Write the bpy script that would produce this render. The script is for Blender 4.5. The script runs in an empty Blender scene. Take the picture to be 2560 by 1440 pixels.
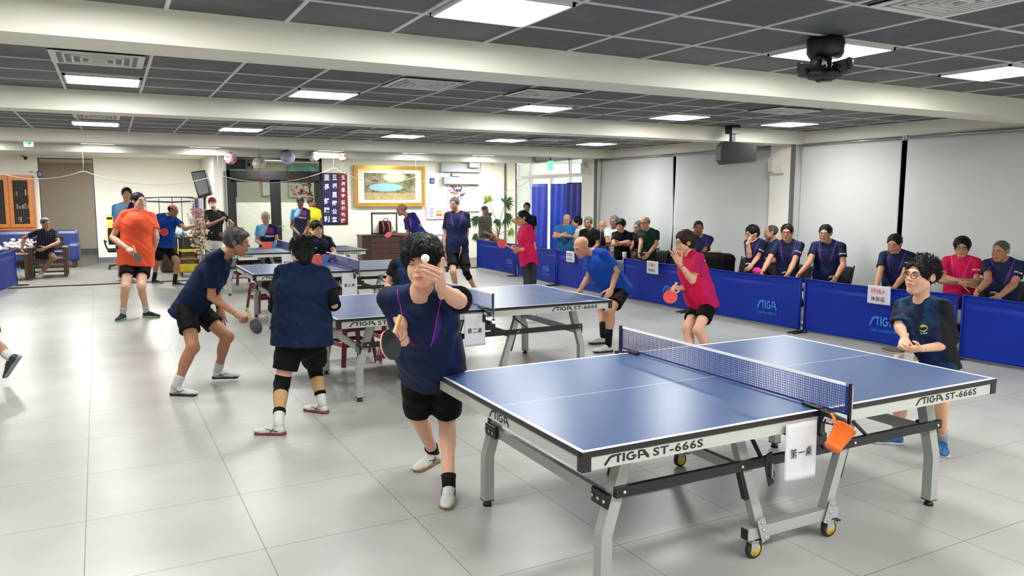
import bpy, bmesh, math, random
import numpy as np
from mathutils import Vector, Matrix
random.seed(7); np.random.seed(7)
C = bpy.context.scene
COL = C.collection
PI = math.pi
# ------------------------------------------------------------------ camera
CP = np.array([-1.6026, -2.4661, 1.7605]); YAW, PIT, ROL = 0.481474, 0.117685, 0.001894; FPX = 1916.94
_cy, _sy, _cp, _sp = math.cos(YAW), math.sin(YAW), math.cos(PIT), math.sin(PIT)
CF = np.array([_sy*_cp, _cy*_cp, -_sp]); _r = np.array([_cy, -_sy, 0.]); _u = np.cross(_r, CF)
CR = math.cos(ROL)*_r + math.sin(ROL)*_u; CU = -math.sin(ROL)*_r + math.cos(ROL)*_u
cam = bpy.data.cameras.new('camera'); camo = bpy.data.objects.new('camera', cam); COL.objects.link(camo)
cam.sensor_width = 36.0; cam.lens = FPX/2560*36; cam.clip_start = .05; cam.clip_end = 200
camo.matrix_world = Matrix(((CR[0], CU[0], -CF[0], CP[0]), (CR[1], CU[1], -CF[1], CP[1]), (CR[2], CU[2], -CF[2], CP[2]), (0, 0, 0, 1)))
C.camera = camo
# ------------------------------------------------------------------ world, exposure
C.view_settings.view_transform = 'Standard'; C.view_settings.look = 'None'; C.view_settings.gamma = 1
C.view_settings.use_curve_mapping = False; C.view_settings.exposure = 0.82
W = bpy.data.worlds.new('world'); C.world = W; W.use_nodes = True
W.node_tree.nodes['Background'].inputs[0].default_value = (.93, .96, 1, 1); W.node_tree.nodes['Background'].inputs[1].default_value = 2.0
H = 2.8                    # ceiling height
LIGHT_E = 30.0             # emission of the ceiling panels
GX0, GP = 0.04, 0.653      # ceiling grid
def area_light(x, y, z, sx, sy, power, rot=(0, 0, 0), col=(1, .985, .95)):
    l = bpy.data.lights.new('daylight', 'AREA'); l.shape = 'RECTANGLE'; l.size = sx; l.size_y = sy; l.energy = power; l.color = col
    o = bpy.data.objects.new('daylight', l); o.location = (x, y, z); o.rotation_euler = rot; COL.objects.link(o); return o
# ------------------------------------------------------------------ helpers
def ray(px, py): return CF*FPX + CR*(px-1280) + CU*(720-py)
def on(px, py, ax, v):
    d = ray(px, py); return CP + d*((v-CP[ax])/d[ax])
def at(px, py, dep):                                  # point at camera depth
    d = ray(px, py); return CP + d*(dep/FPX)
def depth(P): return float((np.asarray(P)-CP) @ CF)
def lin(c): 
    c = c/255.; return c/12.92 if c <= .04045 else ((c+.055)/1.055)**2.4
def rgb(c): return (lin(c[0]), lin(c[1]), lin(c[2]), 1)
MATS = {}
class NT:
    def __init__(s, name):
        m = bpy.data.materials.new(name); m.use_nodes = True; s.m = m; s.t = m.node_tree; s.b = s.t.nodes['Principled BSDF']
    def n(s, typ, **kw):
        x = s.t.nodes.new(typ)
        for k, v in kw.items(): setattr(x, k, v)
        return x
    def l(s, a, b): s.t.links.new(a, b)
    def inp(s, sock, v):
        if isinstance(v, bpy.types.NodeSocket): s.l(v, sock)
        else: sock.default_value = v
    def M(s, op, a, b=0., c=0.):
        x = s.n('ShaderNodeMath', operation=op); s.inp(x.inputs[0], a); s.inp(x.inputs[1], b); s.inp(x.inputs[2], c); return x.outputs[0]
    def mix(s, f, a, b):
        x = s.n('ShaderNodeMix', data_type='RGBA'); s.inp(x.inputs[0], f)
        for i, v in ((6, a), (7, b)):
            s.inp(x.inputs[i], v if isinstance(v, bpy.types.NodeSocket) else rgb(v))
        return x.outputs[2]
    def xyz(s, vec):
        x = s.n('ShaderNodeSeparateXYZ'); s.l(vec, x.inputs[0]); return x.outputs
    def coord(s, k='Object'): return s.n('ShaderNodeTexCoord').outputs[k]
    def pos(s): return s.n('ShaderNodeNewGeometry').outputs['Position']
    def attr(s, a): return s.n('ShaderNodeAttribute', attribute_name=a).outputs['Vector']
    def noise(s, vec, sc, det=3., rough=.5):
        x = s.n('ShaderNodeTexNoise'); s.l(vec, x.inputs['Vector']); x.inputs['Scale'].default_value = sc; x.inputs['Detail'].default_value = det; x.inputs['Roughness'].default_value = rough; return x.outputs['Fac']
    def ramp(s, f, a, b, lo=0., hi=1.):
        x = s.n('ShaderNodeMapRange'); s.inp(x.inputs[0], f); x.inputs[1].default_value = a; x.inputs[2].default_value = b; x.inputs[3].default_value = lo; x.inputs[4].default_value = hi; return x.outputs[0]
    def bump(s, h, st=.3, dist=.01):
        x = s.n('ShaderNodeBump'); x.inputs['Strength'].default_value = st; x.inputs['Distance'].default_value = dist; s.l(h, x.inputs['Height']); s.l(x.outputs[0], s.b.inputs['Normal'])
    def set(s, base=None, rough=.5, metal=0., spec=None):
        if base is not None: s.inp(s.b.inputs['Base Color'], base if isinstance(base, bpy.types.NodeSocket) else rgb(base))
        s.inp(s.b.inputs['Roughness'], rough); s.b.inputs['Metallic'].default_value = metal
        if spec is not None: s.b.inputs['Specular IOR Level'].default_value = spec
        return s.m
def mat(name, c, rough=.5, metal=0., var=.06, sc=8., bump=0., bsc=60., spec=None, emit=0.):
    if name in MATS: return MATS[name]
    t = NT(name); co = t.coord()
    n = t.noise(co, sc)
    a = tuple(max(0, x*(1-var)) for x in c); b = tuple(min(255, x*(1+var)) for x in c)
    t.set(t.mix(n, a, b), rough, metal, spec)
    if bump: t.bump(t.noise(co, bsc), bump, .005)
    if emit: t.b.inputs['Emission Color'].default_value = rgb(c); t.b.inputs['Emission Strength'].default_value = emit
    MATS[name] = t.m; return t.m
class MB:
    """collects boxes, bars, tubes, lathes and polygons and links them as ONE mesh object"""
    def __init__(s): s.v = []; s.f = []; s.sm = []
    def add(s, vs, fs, smooth=False):
        o = len(s.v); s.v += [tuple(map(float, v)) for v in vs]; s.f += [tuple(i+o for i in f) for f in fs]; s.sm += [smooth]*len(fs); return s
    def box(s, x0, x1, y0, y1, z0, z1, bev=0.):
        if bev > 0: return s.rbox(x0, x1, y0, y1, z0, z1, bev)
        v = [(x, y, z) for x in (x0, x1) for y in (y0, y1) for z in (z0, z1)]
        return s.add(v, [(0, 1, 3, 2), (4, 6, 7, 5), (0, 4, 5, 1), (2, 3, 7, 6), (0, 2, 6, 4), (1, 5, 7, 3)])
    def rbox(s, x0, x1, y0, y1, z0, z1, r):
        bm = bmesh.new(); bmesh.ops.create_cube(bm, size=1)
        for v in bm.verts: v.co = Vector(((x0+x1)/2+v.co.x*(x1-x0), (y0+y1)/2+v.co.y*(y1-y0), (z0+z1)/2+v.co.z*(z1-z0)))
        bmesh.ops.bevel(bm, geom=bm.edges[:], offset=r, segments=2, affect='EDGES', profile=.5)
        bm.verts.index_update(); s.add([v.co[:] for v in bm.verts], [tuple(q.index for q in f.verts) for f in bm.faces]); bm.free(); return s
    def bar(s, a, b, w, h, up=(0, 0, 1)):
        a = Vector(a); b = Vector(b); d = (b-a).normalized(); u = Vector(up); x = d.cross(u)
        if x.length < 1e-3: x = d.cross(Vector((1, 0, 0)))
        x.normalize(); u = x.cross(d).normalized()
        v = [p+x*i*w/2+u*j*h/2 for p in (a, b) for i, j in ((-1, -1), (1, -1), (1, 1), (-1, 1))]
        return s.add(v, [(0, 1, 2, 3), (7, 6, 5, 4), (0, 4, 5, 1), (1, 5, 6, 2), (2, 6, 7, 3), (3, 7, 4, 0)])
    def path(s, pts, w, h, up):                      # bent square tube
        pts = [Vector(p) for p in pts]; up = Vector(up).normalized(); v = []; f = []
        for i, p in enumerate(pts):
            d = (pts[min(i+1, len(pts)-1)]-pts[max(i-1, 0)]).normalized(); x = d.cross(up).normalized()
            v += [p+x*a*w/2+up*b*h/2 for a, b in ((-1, -1), (1, -1), (1, 1), (-1, 1))]
        for i in range(len(pts)-1):
            o = 4*i; f += [(o+k, o+(k+1) % 4, o+4+(k+1) % 4, o+4+k) for k in range(4)]
        f += [(3, 2, 1, 0), tuple(len(v)-4+k for k in range(4))]
        return s.add(v, f)
    def tube(s, pts, r, n=8, cap=True, r2=None):
        pts = [Vector(p) for p in pts]; v = []; f = []; last = None
        for i, p in enumerate(pts):
            d = (pts[min(i+1, len(pts)-1)]-pts[max(i-1, 0)]).normalized()
            x = d.cross(Vector((0, 0, 1)) if abs(d.z) < .9 else Vector((1, 0, 0))).normalized() if last is None else (last-d*last.dot(d)).normalized()
            last = x; y = d.cross(x); rr = r if r2 is None else r+(r2-r)*i/(len(pts)-1)
            if callable(r): rr = r(i/(len(pts)-1))
            v += [p+(x*math.cos(2*PI*k/n)+y*math.sin(2*PI*k/n))*rr for k in range(n)]
        for i in range(len(pts)-1):
            o = n*i; f += [(o+k, o+(k+1) % n, o+n+(k+1) % n, o+n+k) for k in range(n)]
        if cap: f += [tuple(range(n))[::-1], tuple(len(v)-n+k for k in range(n))]
        return s.add(v, f, True)
    def lathe(s, prof, n=20, M=None, sx=1., sy=1., caps=True):
        M = M or Matrix(); v = []; f = []
        for r, z in prof: v += [M @ Vector((r*sx*math.cos(2*PI*k/n), r*sy*math.sin(2*PI*k/n), z)) for k in range(n)]
        for i in range(len(prof)-1):
            o = n*i; f += [(o+k, o+(k+1) % n, o+n+(k+1) % n, o+n+k) for k in range(n)]
        if caps: f += [tuple(range(n))[::-1], tuple(len(v)-n+k for k in range(n))]
        return s.add(v, f, True)
    def prism(s, poly, M, t):                         # 2-D outline extruded by t, placed by M
        n = len(poly); v = [M @ Vector((x, y, 0)) for x, y in poly]+[M @ Vector((x, y, t)) for x, y in poly]
        return s.add(v, [tuple(range(n))[::-1], tuple(range(n, 2*n))]+[(i, (i+1) % n, (i+1) % n+n, i+n) for i in range(n)])
    def sphere(s, c, r, n=12, sq=(1, 1, 1)):
        v = []; f = []; c = Vector(c)
        for i in range(n+1):
            th = PI*i/n
            for k in range(2*n):
                ph = PI*k/n; v.append(c+Vector((r*sq[0]*math.sin(th)*math.cos(ph), r*sq[1]*math.sin(th)*math.sin(ph), r*sq[2]*math.cos(th))))
        for i in range(n):
            for k in range(2*n): f.append((i*2*n+k, (i+1)*2*n+k, (i+1)*2*n+(k+1) % (2*n), i*2*n+(k+1) % (2*n)))
        return s.add(v, f, True)
    def grid(s, fn, nu, nv, smooth=True, thick=0.):
        v = [fn(i/nu, j/nv) for j in range(nv+1) for i in range(nu+1)]
        f = [(j*(nu+1)+i, j*(nu+1)+i+1, (j+1)*(nu+1)+i+1, (j+1)*(nu+1)+i) for j in range(nv) for i in range(nu)]
        return s.add(v, f, smooth)
    def build(s, name, m, parent=None, loc=None, mod=None, world=False):
        if world and parent is not None:
            I = Matrix(); q = parent
            while q is not None: I = q.matrix_basis @ I; q = q.parent
            I = I.inverted(); s.v = [tuple(I @ Vector(v)) for v in s.v]
        me = bpy.data.meshes.new(name); me.from_pydata(s.v, [], s.f)
        me.materials.append(m); me.polygons.foreach_set('use_smooth', s.sm); me.update()
        o = bpy.data.objects.new(name, me); COL.objects.link(o)
        if parent is not None: o.parent = parent
        if loc is not None: o.location = loc
        if mod: 
            x = o.modifiers.new('thickness', 'SOLIDIFY'); x.thickness = mod; x.offset = 0
        return o
def tag(o, label=None, cat=None, group=None, kind=None):
    if label: o['label'] = label
    if cat: o['category'] = cat
    if group: o['group'] = group
    if kind: o['kind'] = kind
    return o
def empty(name, loc, label=None, cat=None, group=None, rz=0.):
    o = bpy.data.objects.new(name, None); o.empty_display_size = .1; COL.objects.link(o); o.location = tuple(map(float, loc)); o.rotation_euler = (0, 0, rz)
    return tag(o, label, cat, group)
def struct(o): o['kind'] = 'structure'; return o
def copy_tree(o, parent=None):
    c = o.copy(); COL.objects.link(c); c.parent = parent
    if parent is not None: c.matrix_parent_inverse = o.matrix_parent_inverse
    for ch in list(o.children): copy_tree(ch, c)
    return c
_T = {}
def text_geo(body, offset=0., spacing=1., shear=0.):
    key = (body, offset, spacing, shear)
    if key in _T: return _T[key]
    c = bpy.data.curves.new('t', 'FONT'); c.body = body; c.size = 1; c.offset = offset; c.space_character = spacing; c.shear = shear; c.resolution_u = 3
    o = bpy.data.objects.new('t', c); COL.objects.link(o); bpy.context.view_layer.update()
    me = bpy.data.meshes.new_from_object(o.evaluated_get(bpy.context.evaluated_depsgraph_get()))
    vs = [(v.co.x, v.co.y) for v in me.vertices]; fs = [tuple(p.vertices) for p in me.polygons]
    bpy.data.objects.remove(o); bpy.data.curves.remove(c); bpy.data.meshes.remove(me)
    x0 = min(v[0] for v in vs); x1 = max(v[0] for v in vs); y0 = min(v[1] for v in vs); y1 = max(v[1] for v in vs)
    vs = [((x-x0), (y-y0)) for x, y in vs]
    _T[key] = (vs, fs, x1-x0, y1-y0); return _T[key]
def poly_geo(polys):
    vs = []; fs = []
    for p in polys:
        o = len(vs); vs += list(p); fs.append(tuple(range(o, o+len(p))))
    return vs, fs, max(v[0] for v in vs), max(v[1] for v in vs)
def arc(cx, cy, r, a0, a1, n): return [(cx+r*math.cos(math.radians(a0+(a1-a0)*i/n)), cy+r*math.sin(math.radians(a0+(a1-a0)*i/n))) for i in range(n+1)]
def logo_geo():
    # slanted stroke S, then T I G A with a sloping right foot
    P = []
    P.append([(0, .02), (0, .22), (.42, .86), (.66, .98), (.98, .98), (.90, .74), (.70, .74), (.60, .68), (.16, .02)][::-1])
    P.append([(.86, 1.0), (1.50, 1.0), (1.50, .80), (.92, .80)][::-1]); P.append([(1.10, .80), (1.32, .80), (1.32, .12), (1.10, .12)][::-1])
    P.append([(1.60, 1.0), (1.82, 1.0), (1.82, .12), (1.60, .12)][::-1])
    o = arc(2.38, .53, .46, 50, 360, 18); i = arc(2.38, .53, .25, 50, 350, 18)
    for k in range(18): P.append([o[k], o[k+1], i[k+1], i[k]])
    P.append([(2.40, .62), (2.84, .62), (2.84, .44), (2.40, .44)][::-1])
    P.append([(2.98, .1), (3.18, .1), (3.18, .99), (2.98, .99)]); P.append([(3.16, .8), (3.40, .8), (3.40, .99), (3.16, .99)])
    P.append([(3.36, .99), (3.58, .96), (4.02, .28), (4.02, 0.0), (3.80, .06), (3.40, .74)][::-1]); P.append([(3.16, .36), (3.64, .36), (3.56, .52), (3.16, .52)])
    return poly_geo(P)
def flat(geo, M, mb=None, sx=1., sy=1.):
    vs, fs, w, h = geo; mb = mb or MB(); mb.add([M @ Vector((x*sx, y*sy, 0)) for x, y in vs], fs); return mb
def fitM(origin, xdir, ydir): 
    x = Vector(xdir).normalized(); y = Vector(ydir).normalized(); z = x.cross(y); o = Vector(origin)
    return Matrix(((x[0], y[0], z[0], o[0]), (x[1], y[1], z[1], o[1]), (x[2], y[2], z[2], o[2]), (0, 0, 0, 1)))
# ================================================================== the room
def m_floor():
    t = NT('floor_tiles'); p = t.xyz(t.pos()); x, y = p[0], p[1]
    u = t.M('DIVIDE', t.M('SUBTRACT', t.M('ADD', x, t.M('MULTIPLY', y, .012)), .62), .80)
    v = t.M('DIVIDE', t.M('SUBTRACT', t.M('SUBTRACT', y, t.M('MULTIPLY', x, .012)), .58), .803)
    def edge(a): 
        f = t.M('FRACT', t.M('ADD', a, 100.)); return t.M('MINIMUM', f, t.M('SUBTRACT', 1., f))
    g = t.M('LESS_THAN', t.M('MINIMUM', edge(u), edge(v)), .0026)
    cx = t.n('ShaderNodeCombineXYZ'); t.l(t.M('FLOOR', u), cx.inputs[0]); t.l(t.M('FLOOR', v), cx.inputs[1])
    wn = t.n('ShaderNodeTexWhiteNoise'); t.l(cx.outputs[0], wn.inputs['Vector'])
    n1 = t.noise(t.pos(), 1.3, 2., .5); n2 = t.noise(t.pos(), 9., 2., .5)
    c = t.mix(t.ramp(n1, .35, .65), (145, 145, 139), (167, 167, 161)); c = t.mix(t.M('MULTIPLY', n2, .3), c, (176, 176, 170))
    c = t.mix(t.M('MULTIPLY', wn.outputs[0], .22), c, (158, 159, 154)); c = t.mix(g, c, (92, 91, 87))
    m = t.set(c, .32, spec=.36); return m
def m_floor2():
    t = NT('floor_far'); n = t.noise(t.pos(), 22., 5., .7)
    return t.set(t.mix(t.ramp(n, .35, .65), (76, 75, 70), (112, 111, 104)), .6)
def m_ceil():
    t = NT('ceiling_tiles'); p = t.xyz(t.pos())
    cell = t.n('ShaderNodeCombineXYZ'); t.l(t.M('FLOOR', t.M('DIVIDE', t.M('SUBTRACT', p[0], GX0), GP)), cell.inputs[0]); t.l(t.M('FLOOR', t.M('DIVIDE', t.M('SUBTRACT', p[1], .47), .62)), cell.inputs[1])
    wn = t.n('ShaderNodeTexWhiteNoise'); t.l(cell.outputs[0], wn.inputs['Vector'])
    sx = t.M('SINE', t.M('MULTIPLY', p[0], 2*PI/.013)); sy = t.M('SINE', t.M('MULTIPLY', p[1], 2*PI/.013))
    dots = t.ramp(t.M('MULTIPLY', sx, sy), .1, .5)
    d = t.ramp(t.noise(t.pos(), 3.2, 5., .65), .45, .8)
    c = t.mix(wn.outputs[0], (74, 78, 82), (94, 98, 103)); c = t.mix(t.M('MULTIPLY', d, .45), c, (128, 131, 132)); c = t.mix(t.M('MULTIPLY', dots, .55), c, (34, 36, 41))
    return t.set(c, .6)
WALL = mat('cream_wall_paint', (238, 236, 224), .6, var=.015, sc=1.2, bump=.05, bsc=300)
BEAMM = mat('cream_beam_paint', (228, 226, 212), .55, var=.012, sc=1.)
WHITE = mat('white_metal_strip', (206, 208, 206), .4, var=.02)
ALU = mat('brushed_aluminium', (176, 178, 174), .35, .6, .03)
BLACKF = mat('black_door_frame', (22, 20, 22), .35, var=.1)
def simple(name, mbx, m, kind='structure', **k):
    o = mbx.build(name, m); 
    if kind: o['kind'] = kind
    return o
simple('floor', MB().box(-7, 9.8, -6.5, 15.02, -.1, 0), m_floor())
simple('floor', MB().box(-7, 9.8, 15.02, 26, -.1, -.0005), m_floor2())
simple('ceiling', MB().box(-7, 9.8, -6.5, 15.05, H, H+.1), m_ceil())
simple('ceiling', MB().box(-7, 9.8, 15.05, 26, H+.01, H+.1), BEAMM)
# beams (they run along X)
for y0, y1, zb in ((2.35, 2.74, 2.605), (6.3, 6.66, 2.595), (11.5, 11.9, 2.61), (14.98, 15.3, 2.63), (-1.9, -1.5, 2.6)):
    simple('trim_beam', MB().box(-7, 8.2 if y0 < 14 else 9.7, y0, y1, zb, H+.02), BEAMM)
# T-bar grid of the suspended ceiling
BAYS = [(-1.5, 2.35, [.47+.65*k for k in range(-3, 3)]), (2.74, 6.3, [3.29, 3.9, 4.51, 5.11, 5.73]), (6.66, 11.5, [7.16+.648*k for k in range(7)]), (11.9, 14.98, [12.3, 12.95, 13.6, 14.25])]
for y0, y1, ys in BAYS:
    g = MB()
    for k in range(-10, 13):
        x = GX0+GP*k
        if x < 8.2: g.box(x-.012, x+.012, y0, y1, H-.008, H+.004)
    for y in ys: g.box(-7, 8.2, y-.010, y+.010, H-.007, H+.004)
    simple('trim_ceiling_grid', g, WHITE)
# ceiling light panels and air diffusers
def m_panel(nm='light_diffuser', e=1.):
    t = NT(nm); n = t.noise(t.pos(), 2., 1.); t.set((245, 246, 244), .4)
    t.inp(t.b.inputs['Emission Color'], t.mix(n, (255, 253, 247), (250, 253, 255))); t.b.inputs['Emission Strength'].default_value = LIGHT_E*e; return t.m
PANEL = m_panel(); PANEL_DIM = m_panel('light_diffuser_dimmed', .4); PANEL_BACK = m_panel('light_diffuser_boosted', 1.7); PANEL_LEFT = m_panel('light_diffuser_bright', 2.5)  # dimmed variant keeps the netting beam from glaring; the last two boost added lamps
lab = {(1, 0): 'large square ceiling light panel over the near end of the front table', (1, 4): 'ceiling light panel with the black spotlight fixture hanging in front of it', (1, 7): 'ceiling light panel at the right edge, nearest to the blinds',
 (2, -3): 'ceiling light panel left, beside a white air diffuser, between first and second beam', (2, 0): 'ceiling light panel between first and second beam, second from the left', (2, 4): 'ceiling light panel between the first two beams, just behind a diffuser with blue tint', (2, 7): 'ceiling light panel between the first two beams, second from the right', (2, 10): 'rightmost ceiling light panel between the first two beams, near the blinds',
 (3, -3): 'leftmost ceiling light panel between second and third beam', (3, 0): 'second light panel from the left between second and third beam', (3, 4): 'middle light panel between second and third beam', (3, 7): 'second light panel from the right between second and third beam', (3, 10): 'rightmost light panel between second and third beam, near the speaker'}
def light(x0, x1, y0, y1, label, pm=None):
    t = empty('ceiling_light', ((x0+x1)/2, (y0+y1)/2, H-.02), label, 'ceiling light', 'square light panels set in the ceiling')
    a, b = (x1-x0)/2, (y1-y0)/2
    f = MB(); f.box(-a, a, -b, -b+.018, -.004, .02).box(-a, a, b-.018, b, -.004, .02).box(-a, -a+.018, -b, b, -.004, .02).box(a-.018, a, -b, b, -.004, .02); f.build('frame', WHITE, t)
    MB().box(-a+.018, a-.018, -b+.018, b-.018, 0, .01).build('diffuser', pm or PANEL, t)
def gx(k, sh=0.): return GX0+GP*k+.025+sh, GX0+GP*(k+1)-.025+sh
for k in (-6, -3, 0, 4, 7, 10):
    for row, (y0, y1) in ((1, (1.15, 1.74)), (2, (5.15, 5.70)), (3, (9.77, 10.38)), (4, (14.2, 14.78))):
        if (row, k) == (1, 10): continue
        x0, x1 = gx(k, 0 if row < 3 else -.12 if row == 3 else -.15 if k != 10 else -.3)
        if k == 4 and row == 2: x0 -= .1; x1 -= .1
        if row == 4: lb = 'ceiling light panel against the netting beam, %s' % {-6: 'far left beyond the doorway', -3: 'above the doorway', 0: 'above the corner column', 4: 'above the fourth lantern', 7: 'above the gold framed painting', 10: 'above the grey duct boxes'}[k]
        else: lb = lab.get((row, k), 'ceiling light panel outside the picture at left, %s' % ['', 'over the front of the hall' if k == -6 else 'beside the first beam at the front', 'beyond the first beam', 'beyond the second beam'][row])
        light(x0, x1, y0, y1, lb, PANEL_DIM if row == 4 else None)
for k in (-6, -3, 0, 2, 4, 6, 8, 10):       # unseen lamps added over the viewer's end to brighten the near hall
    x0, x1 = gx(k); light(x0, x1, -2.7, -2.1, 'added ceiling light panel over the near end of the hall, column %s from the left' % ['one', 'two', 'three', 'four', 'five', 'six', 'seven', 'eight'][[-6, -3, 0, 2, 4, 6, 8, 10].index(k)])
    if k in (-3, 2, 6, 10): light(x0, x1, -5.2, -4.6, 'added ceiling light panel in the unseen rearmost row, column %s' % {-3: 'one', 2: 'two', 6: 'three', 10: 'four'}[k])
LOUV = mat('white_diffuser_plastic', (214, 213, 210), .45, var=.04)
LOUVD = mat('grey_diffuser_slots', (120, 120, 122), .6)
def diffuser(x0, x1, y0, y1, label):
    t = empty('air_diffuser', ((x0+x1)/2, (y0+y1)/2, H-.02), label, 'air vent', 'square white air diffusers in the ceiling'); a, b = (x1-x0)/2, (y1-y0)/2
    MB().box(-a, a, -b, b, .002, .02).build('backing', LOUVD, t)
    f = MB()
    for i, s in enumerate((1., .74, .56, .38, .2)):
        w = .045 if i == 0 else .016; A, B = a*s, b*s; z0 = -.004-.003*i
        f.box(-A, A, -B, -B+w, z0, .01).box(-A, A, B-w, B, z0, .01).box(-A, -A+w, -B+w, B-w, z0, .01).box(A-w, A, -B+w, B-w, z0, .01)
    f.build('louvre', LOUV, t)
for a in ((-1.93, -1.31, 3.92, 4.5, 'air diffuser left, in front of the light panel between the first two beams'), (.69, 1.27, 3.97, 4.57, 'air diffuser second from the left behind the first beam'),
          (1.98, 2.6, 4.05, 4.6, 'air diffuser third from the left behind the first beam'), (5.2, 5.9, 4.0, 4.5, 'air diffuser nearest the right blinds behind the first beam'),
          (2.06, 2.66, -.17, .43, 'big air diffuser at the top right edge of the picture'), (-1.95, -1.42, 8.6, 9.2, 'air diffuser beyond the second beam at the far left'),
          (.52, 1.15, 9.1, 9.7, 'air diffuser beyond the second beam, right of the second light panel'), (1.8, 2.4, 9.1, 9.7, 'air diffuser beyond the second beam, beside the middle light panel'), (5.1, 5.7, 9.2, 9.8, 'air diffuser beyond the second beam near the speaker')): diffuser(*a)
# walls
simple('wall_left', MB().box(-7, -6.9, -6.5, 26, 0, H), WALL)
simple('wall_near', MB().box(-7, 8.6, -6.6, -6.5, 0, H), WALL)
DX0, DX1 = -3.19, -1.926
w = MB(); w.box(-6.9, DX0, 21, 21.15, 0, H+.02).box(DX1, .76, 21, 21.15, 0, H+.02).box(DX0, DX1, 21, 21.15, 2.757, H+.02); simple('wall_far_left', w, WALL)
simple('wall_return', MB().box(.76, .90, 18.0, 21.15, 0, H+.02), WALL)
w = MB(); w.box(.76, 1.03, 17.95, 18.1, 0, H+.02).box(3.40, 9.6, 17.95, 18.1, 0, H+.02).box(1.03, 3.4, 17.95, 18.1, 2.765, H+.02); simple('wall_far', w, WALL)
simple('wall_recess', MB().box(9.5, 9.6, 16, 18, 0, H).box(8.2, 9.6, 15.98, 16.1, 0, H).box(8.2, 8.4, 16.0, 16.1, 0, H), WALL)
# corridor behind the doorway
CORR = mat('beige_corridor_paint', (188, 178, 162), .7, var=.02)
simple('wall_corridor', MB().box(-3.6, -1.0, 25, 25.1, 0, H).box(-3.62, -3.52, 21.15, 25, 0, H).box(-1.1, -1.0, 21.15, 25, 0, H), CORR)
GREYB = mat('grey_skirting', (92, 96, 104), .5)
simple('baseboard_far_left', MB().box(-1.92, .76, 20.975, 21, 0, .13).box(-3.5, -1.1, 24.97, 25, 0, .14), GREYB)
simple('baseboard_doorway', MB().box(DX1-.02, DX1, 21, 21.16, 0, 2.757).box(DX0, DX0+.02, 21, 21.16, 0, 2.757).box(DX0, DX1, 21, 21.16, 2.737, 2.757), mat('dark_door_lining', (52, 54, 56), .5))
# office behind the black doors
OFF = mat('office_wall_paint', (226, 224, 208), .6, var=.01)
simple('wall_office', MB().box(.9, 5.5, 21.5, 21.6, 0, H).box(5.4, 5.5, 18.1, 21.5, 0, H).box(.9, .95, 18.1, 21.5, 0, H), OFF)
# right wall: window band behind the blinds, bulkhead, pillars
DARKW = mat('dark_window_glass', (18, 20, 24), .15)
simple('window_1', MB().box(8.36, 8.4, -6.5, 12.0, 0, H), DARKW)
w = MB(); w.box(8.2, 8.4, -6.5, 12.0, 2.60, H+.02); simple('trim_bulkhead', w, WALL)
simple('wall_right', MB().box(8.05, 8.4, 6.40, 6.86, 0, H).box(8.05, 8.4, 11.98, 12.56, 0, H).box(8.2, 8.4, 12.56, 16.1, 2.69, H).box(8.15, 8.4, 2.62, 2.7, 0, 2.6).box(8.2, 8.4, -6.5, -3, 0, H), WALL)
COND = mat('grey_conduit', (98, 102, 104), .5)
for x, y, z0, z1, w_, lb in ((8.03, 6.37, 0, H, .05, 'grey corner conduit running down the right side of the wall pillar'), (8.03, 11.96, 0, H, .05, 'dark grey conduit down the wall corner left of the blinds'), (8.82, 17.93, 0, H, .05, 'grey conduit running down the far wall right of the duct boxes'), (.98, 17.92, 0, 2.4, .03, 'thin pipe down the corner column beside the black doors')):
    tag(MB().box(x-w_/2, x+w_/2, y-w_/2, y+w_/2, z0, z1).build('wall_conduit', COND), lb, 'conduit', 'conduits on the walls')
# roller blinds
def m_blind():
    t = NT('grey_blind_fabric'); n = t.noise(t.pos(), .7, 2.); n2 = t.noise(t.pos(), 240., 2.)
    t.set(t.mix(n, (204, 207, 205), (212, 214, 212)), .75); t.bump(n2, .05, .001); return t.m
BLIND = m_blind(); STEEL = mat('satin_steel', (168, 170, 172), .35, .5)
def blind(y0, y1, label, warp, z0=.12):
    t = empty('roller_blind', (8.17, (y0+y1)/2, 0), label, 'roller blind', 'grey roller blinds along the right wall')
    L = (y1-y0)/2
    def fn(u, v):
        z = z0+(2.56-z0)*v; y = -L+2*L*u; s = (1-v)
        b = warp*s*(.035*math.sin(5*u*PI+3*v)+.025*math.sin(9*u+4*v*v)+.03*math.sin(2.2*u*PI-5*v))
        return (b*1.0-.005, y+.03*warp*s*s*math.sin(3*v*PI), z)
    MB().grid(fn, 60, 60).build('fabric', BLIND, t, mod=.002)
    MB().tube([(0, -L-.01, 2.585), (0, L+.01, 2.585)], .026, 14).build('roller_tube', STEEL, t)
    MB().box(-.018, .018, -L-.025, -L-.01, 2.55, 2.62).build('bracket', LOUV, t); MB().box(-.018, .018, L+.01, L+.025, 2.55, 2.62).build('bracket', LOUV, t)
blind(9.46, 11.93, 'wrinkled grey roller blind nearest the entrance, behind eight seated spectators', 1.2); blind(6.93, 9.38, 'grey roller blind behind the hanging black speaker', .8)
blind(4.58, 6.33, 'grey roller blind right of the wall pillar', .15); blind(2.72, 4.50, 'grey roller blind at the right edge above the woman in pink', .15)
blind(.2, 2.6, 'grey roller blind outside the picture at right', .2)
# daylight slots seen between the blinds
DAY = mat('daylight_slot', (240, 244, 250), .5, emit=1.3)
for y, zs in ((9.40, ((1.55, 1.9), (1.25, 1.45), (1.0, 1.15), (.85, .93))), (6.36, ((.9, 2.2),)), (6.91, ((1.7, 1.9),))):
    g = MB()
    for a, b in zs: g.box(8.33, 8.35, y-.03, y+.05, a, b)
    simple('window_2', g, DAY)
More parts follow.
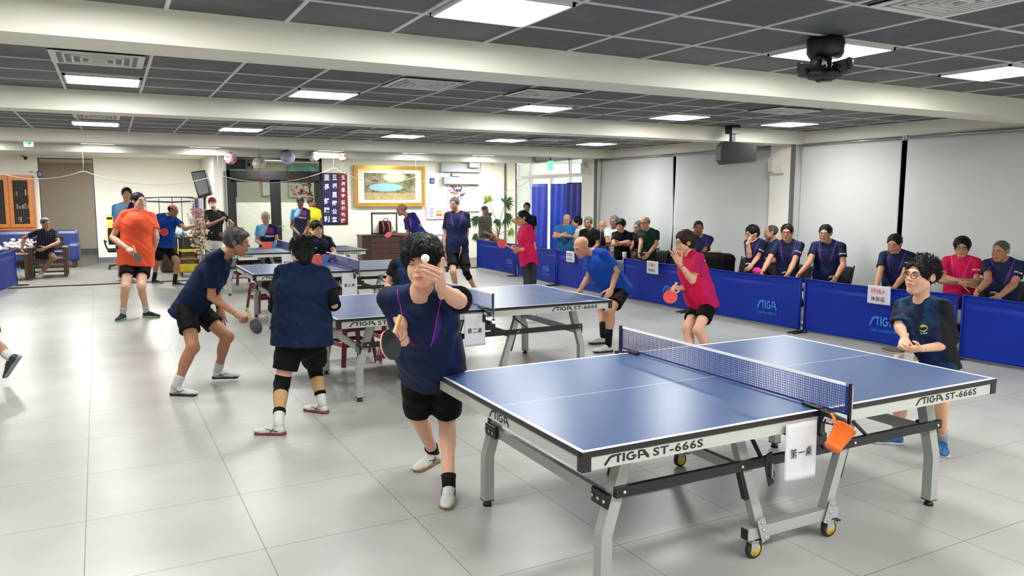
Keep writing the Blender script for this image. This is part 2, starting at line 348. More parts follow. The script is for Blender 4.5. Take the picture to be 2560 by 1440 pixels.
# entrance with aluminium doors
E0, E1 = 12.60, 16.0; f = MB()
for y in (E0, 13.27, 14.15, 15.22, E1-.05): f.box(8.18, 8.26, y, y+.05, 0 if y != 13.27 else 0, 2.30)
for y in (E0, 13.3, 15.30, E1-.05): f.box(8.18, 8.26, y, y+.05, 2.3, 2.69)
f.box(8.17, 8.27, E0, E1, 2.24, 2.33).box(8.18, 8.26, E0, E1, 2.64, 2.69).box(8.18, 8.26, E0, E1, 0, .08).box(8.18, 8.26, 15.27, E1-.05, .9, .94)
simple('door_1', f, ALU)
G = NT('clear_glass'); G.b.inputs['Transmission Weight'].default_value = 1.; G.set((245, 250, 250), .03); G.b.inputs['IOR'].default_value = 1.02; GLASS = G.m; G.l(G.mix(G.noise(G.pos(), 3.), (240, 248, 248), (250, 252, 252)), G.b.inputs['Base Color'])
simple('window_3', MB().box(8.215, 8.225, E0+.02, E1-.02, .08, 2.66), GLASS)
OUT = mat('outdoor_wall_glow', (232, 234, 232), .7, emit=1.5)  # emission stands in for daylight on the outdoor wall
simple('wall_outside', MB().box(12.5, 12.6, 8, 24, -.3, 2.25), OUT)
simple('trim_awning', MB().box(10.5, 12.5, 8, 24, 2.95, 3.0), mat('outdoor_awning_glow', (205, 205, 200), .7, emit=.9))  # awning glows in place of outdoor daylight
simple('floor_outside', MB().box(8.4, 12.6, 8, 24, -.3, -.02), mat('outdoor_paving_glow', (214, 214, 208), .8, emit=.9))  # daylight on the paving put in as emission
CLOTHB = mat('cobalt_curtain_cloth', (6, 52, 186), .6, var=.12, sc=3.)
def curtain(y0, y1, z0, z1, label, fold, m):
    t = MB().grid(lambda u, v: (8.10+fold*math.sin(u*PI*5+v*2)*(.4+.6*(1-v)), y0+(y1-y0)*u, z0+(z1-z0)*v), 40, 20).build('curtain', m, mod=.003)
    tag(t, label, 'curtain', 'blue cloths hung over the entrance doors')
curtain(14.2, 15.0, .45, 2.10, 'plain blue cloth hung on the left entrance door leaf', .012, CLOTHB)
curtain(13.3, 14.02, .35, 2.09, 'folded blue cloth hung on the middle entrance door, behind the man in light blue polo', .03, mat('mid_blue_curtain_cloth', (10, 64, 196), .6, var=.2, sc=3.))
curtain(12.62, 13.28, .35, 2.11, 'darker blue cloth hung at the right edge of the entrance', .03, mat('deep_blue_curtain_cloth', (6, 32, 132), .6, var=.15, sc=3.))
# exit sign by the entrance, emergency lights, speaker, spotlight
EM = mat('ivory_plastic', (222, 220, 208), .45, var=.02); EMG = mat('ribbed_lamp_lens', (196, 190, 182), .3)
for i, (x, y, z) in enumerate(((8.03, 12.3, 2.42), (8.03, 6.66, 2.29))):
    t = empty('emergency_lamp', (x, y, z), ['ivory emergency lamp on the wall between entrance and blinds', 'ivory emergency lamp on the pillar right of the black speaker'][i], 'emergency lamp', 'emergency lamps')
    b = MB(); b.box(-.05, .02, -.06, .12, -.14, .0, .008); b.build('battery_box', EM, t, (0, -.05, 0)) 
    l = MB(); l.box(-.09, .02, .04, .15, -.11, .12, .015); l.build('lamp_head', EM, t)
    g = MB()
    for k in range(7): g.box(-.094, -.09, .05, .14, -.1+.03*k, -.085+.03*k)
    g.build('lens', EMG, t)
for y, z, lb in ((12.1, 1.05, 'small white box low on the wall left of the blinds'),): tag(MB().box(8.0, 8.05, y, y+.12, z, z+.1, .01).build('wall_box', EM), lb, 'wall box')
SPK = mat('black_speaker_cabinet', (16, 16, 18), .5, var=.1)
t = empty('loudspeaker', (6.45, 6.05, 2.40), 'black loudspeaker hanging from the second beam in front of the blinds', 'speaker')
sp = MB(); sp.prism([(-.20, -.16), (.26, -.12), (.26, .12), (-.20, .17), (-.25, .10), (-.25, -.10)], Matrix(((math.cos(.5), 0, math.sin(.5), 0), (-math.sin(.5), 0, math.cos(.5), -.12), (0, 1, 0, 0), (0, 0, 0, 1))), .28); sp.build('cabinet', SPK, t)
MB().box(-.02, .05, .0, .05, .12, .3).box(-.06, .1, -.04, .1, .28, .4).build('bracket', mat('black_bracket', (20, 20, 22), .4), t)
MB().tube([(.2, -.05, .1), (.28, -.02, .12), (.27, 0, -.02), (.24, 0, -.03)], .006).build('cable', SPK, t)
BLK = mat('black_stage_metal', (17, 18, 20), .42, var=.15)
t = empty('stage_spotlight', (2.60, 1.16, H-.01), 'black moving stage light with four arms hanging from the ceiling at top right', 'spotlight')
MB().lathe([(.0, 0), (.115, -.0), (.12, -.03), (.118, -.09), (.10, -.12), (.04, -.125)], 24).build('base', BLK, t)
MB().box(-.035, .035, -.03, .03, -.2, -.1, .006).lathe([(.03, -.19), (.1, -.2), (.125, -.225), (.10, -.25), (.06, -.262), (.0, -.264)], 20).build('hub', BLK, t)
for k in range(4):
    a = .35+k*PI/2; c_, s_ = math.cos(a), math.sin(a)
    hmb = MB(); hmb.bar((c_*.07, s_*.07, -.20), (c_*.155, s_*.155, -.185), .075, .085); hmb.bar((c_*.15, s_*.15, -.17), (c_*.172, s_*.172, -.168), .06, .065); hmb.tube([(c_*.1-s_*.05, s_*.1+c_*.05, -.19), (c_*.1+s_*.05, s_*.1-c_*.05, -.19)], .012); hd = hmb.build('lamp_head', BLK, t)
    MB().tube([(c_*.17, s_*.17, -.168), (c_*.178, s_*.178, -.167)], .02, 12).build('lens', mat('spot_lens', (90, 96, 110), .1), hd)
MB().lathe([(.045, -.255), (.052, -.27), (.04, -.275), (.0, -.272)], 18).build('centre_lens', mat('dark_lens', (40, 44, 50), .15), t)
# exit sign hanging at upper left
P0 = on(58, 348, 1, 11.93); P1 = on(84, 367, 1, 11.93)
t = empty('exit_sign', ((P0[0]+P1[0])/2, 11.93, (P0[2]+P1[2])/2), 'small white sign with a green arrow under the ceiling at far left', 'exit sign')
hw, hh = (P1[0]-P0[0])/2, (P0[2]-P1[2])/2
MB().box(-hw, hw, -.012, .012, -hh, hh, .004).build('panel', mat('white_sign_glow', (226, 240, 244), .4, emit=.6), t)
MB().prism([(-.045, .008), (.012, .008), (-.008, .034), (.01, .034), (.045, 0), (.01, -.034), (-.008, -.034), (.012, -.008), (-.045, -.008)], fitM((0, -.0125, 0), (1, 0, 0), (0, 0, 1)), .003).build('arrow', mat('teal_green_mark', (30, 186, 160), .4, emit=.3), t)
MB().box(-.01, .01, -.01, .01, hh, .3).build('hanger', WHITE, t)
t = empty('exit_sign', (8.0, 13.9, 2.55), 'small green exit light above the entrance doors', 'exit sign')
MB().box(-.015, .015, -.12, .12, -.14, .10, .004).build('panel', mat('green_sign_glow', (120, 214, 190), .4, emit=.6), t); MB().box(-.01, .01, -.01, .01, .1, .25).build('hanger', BLK, t)
# hanging plastic curtain / cable duct on the right part of the far wall
GREYP = mat('grey_duct_paint', (150, 155, 160), .45, var=.03)
def wbox(a, b, y, d, m, name, label, cat, group=None, bev=.006):
    A = on(a[0], a[1], 1, y); B = on(b[0], b[1], 1, y)
    o = MB().box(A[0], B[0], y, y+d, B[2], A[2], bev).build(name, m); return tag(o, label, cat, group)
YW = 17.95
wbox((1103, 407), (1203, 431), YW-.16, .16, GREYP, 'duct_box', 'wide grey duct box on the far wall, the upper one', 'duct box', 'grey duct boxes')
wbox((1110, 442), (1199, 461), YW-.16, .16, GREYP, 'duct_box', 'wide grey duct box on the far wall, the lower one', 'duct box', 'grey duct boxes')
wbox((1131, 432.5), (1153, 441), YW-.1, .1, GREYP, 'duct_box', 'short grey duct piece joining the two wide duct boxes', 'duct box', 'grey duct boxes')
wbox((1174, 391), (1197, 419), YW-.3, .14, mat('light_grey_duct', (176, 180, 184), .4), 'duct_box', 'short pale grey duct hanging in front of the upper duct box', 'duct box', 'grey duct boxes')
wbox((1166, 463), (1200, 528), YW-.05, .05, mat('ivory_steel_cabinet', (214, 212, 196), .45), 'electric_cabinet', 'ivory electric cabinet door right of the fruit calendar', 'cabinet')
wbox((1234, 396), (1262, 413), YW-.12, .12, EM, 'wall_box', 'white box with a cable on the far wall near the corner', 'wall box')
# security cameras
for i, p_ in enumerate(((1257, 403, 17.7), (64, 396, 20.8))):
    c0 = on(p_[0], p_[1], 1, p_[2]); t = empty('security_camera', c0, ['small security camera at the far right corner of the wall', 'small security camera left of the doorway'][i], 'camera', 'security cameras')
    MB().tube([(-.12, .2, .08), (-.05, .05, .05), (0, 0, .02)], .012).build('arm', BLK, t); MB().tube([(0, -.06, 0), (0, .06, .02)], .04, 12).build('housing', EM if i == 0 else BLK, t)

# unseen lamps added beyond the last beam and in the office to brighten the back
for x, y, lb in ((-3.6, 17.85, 'added ceiling light panel hidden beyond the netting beam above the sofa'), (-2.3, 17.85, 'added ceiling light panel hidden beyond the netting beam above the armchair'), (-.6, 17.85, 'added ceiling light panel hidden beyond the netting beam above the desk'),
                  (2.2, 16.5, 'added ceiling light panel hidden beyond the netting beam in front of the black doors'), (5.4, 16.5, 'added ceiling light panel hidden beyond the netting beam in front of the painting'), (7.6, 16.8, 'added ceiling light panel hidden beyond the netting beam above the potted plant'),
                  (2.6, 19.8, 'added ceiling light panel inside the office behind the black doors'), (4.2, 19.8, 'second added ceiling light panel inside the office')): light(x-.3, x+.3, y-.3, y+.3, lb, PANEL_DIM if y > 18 else PANEL_LEFT if x < 0 else PANEL_BACK)
light(-1.75, -1.15, 22.2, 22.8, 'added ceiling light panel hidden in the corridor behind the doorway')  # added out of view to lighten the corridor wall

simple('ceiling_corridor_mask', MB().box(-3.6, -1.95, 21.15, 25, 2.74, 2.809), CORR)  # lower ceiling box added to hide the bright strip seen through the doorway
# ================================================================== table tennis tables
SILV = mat('silver_powder_coat', (160, 163, 160), .38, .25, .02)
BLKP = mat('black_powder_coat', (14, 15, 17), .38, var=.12)
APR = mat('light_grey_apron', (172, 174, 169), .42, var=.015)
STEEL2 = mat('bright_bolt_steel', (196, 198, 200), .25, .7)
INK = mat('black_print', (14, 14, 18), .5)
def m_top():
    t = NT('blue_table_lacquer'); n = t.noise(t.coord(), 1.6, 3.)
    t.set(t.mix(n, (52, 77, 120), (57, 83, 126)), .30, spec=.5); t.bump(t.noise(t.coord(), 900., 1.), .02, .0005); return t.m
TOPB = m_top(); LINE = mat('white_table_line', (212, 216, 222), .35, var=.01)
TYRE = mat('black_rubber_tyre', (26, 27, 28), .6); HUB = mat('yellow_wheel_hub', (226, 178, 24), .4)
TL, TW, TZ = 2.74, 1.525, .76
LOGO = logo_geo()
def leg_mesh(sx, sy):
    # bent square leg: sx 0 left end / 1 right end ; sy 0 near / 1 far
    X = lambda x: x if sx == 0 else TL-x
    y = .19 if sy == 0 else TW-.17
    return MB().path([(X(.345), y, .70), (X(.335), y, .62), (X(.238), y, .30), (X(.236), y, .035)], .058, .058, (0, 1, 0)), X, y
def table(label):
    t = empty('table_tennis_table', (0, 0, 0), label, 'table tennis table', 'blue table tennis tables')
    for a, b, nm in ((0, TL/2-.002, 'table_top'), (TL/2+.002, TL, 'table_top')):
        top = MB().box(a, b, 0, TW, TZ-.022, TZ).build(nm, TOPB, t)
        l = MB(); z0, z1 = TZ-.0005, TZ+.0006
        l.box(a, b, 0, .02, z0, z1).box(a, b, TW-.02, TW, z0, z1).box(a if a == 0 else b-.02, .02 if a == 0 else b, .02, TW-.02, z0, z1).box(a, b, TW/2-.0016, TW/2+.0016, z0, z1)
        l.build('white_line', LINE, top)
        rim = MB(); x0, x1 = a-.003 if a == 0 else a, b if a == 0 else b+.003
        rim.box(x0, x1, -.003, .02, TZ-.024, TZ-.0008).box(x0, x1, TW-.02, TW+.003, TZ-.024, TZ-.0008)
        e = -.003 if a == 0 else b; rim.box(e, e+.003, -.003, TW+.003, TZ-.024, TZ-.0008) if a == 0 else rim.box(b, b+.003, -.003, TW+.003, TZ-.024, TZ-.0008)
        rim.build('edge_band', BLKP, t)
        ap = MB(); zb, zt = TZ-.082, TZ-.0235; xa, xb = (a+.008, b-.01) if a == 0 else (a+.01, b-.008)
        ap.box(xa, xb, .004, .03, zb, zt).box(xa, xb, TW-.03, TW-.004, zb, zt)
        ap.box(a+.006, a+.03, .004, TW-.004, zb, zt) if a == 0 else ap.box(b-.03, b-.006, .004, TW-.004, zb, zt)
        ap.build('apron', APR, t)
    for sx in (0, 1):
        for sy in (0, 1):
            x = 0 if sx == 0 else TL; y = 0 if sy == 0 else TW; dx = 1 if sx == 0 else -1; dy = 1 if sy == 0 else -1
            c = MB(); xs = sorted((x-.002*dx, x+.042*dx)); ys = sorted((y-.002*dy, y+.034*dy)); c.box(xs[0], xs[1], ys[0], ys[1], TZ-.084, TZ-.0235); c.build('corner_cap', BLKP, t)
            m, X, yy = leg_mesh(sx, sy); lg = m.build('leg', SILV, t)
            MB().lathe([(.014, .035), (.014, .028), (.022, .02), (.026, .012), (.026, 0), (0, 0)], 16, Matrix.Translation((X(.236), yy, 0))).box(X(.236)-.03, X(.236)+.03, yy-.03, yy+.03, .033, .039).build('levelling_foot', BLKP, lg)
            # black joining plate with three bolts on the outer face
            px = X(.268); o = -dx*.034; d_ = dy
            pl = MB(); ys2 = sorted((yy-.028*d_, yy+.10*d_)); pl.box(min(px+o, px+o*.2), max(px+o, px+o*.2), ys2[0], ys2[1], .415, .485, .008); pp = pl.build('joint_plate', BLKP, lg)
            for k in (-.01, .035, .08): MB().lathe([(.0, .002), (.009, .0), (.009, -.006), (0, -.008)], 8, Matrix.Translation((px+o*1.05, yy+k*d_, .45)) @ Matrix.Rotation(PI/2, 4, 'Y')).build('bolt', STEEL2, pp)
    for sx in (0, 1):
        x = .275 if sx == 0 else TL-.275
        MB().bar((x, .19, .445), (x, TW-.17, .445), .03, .055).build('end_crossbar', SILV, t)
    for y in (.14, TW-.14):
        ln = MB(); s_ = -1 if y < 1 else 1
        ln.box(.26, TL-.26, y-.012, y+.012, .476, .522); b_ = ln.build('side_rail', BLKP, t)
        for x in (.30, .98, 1.76, TL-.30): MB().lathe([(0, 0), (.008, 0), (.008, .008), (0, .008)], 8, Matrix.Translation((x, y+.012*s_, .5)) @ Matrix.Rotation(-PI/2*s_, 4, 'X')).build('bolt', STEEL2, b_)
        yy = y+.03 if y < 1 else y-.03
        for x0, x1 in ((.955, 1.15), (1.79, 1.60)):
            v = MB().bar((x0, yy, .70), (x1, yy, .135), .052, .045, (0, 1, 0)).build('slanted_leg', SILV, t)
            d = 1 if x1 > x0 else -1
            MB().bar((x0+.10*(x1-x0)+d*.06, y, .645), (x0+.05+(.05 if d < 0 else .12), y, .50), .010, .022, (0, 1, 0)).build('support_strut', BLKP, t)
            g = MB(); g.bar((x0+.34*(x1-x0)-d*.01, yy, .50), (x0+.68*(x1-x0)-d*.02, yy, .32), .058, .03, (0, 1, 0)); g.build('hinge_sleeve', BLKP, v)
            pl = MB().bar((x1-.028*d, y-.006 if y < 1 else y+.006, .21), (x1+.012*d, y-.006 if y < 1 else y+.006, .095), .05, .004, (0, 1, 0)).build('gusset_plate', SILV, v)
            for f_ in (.15, .5, .85): MB().lathe([(0, 0), (.007, 0), (.007, .006), (0, .006)], 8, Matrix.Translation((x1-.028*d+.04*d*f_, y-.008 if y < 1 else y+.008, .21-.115*f_)) @ Matrix.Rotation(PI/2 if y < 1 else -PI/2, 4, 'X')).build('bolt', STEEL2, pl)
        bb = MB().box(1.055, 1.69, yy-.025, yy+.025, .105, .165, .003).build('base_bar', SILV, t)
        for e in (1.052, 1.685): MB().box(e, e+.008, yy-.022, yy+.022, .109, .161).build('end_plug', BLKP, bb)
        lt = MB(); lt.prism([(0, 0), (.03, .01), (.045, -.06), (.04, -.08), (.055, -.10), (.05, -.15), (.02, -.165), (.0, -.10), (-.02, -.02)], fitM((1.14, y-.014 if y < 1 else y+.01, .535), (1, 0, 0), (0, 0, 1)), -.006 if y < 1 else .006); ltp = lt.build('latch_plate', BLKP, t)
        MB().tube([(1.165, y-.024 if y < 1 else y+.024, .49), (1.166, y-.024 if y < 1 else y+.024, .42), (1.185, y-.024 if y < 1 else y+.024, .405)], .004).build('latch_hook', STEEL2, ltp)
        for x in (1.105, 1.635):
            cw = MB(); ws = .018
            cs = MB(); cs.lathe([(.008, .105), (.016, .10), (.016, .088)], 12, Matrix.Translation((x, yy, 0))).box(x-.02, x+.026, yy-.022, yy-.019, .045, .095).box(x-.02, x+.026, yy+.019, yy+.022, .045, .095).box(x-.018, x+.024, yy-.022, yy+.022, .083, .09)
            ca = cs.build('caster', SILV, t)
            R = Matrix.Translation((x+.012, yy-.015, .046)) @ Matrix.Rotation(-PI/2, 4, 'X')
            cw.lathe([(.033, 0), (.042, .001), (.046, .006), (.046, .024), (.042, .029), (.033, .03), (.033, 0)], 26, R, caps=False); cw.build('tyre', TYRE, ca)
            MB().lathe([(0, -.004), (.010, -.004), (.012, .0005), (.033, .0005), (.033, .0295), (.012, .0295), (.010, .034), (0, .034)], 22, R).build('wheel_hub', HUB, ca)
            MB().box(x+.02, x+.06, yy-.02, yy+.02, .084, .092, .003).box(x+.055, x+.085, yy-.02, yy+.02, .076, .082, .003).box(x+.03, x+.042, yy-.008, yy+.008, .06, .085).build('brake_pedal', BLKP, ca)
    for x in (1.03, 1.72): MB().bar((x, .19, .46), (x, TW-.19, .46), .03, .045).build('centre_crossbar', BLKP if x > 1.5 else SILV, t)
    for x in (1.30, 1.44): MB().box(x-.012, x+.012, .06, TW-.06, .60, .63).build('roller_frame', BLKP, t)
    for y in (.10, TW-.10): MB().box(1.24, 1.50, y-.012, y+.012, .545, .60).bar((1.24, y, .52), (1.30, y, .62), .02, .02).bar((1.50, y, .52), (1.44, y, .62), .02, .02).build('hinge_bracket', BLKP, t)
    # printing on the aprons
    for (ox, oy, sx_, w_, full) in ((.108, 0, 1, .225, 1), (2.055, 0, 1, .225, 1)):
        g = flat(LOGO, fitM((ox, .0036, .687), (1, 0, 0), (0, 0, 1)), sx=w_/LOGO[2], sy=.041/LOGO[3])
        flat(text_geo('ST-666S', .028, 1.12), fitM((ox+.245, .0036, .689), (1, 0, 0), (0, 0, 1)), g, sx=.27/text_geo('ST-666S', .028, 1.12)[2], sy=.037/text_geo('ST-666S', .028, 1.12)[3])
        g.build('printed_lettering', INK, t)
        g = flat(LOGO, fitM((ox+.6, TW-.0036, .687), (-1, 0, 0), (0, 0, 1)), sx=w_/LOGO[2], sy=.041/LOGO[3]); g.build('printed_lettering', INK, t)
    flat(LOGO, fitM((.0055, .85, .684), (0, -1, 0), (0, 0, 1)), sx=.21/LOGO[2], sy=.046/LOGO[3]).build('printed_lettering', INK, t)
    flat(LOGO, fitM((TL-.0055, .66, .684), (0, 1, 0), (0, 0, 1)), sx=.21/LOGO[2], sy=.046/LOGO[3]).build('printed_lettering', INK, t)
    return t
NETB = mat('blue_net_cord', (14, 34, 112), .6, var=.1); NETT = mat('white_net_tape', (226, 228, 230), .6); WHL = mat('white_logo_print', (232, 234, 236), .5)
def net(label, fine=True):
    t = empty('table_tennis_net', (0, 0, 0), label, 'net', 'table tennis nets'); x = TL/2; y0, y1 = -.135, TW+.135; z0, z1 = TZ+.006, TZ+.1525
    p = .0115 if fine else .016; g = MB(); r = .0009 if fine else .0013
    n = int((y1-y0-.04)/p)
    for i in range(n+1):
        y = y0+.02+(y1-y0-.04)*i/n; j = .0015*math.sin(i*1.7); g.box(x-r, x+r, y-r+j, y+r+j, z0, z1)
    m = int((z1-z0)/p)
    for i in range(m): z = z0+.006+(z1-z0)*i/m; g.box(x-r, x+r, y0, y1, z-r, z+r)
    g.build('mesh', NETB, t)
    MB().box(x-.002, x+.002, y0, y1, z1-.014, z1, .0005).build('top_tape', NETT, t)
    MB().box(x-.002, x+.002, y0, y1, z0-.002, z0+.008).box(x-.002, x+.002, y0, y0+.025, z0, z1).box(x-.002, x+.002, y1-.025, y1, z0, z1).build('side_binding', NETB, t)
    for s_, y in ((-1, y0), (1, y1)):
        MB().box(x-.007, x+.007, y-.012, y+.006 if s_ < 0 else y+.012, TZ-.035, z1+.004, .003).build('post', BLKP, t)
        ye = 0 if s_ < 0 else TW; c = MB()
        pr = [(ye+.10*(-s_), TZ+.004), (ye+.10*(-s_), TZ+.018), (y, TZ-.010), (y, TZ-.045), (y-s_*.05, TZ-.05), (ye+s_*.004, TZ-.055), (ye+s_*.004, TZ+.003)]
        c.prism([(a, b) for a, b in pr], Matrix(((0, 0, 1, x-.045), (1, 0, 0, 0), (0, 1, 0, 0), (0, 0, 0, 1))), .028)
        c.box(x-.045, x+.015, min(ye, ye-.05*s_), max(ye, ye-.05*s_), TZ+.003, TZ+.012); c.box(x-.05, x-.02, ye+s_*.012-.01, ye+s_*.012+.01, TZ-.11, TZ-.04); cl = c.build('clamp', BLKP, t)
        MB().lathe([(.0, -.115), (.016, -.115), (.016, -.105), (.004, -.10), (.004, -.06)], 12, Matrix.Translation((x-.035, ye+s_*.012, TZ))).build('clamp_screw', BLKP, cl)
        MB().lathe([(0, -.085), (.016, -.085), (.016, -.077), (.004, -.074), (.004, -.03)], 12, Matrix.Translation((x, y, TZ))).build('post_screw', BLKP, cl)
        flat(LOGO, fitM((x-.0455, (ye+s_*.015) if s_ > 0 else ye-.03, TZ-.046), (0, -1, 0), (0, 0, 1)) if s_ < 0 else fitM((x-.0455, TW+.09, TZ-.040), (0, -1, 0), (0, 0, 1)), sx=.065/LOGO[2], sy=.026/LOGO[3]).build('printed_logo', WHL, cl)
        MB().tube([(x, y, z1+.002), (x, y+s_*.012, z1-.004), (x, y+s_*.014, z1-.06), (x, y+s_*.013, TZ-.03)], .0016, 5).build('tension_cord', NETT, t)
    return t
YT = (0., 3.715, 7.85, 11.8)
TLAB = ('blue table tennis table in the foreground, nearest of the four', 'second nearest blue table tennis table, behind the serving player in the foreground', 'third blue table tennis table, in front of the young umpire in navy', 'farthest blue table tennis table, in front of the white-haired umpire')
t1 = table(TLAB[0]); n1 = net('blue net with white tape across the nearest table')
for k in (1, 2, 3):
    c = copy_tree(t1); c.location = (0, YT[k], 0); c['label'] = TLAB[k]
    c = copy_tree(n1); c.location = (0, YT[k], 0); c['label'] = ['', 'blue net on the second nearest table, ending beside the sheet of table two', 'blue net on the third table, beside the orange and blue number cards', 'blue net on the farthest table, beside the white-haired umpire'][k]
PAPER = mat('white_paper_sheet', (198, 198, 203), .7, var=.01)
def table_sign(k, x0, x1, z0, z1, body, label):
    y = YT[k]-.012; t = empty('paper_sign', ((x0+x1)/2, y, z1), label, 'paper sign', 'paper signs with table numbers')
    w = (x1-x0)/2; h = z1-z0
    MB().grid(lambda u, v: (-w+2*w*u+.004*(1-v), -.002-.004*(1-v)**2*math.sin(u*PI), -h+h*v), 10, 12).build('sheet', PAPER, t, mod=.0008)
    g = text_geo(body, .005, 1.25); flat(g, fitM((-w*.68, -.0085, -h*.60), (1, 0, .0), (0, 0, 1)), sx=w*1.36/g[2], sy=.048/g[3]).build('handwriting', INK, t)
table_sign(0, 1.10, 1.305, .445, .724, '第一桌', 'tall white paper sheet reading table one on the nearest table')
table_sign(1, 1.14, 1.345, .435, .724, '第二桌', 'white paper sheet reading table two, right of the serving player')
table_sign(2, 1.155, 1.37, .41, .724, '第三桌', 'white paper sheet reading table three, right of the woman seen from behind')
table_sign(3, 1.12, 1.33, .43, .724, '第四桌', 'white paper sheet on the farthest table, mostly hidden by black hair')
# orange cup hung on the net clamp of the nearest table
B_ = on(2079, 1122, 1, -.145); R_ = on(2114, 1068, 1, -.145); t = empty('plastic_cup', B_, 'orange plastic cup hanging tilted from the net clamp of the nearest table', 'cup')
ORG = mat('orange_plastic', (244, 112, 30), .25, var=.03); ax_ = Vector(R_-B_); L_ = ax_.length; ax_.normalize(); CUPM = fitM((0, 0, 0), ax_.cross(Vector((0, 1, 0))), Vector((0, -1, 0)))
MB().lathe([(0, 0), (.033, 0), (.035, .003), (.050, L_-.004), (.0515, L_-.004), (.0515, L_), (.0485, L_), (.033, .006), (0, .006)], 32, CUPM, caps=False).build('cup_body', ORG, t)
MB().lathe([(.036, .006), (.0385, .006), (.0385, .012), (.036, .012)], 28, CUPM).build('base_ring', ORG, t)
q = Vector(on(2086, 1054, 1, -.145)-B_); MB().tube([q+Vector((0, .02, .035)), q+Vector((0, .0, .012)), q, q+Vector((.012, -.01, -.012))], .006, 8).build('handle', ORG, t)
# ================================================================== blue barriers
def m_barrier():
    t = NT('barrier_vinyl'); p = t.coord(); z = t.xyz(p)[2]
    n = t.noise(p, 3., 3.); t.set(t.mix(n, (0, 30, 124), (1, 38, 144)), .5, spec=.25); t.bump(n, .25, .02); return t.m
BARR = m_barrier(); LBL = mat('light_blue_print', (40, 112, 190), .5)
def barrier(x0, y0, x1, y1, label, logo=.30, ph=0., sag=.02, flip=False, hgt=.72, logo_end=1):
    a = Vector((x0, y0, 0)); b = Vector((x1, y1, 0)); d = (b-a).normalized(); nrm = Vector((d.y, -d.x, 0))*(-1 if flip else 1); L = (b-a).length
    t = empty('barrier', (x0, y0, 0), label, 'barrier', 'blue court barriers')
    def fn(u, v):
        z = .03+(hgt-.03)*v - sag*math.sin(u*PI)*v**6
        bow = .012*math.sin(u*PI*2.2+ph)*(1-v)+.008*math.sin(u*17+ph*2)*(1-v)**2
        r = .012*math.sin((v-.80)*PI*9)*math.exp(-((v-.84)/.07)**2)*(.6+.4*math.sin(u*9+ph+v*5))
        p = d*(L*u)-nrm*(bow+r+.012); p.z = z - .01*math.sin(u*7+ph)*(1-v)**3; return p
    cl = MB().grid(fn, 60, 50).build('vinyl_cover', BARR, t, mod=.004)
    MB().tube([d*(L*i/12)+Vector((0, 0, hgt-sag*math.sin(i/12*PI)-.004)) for i in range(13)], .009).build('top_rail', BARR, t)
    MB().tube([d*.01+Vector((0, 0, .03)), d*(L-.01)+Vector((0, 0, .03))], .008).build('bottom_rail', mat('barrier_steel', (92, 96, 104), .4, .5), t)
    for e, o in ((0, .02), (1, L-.02)):
        q = d*o; MB().tube([q+nrm*.001+Vector((0, 0, .02)), q+Vector((0, 0, hgt-.01))], .009).build('upright', BARR, t)
        MB().tube([q-nrm*.02+Vector((0, 0, .014)), q+nrm*.20+Vector((0, 0, .012))], .013).tube([q+nrm*.01+Vector((0, 0, .014)), q-nrm*.20+Vector((0, 0, .012))], .013).build('foot', BLKP, t)
    u0 = logo if logo_end else logo
    lx = d if not flip else -d; o = d*u0+nrm*.022
    g = flat(LOGO, fitM(o+Vector((0, 0, .235)), lx, (0, 0, 1)), sx=.34/LOGO[2], sy=.125/LOGO[3])
    tx = text_geo('Table Tennis SINCE 1944', .012, 1.02); flat(tx, fitM(o+lx*.03+Vector((0, 0, .175)), lx, (0, 0, 1)), g, sx=.31/tx[2], sy=.032/tx[3])
    r = text_geo('®', .0); flat(r, fitM(o+lx*.345+Vector((0, 0, .34)), lx, (0, 0, 1)), g, sx=.018/r[2], sy=.018/r[3])
    g.build('printed_logo', LBL, cl)
    return t
# the row along the right side, seen from the hall: reading direction runs towards the viewer (-Y)
BR = [(6.50, 14.95, 6.44, 12.74, 'blue barrier at the far end of the right row, in front of the potted plant', 1.72), (6.44, 12.70, 6.28, 10.72, 'blue barrier behind the woman in pink with the ponytail', 1.38),
      (6.28, 10.68, 6.22, 8.62, 'blue barrier behind the bald man in blue, with a paper sign at its top', 1.3), (6.27, 8.42, 6.27, 6.72, 'blue barrier behind the woman in pink with short hair, a paper sign on its left', 1.12),
      (6.28, 6.68, 6.38, 4.62, 'blue barrier with the clearest light blue logo, in front of the man in glasses', 1.35), (6.38, 4.58, 6.56, 2.64, 'blue barrier behind the boy, with the red and black paper sign', .95),
      (6.56, 2.60, 6.75, .55, 'blue barrier at the right edge of the picture', 1.5)]
for i, (x0, y0, x1, y1, lb, lg) in enumerate(BR): barrier(x0, y0, x1, y1, lb, lg, ph=i*1.3)
barrier(-3.30, 15.5, -3.62, 13.2, 'blue barrier cut by the left edge of the picture, beside the wooden armchair', .12, flip=True, ph=2.)
def hung_sign(px0, px1, py0, rows, label, X, y_hint=None):
    A = on(px0, py0, 0, X); B = on(px1, py0, 0, X); t = empty('paper_sign', (X, A[1], .735), label, 'paper sign', 'paper signs taped to the barriers')
    w = abs(A[1]-B[1]); h = w*.72
    MB().grid(lambda u, v: (-.010-.014*math.sin(u*PI*1.2)*(1-v), -w*u, -h+h*v), 10, 10).build('sheet', PAPER, t, mod=.0008)
    for k, (body, m) in enumerate(rows):
        g = text_geo(body, .006, 1.1); flat(g, fitM((-.03, -w*.2, -h*(.42+.42*k)), (0, -1, 0), (0, 0, 1)), sx=w*.62/g[2], sy=h*.27/g[3]).build('handwriting', m, t)
RED = mat('red_marker', (206, 60, 84), .5)
hung_sign(1417, 1437, 620, (('國城Z', INK), ('休息區', INK)), 'small white paper sign beside the head of the bald man in blue', 6.20)
hung_sign(1619, 1647, 642, (('國城C', RED), ('休息區', INK)), 'white paper sign with red and grey writing left of the short-haired woman in pink', 6.20)
